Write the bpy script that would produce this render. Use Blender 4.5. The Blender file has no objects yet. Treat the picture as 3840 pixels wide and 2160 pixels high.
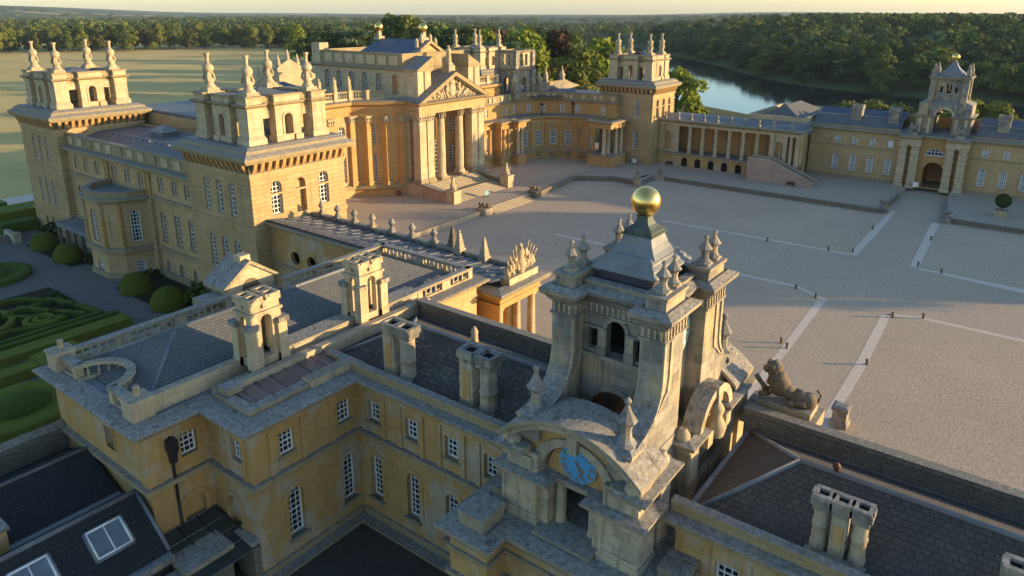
import bpy, bmesh, math, random
import numpy as np
from mathutils import Vector, Matrix
from mathutils.geometry import tessellate_polygon
random.seed(7)
SC = bpy.context.scene
COL = SC.collection
R = math.radians

# ------------------------------------------------------------------ camera, sky, sun, exposure
CAMP = Vector((0.0, 0.0, 40.0))
cam = bpy.data.cameras.new('Camera'); camo = bpy.data.objects.new('Camera', cam); COL.objects.link(camo)
def set_camera(pitch=15.74, ax=36.89, roll=0.18, f=2692.0, cy=797.0):
    p, a, r = R(pitch), R(ax), R(roll)
    h = Vector((math.cos(a), math.sin(a), 0)); rt = Vector((math.sin(a), -math.cos(a), 0)); up = Vector((0, 0, 1))
    fw = h*math.cos(p) - up*math.sin(p); cu = h*math.sin(p) + up*math.cos(p)
    ri = rt*math.cos(r) + cu*math.sin(r); u2 = -rt*math.sin(r) + cu*math.cos(r)
    M = Matrix(((ri.x, u2.x, -fw.x, CAMP.x), (ri.y, u2.y, -fw.y, CAMP.y), (ri.z, u2.z, -fw.z, CAMP.z), (0, 0, 0, 1)))
    camo.matrix_world = M
    cam.sensor_width = 36; cam.sensor_fit = 'HORIZONTAL'; cam.lens = 36*f/3840.0
    cam.shift_y = -(1080-cy)/3840.0
    cam.clip_start = 0.5; cam.clip_end = 40000
set_camera()
SC.camera = camo
SUN_EL = 8.4
SUN_AZ = (0.56, -0.83)            # horizontal direction towards the sun
w = bpy.data.worlds.new('World'); SC.world = w; w.use_nodes = True
nt = w.node_tree; bg = nt.nodes['Background']
sky = nt.nodes.new('ShaderNodeTexSky'); sky.sky_type = 'NISHITA'; sky.sun_disc = False
sky.sun_elevation = R(SUN_EL); sky.sun_rotation = math.atan2(SUN_AZ[0], SUN_AZ[1]); sky.altitude = 100
sky.air_density = 1.0; sky.dust_density = 0.6; sky.ozone_density = 2.4
nt.links.new(sky.outputs[0], bg.inputs[0]); bg.inputs[1].default_value = 0.15
sl = bpy.data.lights.new('sun', 'SUN'); slo = bpy.data.objects.new('sun', sl); COL.objects.link(slo)
sl.energy = 3.8; sl.angle = R(0.5); sl.color = (1.0, 0.71, 0.36)
sd = Vector((SUN_AZ[0]*math.cos(R(SUN_EL)), SUN_AZ[1]*math.cos(R(SUN_EL)), math.sin(R(SUN_EL)))).normalized()
slo.rotation_euler = sd.to_track_quat('Z', 'Y').to_euler(); slo.location = (0, 0, 200)
SC.view_settings.view_transform = 'Standard'; SC.view_settings.look = 'None'
SC.view_settings.exposure = 1.32; SC.view_settings.gamma = 1.0

# ------------------------------------------------------------------ materials
def newmat(name):
    m = bpy.data.materials.new(name); m.use_nodes = True
    return m, m.node_tree, m.node_tree.nodes['Principled BSDF']
class N:
    def __init__(s, nt): s.nt = nt; s.n = nt.nodes; s.l = nt.links
    def new(s, t, **k):
        o = s.n.new(t)
        for a, v in k.items(): setattr(o, a, v)
        return o
    def link(s, a, b): s.l.new(a, b)
    def val(s, sock, v):
        if hasattr(v, 'is_output') or isinstance(v, bpy.types.NodeSocket): s.l.new(v, sock)
        else: sock.default_value = v
    def math(s, op, a, b=0.0, clamp=False):
        o = s.new('ShaderNodeMath', operation=op); o.use_clamp = clamp
        s.val(o.inputs[0], a); s.val(o.inputs[1], b); return o.outputs[0]
    def mix(s, f, a, b, blend='MIX'):
        o = s.new('ShaderNodeMix', data_type='RGBA', blend_type=blend)
        s.val(o.inputs[0], f); s.val(o.inputs[6], c4(a)); s.val(o.inputs[7], c4(b)); return o.outputs[2]
    def noise(s, scale, vec=None, detail=4, rough=0.6):
        o = s.new('ShaderNodeTexNoise'); o.inputs['Scale'].default_value = scale
        o.inputs['Detail'].default_value = detail; o.inputs['Roughness'].default_value = rough
        if vec is not None: s.l.new(vec, o.inputs['Vector'])
        return o.outputs['Fac']
    def rng(s, f, a, b, c=0.0, d=1.0):
        o = s.new('ShaderNodeMapRange'); s.val(o.inputs[0], f)
        for i, v in enumerate((a, b, c, d)): o.inputs[i+1].default_value = v
        return o.outputs[0]
    def pos(s): return s.new('ShaderNodeNewGeometry').outputs['Position']
    def sep(s, v):
        o = s.new('ShaderNodeSeparateXYZ'); s.l.new(v, o.inputs[0]); return o.outputs
    def comb(s, x, y, z=0.0):
        o = s.new('ShaderNodeCombineXYZ')
        for i, v in enumerate((x, y, z)): s.val(o.inputs[i], v)
        return o.outputs[0]
    def up(s): return s.sep(s.new('ShaderNodeNewGeometry').outputs['Normal'])[2]
    def scalev(s, v, x, y, z):
        o = s.new('ShaderNodeVectorMath', operation='MULTIPLY'); s.l.new(v, o.inputs[0]); o.inputs[1].default_value = (x, y, z); return o.outputs[0]
    def bump(s, h, st, dist, bs):
        o = s.new('ShaderNodeBump'); o.inputs['Strength'].default_value = st; o.inputs['Distance'].default_value = dist
        s.l.new(h, o.inputs['Height']); s.l.new(o.outputs[0], bs.inputs['Normal'])
def c4(c):
    if isinstance(c, (tuple, list)) and len(c) == 3: return (c[0], c[1], c[2], 1.0)
    return c
def rough(bs, r, spec=0.3):
    bs.inputs['Roughness'].default_value = r; bs.inputs['Specular IOR Level'].default_value = spec
def m_stone(name, c1, c2, mortar, bw=1.1, bh=0.42, lichen=(0.30, 0.29, 0.26), lam=0.8, stain=0.5, stainc=(0.10, 0.085, 0.06), joint=0.012, moss=0.0, pale=None, pam=0.0):
    m, t, bs = newmat(name); k = N(t); P = k.pos(); x, y, z = k.sep(P)
    uv = k.comb(k.math('ADD', x, y), z)
    br = k.new('ShaderNodeTexBrick'); k.link(uv, br.inputs['Vector'])
    br.inputs['Color1'].default_value = c4(c1); br.inputs['Color2'].default_value = c4(c2); br.inputs['Mortar'].default_value = c4(mortar)
    br.inputs['Scale'].default_value = 1.0; br.inputs['Mortar Size'].default_value = joint; br.inputs['Mortar Smooth'].default_value = 0.3
    br.inputs['Brick Width'].default_value = bw; br.inputs['Row Height'].default_value = bh; br.inputs['Bias'].default_value = -0.1
    nb = k.noise(0.22, P, 5, 0.65); nf = k.noise(2.6, P, 5, 0.7)
    col = k.mix(k.rng(nb, 0.35, 0.7), br.outputs['Color'], k.mix(0.55, br.outputs['Color'], (c2[0]*0.72, c2[1]*0.72, c2[2]*0.75)))
    col = k.mix(k.rng(nf, 0.3, 0.8, 0, 0.35), col, (c1[0]*1.12, c1[1]*1.12, c1[2]*1.15))
    if pale:
        pn = k.noise(0.33, k.scalev(P, 1, 1, 0.7), 5, 0.65)
        col = k.mix(k.rng(pn, 0.5, 0.62, 0, pam), col, pale)
    st = k.noise(1.0, k.scalev(P, 1.6, 1.6, 0.16), 4, 0.7)
    col = k.mix(k.rng(st, 0.52, 0.78, 0, stain), col, stainc)
    u = k.up(); lf = k.math('MULTIPLY', k.rng(u, 0.25, 0.75), k.rng(k.noise(0.9, P, 6, 0.75), 0.25, 0.6, 0.35, 1.0))
    ln = k.noise(3.2, P, 6, 0.8)
    lc = k.mix(k.rng(ln, 0.42, 0.62), (lichen[0]*0.45, lichen[1]*0.45, lichen[2]*0.45), lichen)
    if moss > 0:
        lc = k.mix(k.rng(k.noise(1.2, P, 8, 0.9), 0.53, 0.62, 0, moss*0.85), lc, (0.014, 0.014, 0.010))
    col = k.mix(k.math('MULTIPLY', lf, lam), col, lc)
    k.link(col, bs.inputs['Base Color']); rough(bs, 0.9, 0.15)
    h = k.math('ADD', k.math('MULTIPLY', br.outputs['Fac'], -0.6), k.math('MULTIPLY', nf, 0.6))
    k.bump(h, 0.5, 0.05, bs)
    return m
ST = m_stone('honey stone', (0.51, 0.36, 0.185), (0.44, 0.29, 0.135), (0.27, 0.19, 0.10))
STR = m_stone('rusticated honey stone', (0.48, 0.345, 0.175), (0.39, 0.265, 0.125), (0.15, 0.10, 0.05), bw=2.6, bh=0.62, joint=0.03, stain=0.5)
STO = m_stone('orange stone', (0.52, 0.32, 0.125), (0.46, 0.255, 0.09), (0.29, 0.19, 0.09), stain=0.4)
STP = m_stone('patched honey stone', (0.50, 0.315, 0.12), (0.42, 0.25, 0.085), (0.28, 0.18, 0.08), bw=0.9, bh=0.38, stain=0.35, pale=(0.42, 0.38, 0.31), pam=0.7)
STG = m_stone('weathered grey stone', (0.36, 0.325, 0.265), (0.15, 0.138, 0.118), (0.09, 0.082, 0.07), bw=1.15, bh=0.6, lichen=(0.34, 0.335, 0.325), stain=0.9, lam=0.97, moss=0.9, stainc=(0.055, 0.052, 0.048), pale=(0.50, 0.37, 0.185), pam=0.6)
STL = m_stone('pale dressed stone', (0.56, 0.45, 0.285), (0.43, 0.335, 0.20), (0.28, 0.22, 0.14), stain=0.7, stainc=(0.12, 0.10, 0.075), joint=0.010, bw=1.2, bh=0.55)
STW = m_stone('weathered tower ashlar', (0.52, 0.43, 0.29), (0.27, 0.235, 0.18), (0.17, 0.15, 0.12), stain=0.9, stainc=(0.075, 0.068, 0.058), joint=0.012, bw=1.1, bh=0.6, lichen=(0.34, 0.335, 0.325), lam=0.97, moss=0.9, pale=(0.52, 0.40, 0.21), pam=0.5)
SLB = m_stone('lichened slab', (0.36, 0.30, 0.20), (0.28, 0.23, 0.16), (0.12, 0.10, 0.07), bw=1.4, bh=0.6, lichen=(0.37, 0.36, 0.34), lam=1.0, moss=0.9, stain=0.6)
SLC = m_stone('grey cornice stone', (0.36, 0.285, 0.16), (0.30, 0.23, 0.12), (0.17, 0.13, 0.08), lichen=(0.31, 0.31, 0.30), lam=0.97, moss=0.25, stain=0.55)
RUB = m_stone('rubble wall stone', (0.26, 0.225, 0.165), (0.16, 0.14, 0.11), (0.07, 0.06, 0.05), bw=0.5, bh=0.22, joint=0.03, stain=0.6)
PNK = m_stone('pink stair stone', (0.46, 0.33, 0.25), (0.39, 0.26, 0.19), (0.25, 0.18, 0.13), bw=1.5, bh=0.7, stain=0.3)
CARV = m_stone('carved stone', (0.50, 0.41, 0.26), (0.38, 0.30, 0.19), (0.30, 0.24, 0.15), stain=0.8, lam=0.5, joint=0.0)
DKST = m_stone('dark carved stone', (0.17, 0.135, 0.085), (0.13, 0.10, 0.065), (0.1, 0.08, 0.05), stain=0.7, lam=0.4, joint=0.0)
def m_plain(name, col, r=0.8, spec=0.3, metal=0.0, var=0.25, sc=3.0):
    m, t, bs = newmat(name); k = N(t); n = k.noise(sc, k.pos(), 5, 0.7)
    c = k.mix(k.rng(n, 0.3, 0.75), (col[0]*(1-var), col[1]*(1-var), col[2]*(1-var)), (min(1, col[0]*(1+var)), min(1, col[1]*(1+var)), min(1, col[2]*(1+var))))
    k.link(c, bs.inputs['Base Color']); rough(bs, r, spec); bs.inputs['Metallic'].default_value = metal
    return m
WHITE = m_plain('white window paint', (0.74, 0.74, 0.72), 0.5, 0.4, var=0.06)
GLASS = m_plain('window glass', (0.018, 0.021, 0.028), 0.06, 0.6, var=0.3, sc=0.4)
SKYL = m_plain('skylight glass', (0.10, 0.135, 0.16), 0.12, 0.7, var=0.3, sc=0.6)
DGLASS = m_plain('dark glass roof', (0.03, 0.045, 0.042), 0.15, 0.6, var=0.4, sc=0.8)
GOLD = m_plain('gilded copper', (0.93, 0.62, 0.20), 0.28, 0.5, metal=1.0, var=0.10, sc=6.0)
BLACK = m_plain('dark opening', (0.012, 0.011, 0.010), 0.9, 0.1)
IRON = m_plain('black iron', (0.02, 0.02, 0.022), 0.5, 0.4)
WOOD = m_plain('red brown wood', (0.10, 0.035, 0.025), 0.6, 0.3)
CLOCKB = m_plain('clock blue paint', (0.075, 0.30, 0.52), 0.5, 0.4, var=0.12)
CLOCKG = m_plain('clock dull gilt', (0.32, 0.22, 0.09), 0.45, 0.5, metal=0.3)
CLOCKL = m_plain('pale clock blue', (0.42, 0.60, 0.62), 0.5, 0.4, var=0.1)
TEAL = m_plain('teal board', (0.20, 0.38, 0.40), 0.5, 0.4)
POST = m_plain('white sign', (0.75, 0.75, 0.74), 0.5, 0.4, var=0.05)
REDP = m_plain('red paint', (0.20, 0.02, 0.02), 0.5, 0.4)
def m_lead(name, col, axis, pitch=0.7, patina=(0.30, 0.31, 0.30), pam=0.5):
    m, t, bs = newmat(name); k = N(t); P = k.pos(); xyz = k.sep(P)
    n = k.noise(1.3, P, 6, 0.75); n2 = k.noise(0.35, P, 4, 0.6)
    c = k.mix(k.rng(n2, 0.35, 0.7), col, (col[0]*1.5, col[1]*1.5, col[2]*1.5))
    c = k.mix(k.rng(n, 0.5, 0.72, 0, pam), c, patina)
    if axis is not None:
        f = k.math('FRACT', k.math('DIVIDE', xyz[axis], pitch))
        s = k.math('LESS_THAN', f, 0.10)
        c = k.mix(k.math('MULTIPLY', s, 0.6), c, (col[0]*2.0, col[1]*2.0, col[2]*2.0))
        k.bump(s, 0.6, 0.05, bs)
    k.link(c, bs.inputs['Base Color']); rough(bs, 0.55, 0.35)
    return m
LEAD = m_lead('weathered lead', (0.115, 0.125, 0.14), None)
LEADX = m_lead('lead roof seams across', (0.085, 0.09, 0.10), 0, 0.75)
LEADY = m_lead('lead roof seams along', (0.085, 0.09, 0.10), 1, 0.75)
LEADB = m_lead('blue grey lead roof', (0.055, 0.075, 0.11), 1, 0.9, (0.14, 0.16, 0.19), 0.6)
LEADP = m_lead('brown lead sheet', (0.135, 0.095, 0.085), 0, 1.45, (0.20, 0.16, 0.14), 0.5)
LEADG = m_lead('streaked cupola lead', (0.16, 0.165, 0.165), None, 1, (0.33, 0.34, 0.33), 0.75)
LEADD = m_lead('dark cupola lead', (0.050, 0.045, 0.058), None, 1, (0.08, 0.07, 0.08), 0.4)
COPG = m_lead('dark bronze patina', (0.060, 0.072, 0.062), None, 1, (0.18, 0.20, 0.17), 0.6)
def m_slate(name, ax, c1, c2, mort, bw=0.42, bh=0.36, spots=(0.20, 0.20, 0.13), sam=0.6, lo=0.55):
    m, t, bs = newmat(name); k = N(t); P = k.pos(); xyz = k.sep(P)
    uv = k.comb(xyz[ax], xyz[1-ax])
    br = k.new('ShaderNodeTexBrick'); k.link(uv, br.inputs['Vector'])
    br.inputs['Color1'].default_value = c4(c1); br.inputs['Color2'].default_value = c4(c2); br.inputs['Mortar'].default_value = c4(mort)
    br.inputs['Scale'].default_value = 1; br.inputs['Mortar Size'].default_value = 0.022; br.inputs['Brick Width'].default_value = bw; br.inputs['Row Height'].default_value = bh
    n = k.noise(0.5, P, 5, 0.7); n2 = k.noise(2.8, P, 6, 0.8)
    c = k.mix(k.rng(n, 0.35, 0.65), br.outputs['Color'], k.mix(0.5, br.outputs['Color'], c2))
    sp = k.math('MULTIPLY', k.rng(n2, lo, lo+0.09), k.rng(k.noise(0.16, P, 3, 0.6), 0.42, 0.62))
    c = k.mix(k.math('MULTIPLY', sp, sam), c, spots)
    k.link(c, bs.inputs['Base Color']); rough(bs, 0.8, 0.25)
    k.bump(k.math('MULTIPLY', br.outputs['Fac'], -1.0), 0.8, 0.04, bs)
    return m
SLY = m_slate('stone slate roof', 1, (0.10, 0.086, 0.072), (0.060, 0.053, 0.047), (0.016, 0.015, 0.014), spots=(0.21, 0.21, 0.16), sam=0.8, lo=0.5)
SLX = m_slate('blue slate roof', 0, (0.155, 0.155, 0.15), (0.115, 0.12, 0.125), (0.06, 0.06, 0.063), bw=0.4, bh=0.3, spots=(0.20, 0.19, 0.13), sam=0.35)
SLD = m_slate('dark slate roof', 0, (0.030, 0.033, 0.036), (0.020, 0.022, 0.026), (0.010, 0.011, 0.012), bw=0.35, bh=0.26, spots=(0.07, 0.08, 0.07), sam=0.4)
SLN = m_slate('brown slate roof', 1, (0.098, 0.082, 0.070), (0.068, 0.060, 0.053), (0.026, 0.023, 0.021), bw=0.45, bh=0.34, spots=(0.13, 0.13, 0.10), sam=0.5)
def m_gravel(name, c1, c2, c3, stretch=(1, 1, 1)):
    m, t, bs = newmat(name); k = N(t); P = k.pos()
    n = k.noise(0.07, P, 6, 0.65); n2 = k.noise(3.2, k.scalev(P, *stretch), 5, 0.85); n3 = k.noise(0.6, P, 5, 0.7)
    c = k.mix(k.rng(n, 0.35, 0.68), c1, c2)
    c = k.mix(k.rng(n3, 0.35, 0.7, 0, 0.4), c, c3)
    c = k.mix(k.rng(n2, 0.40, 0.62, 0, 0.7), c, (c2[0]*0.5, c2[1]*0.55, c2[2]*0.55))
    k.link(c, bs.inputs['Base Color']); rough(bs, 0.95, 0.1); k.bump(n2, 0.6, 0.05, bs)
    return m
GRAV = m_gravel('court gravel', (0.60, 0.455, 0.32), (0.49, 0.37, 0.265), (0.64, 0.49, 0.355), (0.5, 1.4, 1))
PATHM = m_gravel('smooth court path', (0.56, 0.43, 0.315), (0.49, 0.375, 0.275), (0.61, 0.475, 0.35))
TERM = m_gravel('terrace gravel', (0.48, 0.385, 0.29), (0.42, 0.335, 0.26), (0.53, 0.43, 0.33))
KERBM = m_plain('pale paving stone', (0.62, 0.52, 0.42), 0.9, 0.1, var=0.15, sc=2)
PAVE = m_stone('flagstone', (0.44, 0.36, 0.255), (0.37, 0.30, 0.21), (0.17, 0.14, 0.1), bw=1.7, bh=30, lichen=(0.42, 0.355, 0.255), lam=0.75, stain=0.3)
DKP = m_gravel('courtyard asphalt', (0.075, 0.068, 0.060), (0.055, 0.052, 0.047), (0.10, 0.09, 0.075))
GPATH = m_gravel('garden path gravel', (0.185, 0.16, 0.15), (0.155, 0.137, 0.13), (0.21, 0.185, 0.17))
SOIL = m_gravel('dark bed soil', (0.035, 0.035, 0.022), (0.025, 0.028, 0.016), (0.05, 0.055, 0.02))
def m_green(name, c1, c2, sc=6.0, c3=None):
    m, t, bs = newmat(name); k = N(t); P = k.pos(); n = k.noise(sc, P, 6, 0.85); n2 = k.noise(sc*0.12, P, 4, 0.6)
    c = k.mix(k.rng(n, 0.35, 0.65), c1, c2)
    c = k.mix(k.rng(n2, 0.4, 0.7, 0, 0.5), c, c3 or c2)
    k.link(c, bs.inputs['Base Color']); rough(bs, 0.9, 0.1); k.bump(n, 1.0, 0.12, bs)
    return m
BOX = m_green('clipped box hedge', (0.035, 0.055, 0.012), (0.105, 0.135, 0.022), 7.0)
BOXL = m_green('sun bleached box hedge', (0.075, 0.095, 0.014), (0.185, 0.20, 0.030), 7.0)
YEW = m_green('clipped yew', (0.050, 0.068, 0.010), (0.140, 0.155, 0.020), 9.0)
SHRB = m_green('dark shrub', (0.014, 0.026, 0.008), (0.045, 0.062, 0.016), 5.0)
def m_leaf(name):
    m, t, bs = newmat(name); k = N(t)
    a = k.new('ShaderNodeAttribute', attribute_name='tint'); g = k.new('ShaderNodeNewGeometry')
    oi = k.new('ShaderNodeObjectInfo')
    oc = oi.outputs['Color']
    r = g.outputs['Random Per Island']
    c = k.mix(0.999, a.outputs['Color'], k.mix(1.0, a.outputs['Color'], oc, 'MULTIPLY'))
    c = k.mix(k.rng(r, 0, 1, 0, 0.65), c, k.mix(1.0, c, (1.7, 1.55, 1.25), 'MULTIPLY'))
    k.link(c, bs.inputs['Base Color']); rough(bs, 0.75, 0.15)
    tr = k.new('ShaderNodeBsdfTranslucent'); k.link(c, tr.inputs[0])
    mx = k.new('ShaderNodeMixShader'); mx.inputs[0].default_value = 0.22
    k.link(bs.outputs[0], mx.inputs[1]); k.link(tr.outputs[0], mx.inputs[2])
    k.link(mx.outputs[0], t.nodes['Material Output'].inputs[0])
    return m
LEAF = m_leaf('tree leaves')
BARK = m_plain('bark', (0.07, 0.055, 0.04), 0.9, 0.1)
def m_ground():
    m, t, bs = newmat('parkland grass'); k = N(t); P = k.pos(); x, y, z = k.sep(P)
    n = k.noise(0.012, P, 6, 0.6); n2 = k.noise(0.9, P, 6, 0.8); n3 = k.noise(0.05, k.scalev(P, 1, 0.3, 1), 4, 0.6)
    dry = k.mix(k.rng(n, 0.35, 0.65), (0.66, 0.48, 0.19), (0.56, 0.41, 0.155))
    dry = k.mix(k.rng(n3, 0.45, 0.7, 0, 0.6), dry, (0.40, 0.32, 0.11))
    dry = k.mix(k.rng(n2, 0.4, 0.7, 0, 0.3), dry, (0.27, 0.21, 0.08))
    grn = k.mix(k.rng(n2, 0.35, 0.7), (0.045, 0.058, 0.018), (0.10, 0.105, 0.035))
    # the south lawn is parched; park and woodland floor stay green; far fields vary
    d = k.math('SQRT', k.math('ADD', k.math('MULTIPLY', x, x), k.math('MULTIPLY', y, y)))
    lawn = k.math('MULTIPLY', k.rng(y, 168, 182), k.rng(k.math('SUBTRACT', k.math('MULTIPLY', y, 0.86), x), 0, 30))
    c = k.mix(lawn, grn, dry)
    f = k.noise(0.0016, P, 3, 0.5); ff = k.noise(0.004, P, 2, 0.5)
    fld = k.mix(k.rng(f, 0.58, 0.62), (0.045, 0.065, 0.022), (0.34, 0.27, 0.13))
    fld = k.mix(k.rng(ff, 0.55, 0.57), fld, (0.035, 0.05, 0.016))
    c = k.mix(k.rng(d, 1500, 2200), c, fld)
    k.link(c, bs.inputs['Base Color']); rough(bs, 0.95, 0.1)
    return m
GROUND = m_ground()
def m_water():
    m, t, bs = newmat('lake water'); k = N(t); P = k.pos()
    bs.inputs['Base Color'].default_value = (0.012, 0.018, 0.022, 1); rough(bs, 0.06, 0.55)
    k.bump(k.noise(0.6, P, 3, 0.6), 0.05, 0.3, bs)
    return m
WATER = m_water()

# ------------------------------------------------------------------ scene-graph helpers
ORG = {}
def tag(o, label=None, cat=None, group=None, kind=None):
    for a, v in (('label', label), ('category', cat), ('group', group), ('kind', kind)):
        if v: o[a] = v
    return o
def thing(name, label, cat, loc=(0, 0, 0), group=None):
    o = bpy.data.objects.new(name, None); COL.objects.link(o); o.location = loc
    o.empty_display_size = 0.5; ORG[o] = Vector(loc)
    return tag(o, label, cat, group)
def org(o): return ORG.get(o, Vector((0, 0, 0)))
def link(name, me, parent=None, loc=None):
    o = bpy.data.objects.new(name, me); COL.objects.link(o)
    if parent is not None: o.parent = parent; ORG[o] = org(parent)
    if loc is not None: o.location = Vector(loc) - (org(parent) if parent is not None else Vector((0, 0, 0)))
    return o
class MB:
    """collects faces; build() makes ONE mesh object"""
    def __init__(s): s.v = []; s.f = []; s.m = []; s.mats = []; s.sm = []
    def mi(s, m):
        if m not in s.mats: s.mats.append(m)
        return s.mats.index(m)
    def add(s, vs, fs, m, smooth=False):
        o = len(s.v); i = s.mi(m); s.v += [tuple(v) for v in vs]
        for f in fs: s.f.append(tuple(q+o for q in f)); s.m.append(i); s.sm.append(smooth)
    def box(s, x0, x1, y0, y1, z0, z1, m):
        if x0 > x1: x0, x1 = x1, x0
        if y0 > y1: y0, y1 = y1, y0
        vs = [(x0, y0, z0), (x1, y0, z0), (x1, y1, z0), (x0, y1, z0), (x0, y0, z1), (x1, y0, z1), (x1, y1, z1), (x0, y1, z1)]
        s.add(vs, [(0, 3, 2, 1), (4, 5, 6, 7), (0, 1, 5, 4), (1, 2, 6, 5), (2, 3, 7, 6), (3, 0, 4, 7)], m)
    def frus(s, x0, x1, y0, y1, z0, X0, X1, Y0, Y1, z1, m):
        vs = [(x0, y0, z0), (x1, y0, z0), (x1, y1, z0), (x0, y1, z0), (X0, Y0, z1), (X1, Y0, z1), (X1, Y1, z1), (X0, Y1, z1)]
        s.add(vs, [(0, 3, 2, 1), (4, 5, 6, 7), (0, 1, 5, 4), (1, 2, 6, 5), (2, 3, 7, 6), (3, 0, 4, 7)], m)
    def prism(s, poly, axis, a, b, m, smooth=False):
        """poly: 2-D outline; extruded along axis from a to b. axis 'z': (x,y); 'y': (x,z); 'x': (y,z)"""
        n = len(poly)
        def p3(p, t): return (p[0], p[1], t) if axis == 'z' else (p[0], t, p[1]) if axis == 'y' else (t, p[0], p[1])
        vs = [p3(p, a) for p in poly] + [p3(p, b) for p in poly]
        tri = tessellate_polygon([[Vector((p[0], p[1], 0)) for p in poly]])
        fs = [tuple(q) for q in tri] + [tuple(i+n for i in reversed(q)) for q in tri]
        s.add(vs, fs, m); s.add(vs, [(i, (i+1) % n, (i+1) % n+n, i+n) for i in range(n)], m, smooth)
    def lathe(s, cx, cy, prof, m, n=12, smooth=True, rot=0.0, sx=1.0, sy=1.0):
        vs = []; fs = []
        for r, z in prof:
            for i in range(n):
                a = 2*math.pi*i/n+rot; vs.append((cx+r*sx*math.cos(a), cy+r*sy*math.sin(a), z))
        for j in range(len(prof)-1):
            for i in range(n):
                k = (i+1) % n; fs.append((j*n+i, j*n+k, (j+1)*n+k, (j+1)*n+i))
        s.add(vs, fs, m, smooth)
        s.add(vs[:n], [tuple(reversed(range(n)))], m); s.add(vs[-n:], [tuple(range(n))], m)
    def sq(s, cx, cy, prof, m): s.lathe(cx, cy, [(r*1.41421, z) for r, z in prof], m, 4, False, math.pi/4)
    def sphere(s, c, r, m, n=20, sz=1.0):
        s.lathe(c[0], c[1], [(max(1e-3, r*math.sin(math.pi*i/(n//2))), c[2]-r*sz*math.cos(math.pi*i/(n//2))) for i in range(n//2+1)], m, n)
    def tube(s, pts, r, m, n=6):
        for a, b in zip(pts[:-1], pts[1:]):
            a = Vector(a); b = Vector(b); d = (b-a); q = d.to_track_quat('Z', 'Y')
            ra, rb = (r, r) if not isinstance(r, tuple) else r
            vs = [a+q @ Vector((ra*math.cos(2*math.pi*i/n), ra*math.sin(2*math.pi*i/n), 0)) for i in range(n)] + [b+q @ Vector((rb*math.cos(2*math.pi*i/n), rb*math.sin(2*math.pi*i/n), 0)) for i in range(n)]
            s.add(vs, [(i, (i+1) % n, (i+1) % n+n, i+n) for i in range(n)]+[tuple(reversed(range(n))), tuple(range(n, 2*n))], m, True)
    def sweep(s, path, prof, m, closed=True):
        """sweep a closed profile [(out, z)] along a plan path; outward is right of travel"""
        P = [Vector((p[0], p[1])) for p in path]; n = len(P); secs = []
        for i in range(n):
            if closed: d0 = (P[i]-P[i-1]).normalized(); d1 = (P[(i+1) % n]-P[i]).normalized()
            else:
                d0 = (P[i]-P[i-1]).normalized() if i > 0 else None; d1 = (P[i+1]-P[i]).normalized() if i < n-1 else None
                d0 = d0 or d1; d1 = d1 or d0
            n0 = Vector((d0.y, -d0.x)); n1 = Vector((d1.y, -d1.x)); mt = (n0+n1)
            mt = mt/max(0.3, (1+n0.dot(n1)))
            secs.append([(P[i].x+mt.x*o, P[i].y+mt.y*o, z) for o, z in prof])
        k = len(prof); vs = [v for q in secs for v in q]; fs = []
        for i in range(n if closed else n-1):
            j = (i+1) % n
            for a in range(k):
                b = (a+1) % k; fs.append((i*k+a, j*k+a, j*k+b, i*k+b))
        if not closed: fs += [tuple(range(k)), tuple(reversed(range((n-1)*k, n*k)))]
        s.add(vs, fs, m)
    def quad(s, a, b, c, d, m): s.add([a, b, c, d], [(0, 1, 2, 3)], m)
    def tri(s, a, b, c, m): s.add([a, b, c], [(0, 1, 2)], m)
    def hip(s, x0, x1, y0, y1, z0, zr, m, along='x', h0=None, h1=None, m2=None, thick=0.25):
        """hipped roof; h0/h1 = run of the hip at the low/high end (0 gives a gable)"""
        m2 = m2 or m
        if along == 'x':
            ym = (y0+y1)/2; h0 = (y1-y0)/2 if h0 is None else h0; h1 = (y1-y0)/2 if h1 is None else h1
            a, b = (x0+h0, ym, zr), (x1-h1, ym, zr)
        else:
            xm = (x0+x1)/2; h0 = (x1-x0)/2 if h0 is None else h0; h1 = (x1-x0)/2 if h1 is None else h1
            a, b = (xm, y0+h0, zr), (xm, y1-h1, zr)
        A, B, C, D = (x0, y0, z0), (x1, y0, z0), (x1, y1, z0), (x0, y1, z0)
        if along == 'x': s.quad(A, B, b, a, m); s.quad(C, D, a, b, m); s.tri(D, A, a, m2); s.tri(B, C, b, m2)
        else: s.quad(B, C, b, a, m); s.quad(D, A, a, b, m); s.tri(A, B, a, m2); s.tri(C, D, b, m2)
        s.quad(A, D, C, B, m)
        return a, b
    def build(s, name, parent=None, weld=False):
        me = bpy.data.meshes.new(name); o0 = org(parent) if parent is not None else Vector((0, 0, 0))
        vs = [(v[0]-o0.x, v[1]-o0.y, v[2]-o0.z) for v in s.v] if o0.length else s.v
        me.from_pydata(vs, [], s.f)
        for m in s.mats: me.materials.append(m)
        me.polygons.foreach_set('material_index', s.m); me.polygons.foreach_set('use_smooth', s.sm)
        bm = bmesh.new(); bm.from_mesh(me); bmesh.ops.recalc_face_normals(bm, faces=bm.faces); bm.to_mesh(me); bm.free()
        me.update()
        return link(name, me, parent)
def arch_outline(w, h, kind, n=10):
    if kind == 'r': return [(-w/2, 0), (w/2, 0), (w/2, h), (-w/2, h)]
    if kind == 'o': return [(w/2*math.cos(2*math.pi*i/20), w/2+w/2*math.sin(2*math.pi*i/20)) for i in range(20)]
    if kind == 's':     # segmental half round (lunette)
        return [(w/2*math.cos(math.pi*i/n), h*math.sin(math.pi*i/n)) for i in range(n+1)]
    r = w/2
    return [(-r, 0), (r, 0)] + [(r*math.cos(math.pi*i/n), h-r+r*math.sin(math.pi*i/n)) for i in range(n+1)]
WM = {}
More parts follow.
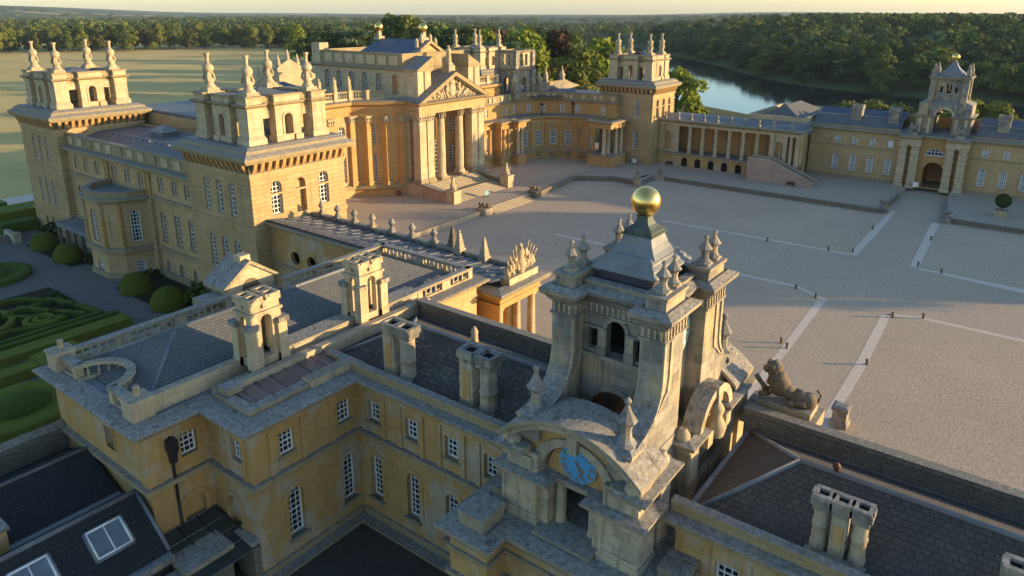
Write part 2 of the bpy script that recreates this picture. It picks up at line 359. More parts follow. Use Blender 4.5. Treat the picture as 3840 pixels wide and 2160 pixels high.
def window_mesh(w, h, kind, cols, rows, bar, fr):
    key = (round(w, 2), round(h, 2), kind, cols, rows, bar, fr)
    if key in WM: return WM[key]
    b = MB(); out = arch_outline(w, h, kind)
    cx, cz = 0.0, h/2
    inn = []
    for x, z in out:
        if kind == 'o': q = (1-fr*2/w); inn.append((x*q, w/2+(z-w/2)*q))
        elif kind == 's': q = 1-2*fr/w; inn.append((x*q, max(fr, z*q)))
        elif kind == 'a' and z > h-w/2+1e-6: q = 1-2*fr/w; inn.append((x*q, h-w/2+(z-h+w/2)*q))
        else: inn.append((x-math.copysign(fr, x), z+fr if z < h/2 else (z-fr if kind == 'r' else z)))
    n = len(out); vs = [(x, 0, z) for x, z in out]+[(x, 0, z) for x, z in inn]+[(x, .09, z) for x, z in inn]
    b.add(vs, [(i, (i+1) % n, (i+1) % n+n, i+n) for i in range(n)]+[(i+n, (i+1) % n+n, (i+1) % n+2*n, i+2*n) for i in range(n)], WHITE)
    def zt(x):
        if kind == 'a': return h-w/2+math.sqrt(max(0, (w/2)**2-x*x))
        if kind == 's': return h*math.sqrt(max(0, 1-(2*x/w)**2))
        return h
    def xt(z):
        if kind == 'a' and z > h-w/2: return math.sqrt(max(0, (w/2)**2-(z-h+w/2)**2))
        if kind == 's': return w/2*math.sqrt(max(0, 1-(z/h)**2))
        return w/2
    for i in range(1, cols):
        x = -w/2+w*i/cols; b.box(x-bar/2, x+bar/2, .02, .06, fr*.5, zt(x)-fr*.5, WHITE)
    hs = h-w/2 if kind == 'a' else h
    zz = [fr+(hs-fr)*i/rows for i in range(1, rows)]+([hs] if kind == 'a' else [])
    for z in zz:
        q = xt(z)-fr*.5; t = bar*(1.7 if rows > 3 and z == zz[len(zz)//2] else 1.0)
        b.box(-q, q, .015, .065, z-t/2, z+t/2, WHITE)
    o = b.build('window'); me = o.data; bpy.data.objects.remove(o)
    g = MB(); g.add([(x, .075, z) for x, z in out], [tuple(range(n))], GLASS); o = g.build('pane'); mg = o.data; bpy.data.objects.remove(o)
    WM[key] = (me, mg); return WM[key]
def window(parent, P, ang, w, h, kind='r', cols=3, rows=4, bar=0.07, fr=0.11, name='window'):
    me, mg = window_mesh(w, h, kind, cols, rows, bar, fr)
    o = link(name, me, parent, P); o.rotation_euler = (0, 0, ang); ORG[o] = Vector(P)
    g = link('pane', mg, o)
    return o
def wall(b, parent, A, B, z0, z1, ops, m, bar=0.07, fr=0.11):
    """vertical wall from A to B (outward right of travel) with real openings.
    op: dict(u, z, w, h, k='r|a|o|s', d depth, win=(cols,rows)|None, back=mat|None, sur=width)"""
    A = Vector(A); B = Vector(B); d = B-A; L = d.length; u = d/L; nrm = Vector((u.y, -u.x)); ang = math.atan2(u.y, u.x)
    def p3(x, z, dep=0.0): return (A.x+u.x*x-nrm.x*dep, A.y+u.y*x-nrm.y*dep, z)
    loops = [[(0, z0), (L, z0), (L, z1), (0, z1)]]
    for o in ops: loops.append([(o['u']+x, o['z']+z) for x, z in arch_outline(o['w'], o['h'], o.get('k', 'r'))])
    flat = [q for l in loops for q in l]
    tri = tessellate_polygon([[Vector((x, z, 0)) for x, z in l] for l in loops])
    b.add([p3(x, z) for x, z in flat], [tuple(t) for t in tri], m)
    for o, l in zip(ops, loops[1:]):
        dep = o.get('d', 0.35); n = len(l); mr = o.get('mr', m)
        b.add([p3(x, z) for x, z in l]+[p3(x, z, dep) for x, z in l], [(i, i+n, (i+1) % n+n, (i+1) % n) for i in range(n)], mr)
        if o.get('back'): b.add([p3(x, z, dep) for x, z in l], [tuple(range(n))], o['back'])
        s = o.get('sur', 0)
        if s:
            k = o.get('k', 'r'); sp = o.get('sp', 0.08)
            big = arch_outline(o['w']+2*s, o['h']+s, k) if k != 'o' else arch_outline(o['w']+2*s, 0, 'o')
            if k == 'o': big = [(x, z-s) for x, z in big]
            big = [(o['u']+x, o['z']+z) for x, z in big]; sm = o.get('sm', m)
            b.add([p3(x, z) for x, z in big]+[p3(x, z, -sp) for x, z in big]+[p3(x, z, -sp) for x, z in l]+[p3(x, z, 0.02) for x, z in l],
                  [(i+r*n, (i+1) % n+r*n, (i+1) % n+(r+1)*n, i+(r+1)*n) for i in range(n) for r in range(3)], sm)
        if o.get('sill'):
            x = o['u']; q = o['w']/2+.2; dd = o['sill']
            c = [p3(x-q, o['z']-.25, -dd), p3(x+q, o['z']-.25, -dd), p3(x+q, o['z']-.25, .05), p3(x-q, o['z']-.25, .05)]
            vs = c+[(v[0], v[1], v[2]+.25) for v in c]
            b.add(vs, [(0, 3, 2, 1), (4, 5, 6, 7), (0, 1, 5, 4), (1, 2, 6, 5), (2, 3, 7, 6), (3, 0, 4, 7)], o.get('sillm', SLC))
        if o.get('win'):
            c, r = o['win']; window(parent, p3(o['u'], o['z'], dep-.1), ang, o['w'], o['h'], o.get('k', 'r'), c, r, o.get('bar', bar), o.get('fr', fr))
    return ang
def row(us, z, w, h, k='r', win=(3, 4), **kw): return [dict(u=u, z=z, w=w, h=h, k=k, win=win, **kw) for u in us]
CORN = lambda z, o, h: [(0, z), (o*.45, z), (o*.45, z+h*.25), (o*.75, z+h*.4), (o, z+h*.55), (o, z+h*.9), (o*.8, z+h), (-.3, z+h+.12), (-.3, z)]
BAND = lambda z, o, h: [(0, z), (o, z), (o, z+h), (-.15, z+h+.03), (-.15, z)]
def coping(z, h, t, m_o=0.12): return [(0, z), (0, z+h-.25), (m_o, z+h-.25), (m_o, z+h), (-t-m_o, z+h), (-t-m_o, z+h-.25), (-t, z+h-.25), (-t, z)]
def rect(x0, x1, y0, y1): return [(x0, y0), (x1, y0), (x1, y1), (x0, y1)]
def brackets(b, path, z, h, d, wd, pitch, m, closed=True):
    n = len(path)
    for i in range(n if closed else n-1):
        A = Vector(path[i]); B = Vector(path[(i+1) % n]); L = (B-A).length; u = (B-A)/L; q = Vector((u.y, -u.x)); k = max(1, int(L/pitch))
        for j in range(k):
            c = A+u*(L*(j+.5)/k); p = c-u*wd/2; r = c+u*wd/2
            vs = []
            for zz, dd in ((z, d*.25), (z+h*.5, d*.75), (z+h, d)):
                vs += [(p.x, p.y, zz), (r.x, r.y, zz), (r.x+q.x*dd, r.y+q.y*dd, zz), (p.x+q.x*dd, p.y+q.y*dd, zz)]
            fs = [(0, 3, 2, 1), (8, 9, 10, 11)]
            for a in (0, 4): fs += [(a+i2, a+(i2+1) % 4, a+(i2+1) % 4+4, a+i2+4) for i2 in range(4)]
            b.add(vs, fs, m)
def balusters(b, A, B, z0, z1, m, pitch=0.42, t=0.09):
    A = Vector(A); B = Vector(B); L = (B-A).length; k = max(1, int(L/pitch))
    for j in range(k):
        c = A+(B-A)*((j+.5)/k); h = z1-z0
        b.lathe(c.x, c.y, [(t*1.1, z0), (t*1.1, z0+.1*h), (t*.7, z0+.15*h), (t*1.5, z0+.38*h), (t*.6, z0+.75*h), (t*1.1, z0+.9*h), (t*1.1, z1)], m, 6)
def dup(root, loc, label=None, group=None, rotz=None, scale=None):
    r = root.copy(); COL.objects.link(r); r.location = loc
    if rotz is not None: r.rotation_euler = (0, 0, rotz)
    if scale is not None: r.scale = (scale,)*3 if not isinstance(scale, tuple) else scale
    if label: r['label'] = label
    if group: r['group'] = group
    for ch in list(root.children):
        c = ch.copy(); COL.objects.link(c); c.parent = r
        for g in ch.children: d = g.copy(); COL.objects.link(d); d.parent = c
    return r
# ------------------------------------------------------------------ corner towers of the house
def finial_mb(b, cx, cy, z, m, s=1.0):
    b.sq(cx, cy, [(1.15*s, z), (1.15*s, z+.45*s), (1.0*s, z+.5*s), (1.0*s, z+.8*s)], m)
    b.lathe(cx, cy, [(1.0*s, z+.8*s), (.98*s, z+1.0*s), (.72*s, z+1.25*s), (.60*s, z+1.7*s), (.78*s, z+2.0*s), (.70*s, z+2.2*s), (.45*s, z+2.5*s), (.5*s, z+2.9*s), (.42*s, z+3.1*s),
        (.7*s, z+3.3*s), (.84*s, z+3.7*s), (.78*s, z+4.15*s), (.5*s, z+4.5*s), (.28*s, z+4.65*s), (.26*s, z+5.3*s), (.36*s, z+5.8*s), (.48*s, z+6.1*s), (.44*s, z+6.15*s)], m, 14)
    for i in range(4):         # drooping leaves of the upside-down lily
        a = math.pi/2*i+.785; c, q = math.cos(a), math.sin(a)
        b.tube([(cx+.4*s*c, cy+.4*s*q, z+1.7*s), (cx+.82*s*c, cy+.82*s*q, z+2.2*s), (cx+.66*s*c, cy+.66*s*q, z+2.9*s), (cx+.4*s*c, cy+.4*s*q, z+3.2*s)], .2*s, m, 6)
def corner_tower(label, x0, y0, W, D, ew, nw, zb=-2.2, seed=0):
    x1, y1 = x0+W, y0+D; cx, cy = (x0+x1)/2, (y0+y1)/2
    T = thing('corner_tower', label, 'tower', (cx, cy, zb), 'corner towers of the great house')
    b = MB(); fp = rect(x0, x1, y0, y1)
    wall(b, T, (x0, y1), (x0, y0), zb, 18.9, ew, STR); wall(b, T, (x0, y0), (x1, y0), zb, 18.9, nw, STR)
    wall(b, T, (x1, y0), (x1, y1), zb, 18.9, [], STR); wall(b, T, (x1, y1), (x0, y1), zb, 18.9, [], STR)
    b.sweep(fp, BAND(11.2, .14, .45), STR); b.sweep(fp, BAND(2.2, .2, .5), STR); b.sweep(fp, BAND(15.6, .07, .25), STR)
    b.sweep(fp, BAND(18.6, .18, .45), ST)
    b.build('wall', T)
    c = MB(); c.sweep(fp, [(0, 18.9), (.12, 18.9), (.12, 20.5), (0, 20.5)], DKST)
    brackets(c, fp, 19.15, 1.35, .85, .5, 1.12, STO)
    c.sweep(fp, [(0, 20.5), (1.0, 20.5), (1.15, 20.8), (1.3, 20.85), (1.35, 21.25), (1.2, 21.4), (.55, 21.75), (.4, 22.1), (-.3, 22.45), (-.3, 20.5)], SLC)
    c.box(x0+.2, x1-.2, y0+.2, y1-.2, 22.1, 22.45, LEAD)
    c.build('cornice', T)
    i = 1.5; X0, X1, Y0, Y1 = x0+i, x1-i, y0+i, y1-i; z0, z1 = 22.45, 26.9
    a = MB(); p = 2.3
    for qx, qy in ((X0, Y0), (X1-p, Y0), (X0, Y1-p), (X1-p, Y1-p)):
        a.frus(qx-.25, qx+p+.25, qy-.25, qy+p+.25, z0, qx-.25, qx+p+.25, qy-.25, qy+p+.25, z0+.7, STL)
        a.frus(qx-.25, qx+p+.25, qy-.25, qy+p+.25, z0+.7, qx, qx+p, qy, qy+p, z0+1.15, STL)
        a.box(qx, qx+p, qy, qy+p, z0+1.15, z1, STL)
    for (A, B, along) in (((X0, Y1), (X0, Y0), 'y'), ((X0, Y0), (X1, Y0), 'x'), ((X1, Y0), (X1, Y1), 'y'), ((X1, Y1), (X0, Y1), 'x')):
        A = Vector(A); B = Vector(B); L = (B-A).length; u = (B-A)/L; n = Vector((u.y, -u.x)); cw = 2.05
        def P(s, dp): return (A.x+u.x*s-n.x*dp, A.y+u.y*s-n.y*dp)
        pa, pb = P(L/2-cw, .1), P(L/2+cw, .1)
        # centre block, with an arch right through it
        wall(a, None, pa, pb, z0, z1, [dict(u=cw, z=z0+.9, w=1.35, h=2.9, k='a', d=1.5, sur=.3, sp=.1)], STL)
        qa, qb = P(L/2-cw, 1.6), P(L/2+cw, 1.6)
        wall(a, None, qb, qa, z0, z1, [dict(u=cw, z=z0+.9, w=1.35, h=2.9, k='a', d=.02)], STL)
        for e0, e1 in ((qa, pa), (pb, qb)):
            wall(a, None, e0, e1, z0, z1, [], STL)
        for s0, s1 in ((L/2-cw, L/2-.95), (L/2+.95, L/2+cw)):
            e = [P(s0-.15 if s0 < L/2-cw+.1 else s0, -.15), P(s1 if s0 < L/2-cw+.1 else s1+.15, 1.75)]
            a.box(e[0][0], e[1][0], e[0][1], e[1][1], z0, z0+.75, STL)
        e = [P(p-.3, .9), P(L/2-cw+.3, 1.5)]; a.box(e[0][0], e[1][0], e[0][1], e[1][1], z1-1.2, z1, STL)
        e = [P(L/2+cw-.3, .9), P(L-p+.3, 1.5)]; a.box(e[0][0], e[1][0], e[0][1], e[1][1], z1-1.2, z1, STL)
        for s in (p+.1, L-p-.1):      # thin jambs of the flanking openings
            e = [P(s-.12, 1.0), P(s+.12, 1.4)]; a.box(e[0][0], e[1][0], e[0][1], e[1][1], z0, z1, STL)
        # inner baluster of the arch
    a.build('attic_arcade', T)
    e = MB()
    e.box(X0+1.2, X1-1.2, Y0+1.2, Y1-1.2, z1-.1, z1+.5, STL)
    def ent(qx0, qx1, qy0, qy1):
        e.box(qx0-.06, qx1+.06, qy0-.06, qy1+.06, z1, z1+.45, STL)
        e.frus(qx0-.1, qx1+.1, qy0-.1, qy1+.1, z1+.45, qx0-.5, qx1+.5, qy0-.5, qy1+.5, z1+.75, SLC)
        e.box(qx0-.5, qx1+.5, qy0-.5, qy1+.5, z1+.75, z1+.95, SLC)
        e.box(qx0-.02, qx1+.02, qy0-.02, qy1+.02, z1+.95, z1+1.75, STL); e.box(qx0-.2, qx1+.2, qy0-.2, qy1+.2, z1+1.75, z1+2.0, SLC)
    for qx, qy in ((X0, Y0), (X1-p, Y0), (X0, Y1-p), (X1-p, Y1-p)): ent(qx, qx+p, qy, qy+p)
    for qx0, qx1, qy0, qy1 in ((cx-2.05, cx+2.05, Y0+.1, Y0+1.7), (cx-2.05, cx+2.05, Y1-1.7, Y1-.1), (X0+.1, X0+1.7, cy-2.05, cy+2.05), (X1-1.7, X1-.1, cy-2.05, cy+2.05)):
        ent(qx0, qx1, qy0, qy1)
    ins = rect(X0+.9, X1-.9, Y0+.9, Y1-.9)
    e.sweep(ins, [(0, z1), (0, z1+.5), (.4, z1+.75), (.4, z1+.95), (.05, z1+.98), (.05, z1+1.85), (-.6, z1+1.85), (-.6, z1)], SLC)
    e.build('entablature', T)
    r = MB(); r.hip(X0+1.2, X1-1.2, Y0+1.2, Y1-1.2, z1+1.2, z1+2.5, LEADX); r.build('roof', T)
    for qx in (X0+p/2+.45, X1-p/2-.45):
        for qy in (Y0+p/2+.45, Y1-p/2-.45):
            f = MB(); finial_mb(f, qx, qy, z1+1.75, CARV, .9); f.build('finial', T)
    return T
AW = lambda us, z, w, h, **k: row(us, z, w, h, 'a', **k)
NE = corner_tower('near sunlit corner tower with four urn finials above the curved lead roof', 53, 83, 15.8, 15.5,
    AW((4.7, 7.8, 10.9), 12.6, 1.35, 4.7, win=(3, 6), bar=.08, fr=.13, d=.38) + AW((4.7, 7.8, 10.9), 3.9, 1.35, 5.2, win=(3, 7), bar=.08, fr=.13, d=.38) + row((4.7, 7.8, 10.9), -1.2, 1.2, 2.4, win=(2, 3), d=.5),
    AW((3.9, 11.9), 12.8, 1.75, 4.7, win=(3, 6), bar=.09, fr=.16, d=.55) + [dict(u=7.9, z=12.4, w=1.7, h=4.9, k='a', d=.75, back=STR, win=None, mr=STO)])
SE = corner_tower('far left corner tower with four urn finials standing before the dry lawn', 53, 142, 15.8, 16,
    AW((5.2, 8.0, 10.8), 12.6, 1.3, 4.7, win=(2, 6), bar=.09, fr=.15, d=.35) + AW((5.2, 8.0, 10.8), 4.2, 1.3, 5.2, win=(2, 7), bar=.09, fr=.15, d=.35) + row((5.2, 8.0, 10.8), -.8, 1.2, 2.2, win=(2, 3), d=.5), [])
NW = corner_tower('corner tower with four urn finials between the curved court wall and the lake', 170.4, 82.6, 13.0, 15.5,
    AW((4.2, 7.7, 11.0)[2:], 13.0, 1.5, 4.6, win=(3, 6), bar=.10, fr=.17, d=.4) + AW((11.0,), 4.6, 1.5, 4.8, win=(3, 6), bar=.10, fr=.17, d=.4) + row((11.0,), 1.1, 1.3, 1.7, win=(2, 3), bar=.1, fr=.15, d=.4),
    AW((2.9, 6.4, 9.9), 12.9, 1.5, 4.8, win=(3, 6), bar=.1, fr=.17, d=.7), zb=.5)
SW = corner_tower('distant corner tower whose four finials rise behind the great pediment', 172, 141, 15.8, 16, [], [], zb=-2.2)

# ------------------------------------------------------------------ east wing (garden front) with the round bow
E = thing('garden_wing', 'long shaded garden wing with round bow and grey lead roof between two towers', 'palace wing', (60, 120, -2.2))
b = MB(); bx = 54.2; y0, y1 = 98.5, 142.0
L = y1-y0; U = lambda y: y1-y
ops = []
for y in (101.6, 105.2, 109.4, 130.6, 134.8, 138.6): ops += row((U(y),), 12.4, 1.25, 2.3, win=(2, 3), bar=.09, fr=.16, d=.35, sur=.2)
for y in (115.5, 120, 124.5): ops += row((U(y),), 12.4, 1.35, 2.3, win=(2, 3), bar=.09, fr=.16, d=.35, sur=.2)
for y in (101.6, 105.6, 109.8, 130.4, 134.6, 138.6): ops += AW((U(y),), 4.3, 1.35, 4.9, win=(2, 6), bar=.09, fr=.15, d=.35, sur=.2, sill=.15)
for y in (102, 106, 110, 130.2, 134.4): ops += row((U(y),), -.9, 1.15, 1.9, win=(2, 3), bar=.08, d=.5)
wall(b, E, (bx, y1), (bx, y0), -2.3, 15.4, ops, ST)
P = [(bx, y1), (bx, y0)]
b.sweep(P, BAND(10.9, .35, .6), SLC, False); b.sweep(P, BAND(2.5, .3, .7), SLC, False); b.sweep(P, BAND(-2.3, .4, 1.4), SLC, False)
for y in (112.6, 113.6, 126.4, 127.4): b.box(bx-.35, bx, y-.35, y+.35, 11.4, 15.2, STP)
for yy in (113.1, 126.9): b.box(bx-.55, bx, yy-1.0, yy+1.0, -2.3, 11, ST)
b.build('wall', E)
c = MB(); c.sweep(P, CORN(15.3, .95, .85), SLC, False)
c.sweep([(bx+.3, y1), (bx+.3, y0)], coping(16.2, 2.2, .6), SLC, False)
for i in range(12):
    y = y0+1.8+i*(L-3.6)/11; c.box(bx+.12, bx+.28, y-.9, y+.9, 16.6, 18.0, STL if i % 3 else SLC)
c.build('parapet', E)
r = MB()
r.quad((bx+1, y0, 16.6), (bx+1, y1, 16.6), (bx+6.0, y1, 18.0), (bx+6.0, y0, 18.0), LEADY); r.quad((bx+6.0, y0, 18.0), (bx+6.0, y1, 18.0), (bx+14, y1, 18.2), (bx+14, y0, 18.2), LEADX)
for i in range(20): r.box(bx+5.9, bx+6.2, y0+1+i*2.15, y0+1.5+i*2.15, 18.0, 18.25, LEAD)
r.box(bx+14, bx+14.5, y0, y1, -2, 18.5, ST); r.build('roof', E)
d = MB(); d.box(63.5, 66.5, 125, 129, 18, 18.9, LEAD); d.hip(63.2, 66.8, 124.7, 129.3, 18.9, 20.0, LEADG, 'y'); d.build('roof_lantern', E)
# bow: half cylinder of two storeys
bow = MB(); cyb, rb = 120.0, 6.6; xc = bx-.2; n = 14
def arc(r, k0=0, k1=14): return [(xc-.2-r*math.sin(math.pi*i/n)*.95, cyb+r*math.cos(math.pi*i/n)) for i in range(k0, k1+1)]
pa = arc(rb)
for i in range(n):
    A, B = pa[i], pa[i+1]; Lw = math.hypot(B[0]-A[0], B[1]-A[1])
    pairs = {2: 1, 6: 1, 11: 1}
    if i in (3, 6, 10): pass
# five straight facets read better at this distance: pilasters hide the joints
fac = [arc(rb)[k] for k in (0, 3, 5, 9, 11, 14)]
for i in range(5):
    A, B = fac[i], fac[i+1]; Lw = math.hypot(B[0]-A[0], B[1]-A[1]); o = []
    if i in (0, 2, 4):
        o = AW((Lw/2,), 4.0, 1.75 if i == 2 else 1.4, 5.3, win=(4, 7) if i == 2 else (3, 7), bar=.09, fr=.15, d=.35, sur=.22) + row((Lw/2,), -1.5, 1.7 if i == 2 else 1.3, 2.2, win=(4, 4), bar=.09, fr=.14, d=.35)
    else: o = [dict(u=Lw/2, z=4.3, w=.9, h=4.4, k='r', d=.12, back=ST, win=None)]
    wall(bow, E, A, B, -2.3, 10.6, o, ST)
    bow.lathe(A[0], A[1], [(.38, 3.2), (.34, 10.3)], STP, 8)
bow.sweep(fac, BAND(2.4, .55, .8), SLC, False); bow.sweep(fac, CORN(10.5, .75, .8), SLC, False); bow.sweep(fac, BAND(-2.3, .3, 1.2), SLC, False)
sm = arc(rb-.2); bow.sweep(sm, [(0, 11.2), (.1, 12.3), (-.8, 12.3), (-.8, 11.2)], SLC, False)
bow.add([(x, y, 11.5) for x, y in sm], [tuple(range(len(sm)))], LEAD)
bow.build('bow', E)
# low arcade against the wing, south of the bow
ar = MB(); ar.box(50.2, 54.2, 128.2, 141.5, 2.0, 2.8, LEAD)
for i in range(5): ar.lathe(50.5, 129+i*3.0, [(.35, -2.2), (.3, 2.0)], RUB, 8)
ar.box(51.5, 54.2, 128.4, 141.4, -2.2, 2.0, RUB); ar.build('arcade', E)

# ------------------------------------------------------------------ behind the wing: arched chimneys, inner roofs, sculptured attic over the south portico
I = thing('inner_house', 'inner house roofs with arched chimney stacks and hipped lead roof behind the near tower', 'palace wing', (90, 125, 0))
b = MB(); b.box(70, 88.2, 114.5, 150, 0, 20.5, ST); b.sweep([(70, 114.5), (88.2, 114.5)], CORN(20.3, .9, .9), SLC, False); b.sweep([(70, 114.9), (88.2, 114.9)], coping(21.2, 1.6, .5), STL, False); b.box(88.2, 109, 118.6, 150, 0, 17, ST); b.box(131, 171, 118.6, 150, 0, 16, ST); b.build('wall', I)
b = MB(); b.box(70.5, 88, 115.5, 150, 20.6, 21, LEADX); b.box(88.2, 109, 118.6, 150, 17, 17.3, LEADX); b.box(131, 171, 118.6, 150, 16, 16.3, LEADX)
b.hip(84, 104, 126, 142, 21.1, 25.0, LEADB, 'x'); b.build('roof', I)
def arch_stack(parent, x0, x1, y0, y1, z0, z1, m):
    b = MB(); xm, ym = (x0+x1)/2, (y0+y1)/2
    for qx in (x0, x1-.9):
        for qy in (y0, y1-.9): b.box(qx, qx+.9, qy, qy+.9, z0, z1-1.4, m)
    wall(b, None, (x0, y0+.15), (x1, y0+.15), z0, z1-1.0, [dict(u=xm-x0, z=z0+.6, w=(x1-x0)*.42, h=z1-z0-2.6, k='a', d=.8)], m)
    wall(b, None, (x1, y1-.15), (x0, y1-.15), z0, z1-1.0, [dict(u=xm-x0, z=z0+.6, w=(x1-x0)*.42, h=z1-z0-2.6, k='a', d=.8)], m)
    wall(b, None, (x0+.15, y1), (x0+.15, y0), z0, z1-1.0, [dict(u=ym-y0, z=z0+.6, w=(y1-y0)*.36, h=z1-z0-2.6, k='a', d=.8)], m)
    wall(b, None, (x1-.15, y0), (x1-.15, y1), z0, z1-1.0, [dict(u=ym-y0, z=z0+.6, w=(y1-y0)*.36, h=z1-z0-2.6, k='a', d=.8)], m)
    b.sweep(rect(x0, x1, y0, y1), CORN(z1-1.5, .4, .5), m)
    b.box(x0+.05, x1-.05, y0+.05, y1-.05, z1-1.0, z1-.4, m); b.build('chimney', parent)
arch_stack(I, 66.8, 72, 108.5, 116.5, 16.5, 24.8, STL); arch_stack(I, 75.5, 81.5, 116, 121, 17, 24.0, STL)
t = MB(); t.prism([(-10, 17), (10, 17), (10, 20), (0, 25.5), (-10, 20)], 'y', 0, 1.2, CARV)
for v in range(len(t.v)): t.v[v] = (t.v[v][0]+119, t.v[v][1]+163, t.v[v][2]+2)
for i in range(7): t.lathe(110+i*3, 163.6, [(.7, 23.5+2.2*(3-abs(i-3))*.55), (.5, 24.6+1.2*(3-abs(i-3))), (.15, 26.0+1.3*(3-abs(i-3)))], CARV, 7)
t.box(100, 138, 150, 166, 0, 19, ST); t.build('south_front', I)

# ------------------------------------------------------------------ main block with portico and clerestory
M = thing('great_house', 'central block with giant columned portico, carved pediment and blue lead ridge roof', 'palace', (120, 112, 0))
AX = 120.0
b = MB()
b.box(106.5, 133.5, 112, 116.5, .5, 3.5, ST)
# outline of the giant order, east then mirrored west: north wall, chamfered quadrant, portico flank
for s in (1, -1):
    mx = lambda x: AX+s*(x-AX)
    segs = [((88.5, 118), (100.5, 118), 'n'), ((100.5, 118), (106.5, 112.4), 'c'), ((106.5, 112.4), (109.4, 110.2), 'f')]
    for A, B, kd in segs:
        a2, b2 = ((mx(A[0]), A[1]), (mx(B[0]), B[1]))
        if s < 0: a2, b2 = b2, a2
        Lw = math.hypot(b2[0]-a2[0], b2[1]-a2[1])
        o = []
        if kd == 'n': o = row((3.0, 9.2), 4.3, 1.8, 5.6, win=(3, 7), bar=.11, fr=.17, d=.5) + AW((3.0, 9.2), 12.0, 1.8, 4.4, win=(3, 5), bar=.11, fr=.17, d=.5, sur=.25)
        if kd == 'c': o = row((Lw/2,), 4.2, 1.9, 6.0, win=(4, 8), bar=.11, fr=.17, d=.5) + AW((Lw/2,), 12.2, 1.9, 4.6, win=(4, 6), bar=.11, fr=.17, d=.5, sur=.25)
        if kd == 'f': o = row((Lw/2,), 5.6, .8, 1.5, win=(2, 3), bar=.1, d=.3) + row((Lw/2,), 13.0, .9, 2.2, win=(2, 3), bar=.1, d=.3)
        wall(b, M, a2, b2, .5, 18.5, o, STO if kd != 'n' else ST)
path = [(88.5, 118), (100.5, 118), (106.5, 112.4), (109.4, 110.2), (109.4, 107.2)]
pathm = [(2*AX-x, y) for x, y in reversed(path)]
full = path+pathm
for pp in (path, pathm):
    b.sweep(pp, BAND(2.6, .6, 1.0), SLC, False)
    b.sweep(pp, [(0, 18.4), (.15, 18.4), (.15, 19.2), (.3, 19.2), (.3, 19.5), (.1, 19.5), (.1, 20.5), (.9, 20.8), (1.1, 21.3), (.9, 21.45), (-.6, 21.7), (-.6, 18.4)], STO, False)
    b.sweep(pp, [(1.05, 21.3), (1.1, 21.5), (-1.5, 21.8), (-1.5, 21.4)], SLC, False)
    brackets(b, pp, 20.35, .55, .75, .32, .75, SLC, False)
b.prism([(88.5, 118), (100.5, 118), (106.5, 112.4), (109.4, 110.2), (130.6, 110.2), (133.5, 112.4), (139.5, 118), (151.5, 118), (151.5, 142), (88.5, 142)], 'z', 18.45, 21.3, ST)
b.build('wall', M)
# portico: podium, paired pilaster piers, two round columns each side of the door
pod = MB(); pod.box(108.6, 131.4, 105.6, 113, .5, 3.45, PAVE); pod.build('podium', M)
rear = MB(); wall(rear, M, (109.4, 112.6), (130.6, 112.6), 3.4, 18.5, row((10.6,), 3.6, 2.6, 7.5, win=(4, 8), d=.4, bar=.11, fr=.2)+AW((4.6, 16.6), 4.6, 1.7, 5.2, win=(3, 6), d=.4, bar=.11, fr=.17)+AW((4.6, 10.6, 16.6), 12.2, 1.7, 4.2, win=(3, 5), d=.4, bar=.11, fr=.17), STO)
rear.build('rear_wall', M)
def capital(b, cx, cy, z0, z1, r, sq=True):
    h = z1-z0; f = b.sq if sq else (lambda x, y, p, m: b.lathe(x, y, p, m, 12))
    f(cx, cy, [(r, z0), (r*1.15, z0+.05), (r*1.0, z0+.1*h), (r*1.18, z0+.45*h), (r*1.05, z0+.5*h), (r*1.3, z0+.85*h), (r*1.35, z0+.88*h), (r*1.35, z1)], DKST if not sq else CARV)
    for i in range(12):
        a = 2*math.pi*i/12; q = r*(1.25 if sq else 1.1)
        for zz, rr in ((.3, .95), (.62, 1.08)):
            px, py = cx+q*rr*max(-.95, min(.95, math.cos(a)*1.2)), cy+q*rr*max(-.95, min(.95, math.sin(a)*1.2))
            b.lathe(px, py, [(.05, z0+(zz-.2)*h), (.16, z0+zz*h), (.06, z0+(zz+.12)*h)], CARV, 5)
def giant_pier(cx, cy):
    b = MB(); r = 1.02
    b.sq(cx, cy, [(r*1.3, 3.45), (r*1.3, 3.95), (r*1.22, 4.0), (r*1.22, 4.3), (r*1.05, 4.5), (r*1.05, 4.6)], SLC); b.sq(cx, cy, [(r, 4.6), (r*.96, 17.0)], STL); capital(b, cx, cy, 17.0, 18.55, r*.96)
    b.build('pilaster', M)
for x in (110.2, 112.6, 127.4, 129.8): giant_pier(x, 107.5)
for x in (110.2, 129.8): giant_pier(x, 110.6)
for x in (116.9, 123.1):
    b = MB(); r = 1.0
    b.sq(x, 107.6, [(r*1.35, 3.45), (r*1.35, 4.0)], SLC)
    b.lathe(x, 107.6, [(r*1.3, 4.0), (r*1.32, 4.15), (r*1.12, 4.3), (r*1.18, 4.5), (r, 4.65), (r*.99, 9.0), (r*.85, 17.0)], STL, 20); capital(b, x, 107.6, 17.0, 18.55, r*.86, False)
    b.build('column', M)
for s in (1, -1):            # giant pilasters on the flanks
    for x, y in ((103.0, 115.9), (105.9, 113.2), (108.4, 111.2), (100.3, 118.0), (94.6, 118.0), (89.2, 118.0)):
        b = MB(); X = AX+s*(x-AX); b.sq(X, y, [(1.0, 3.4), (1.0, 4.2), (.82, 4.4), (.8, 16.9)], STO); capital(b, X, y, 16.9, 18.45, .8); b.build('pilaster', M)
p = MB()
p.box(109.1, 130.9, 106.4, 112.6, 18.55, 20.7, ST); p.box(108.9, 131.1, 106.2, 112.6, 19.35, 19.55, ST)
p.sweep(rect(109.1, 130.9, 106.4, 112.6), [(0, 20.4), (.7, 20.75), (1.0, 21.15), (-.4, 21.35), (-.4, 20.4)], SLC)
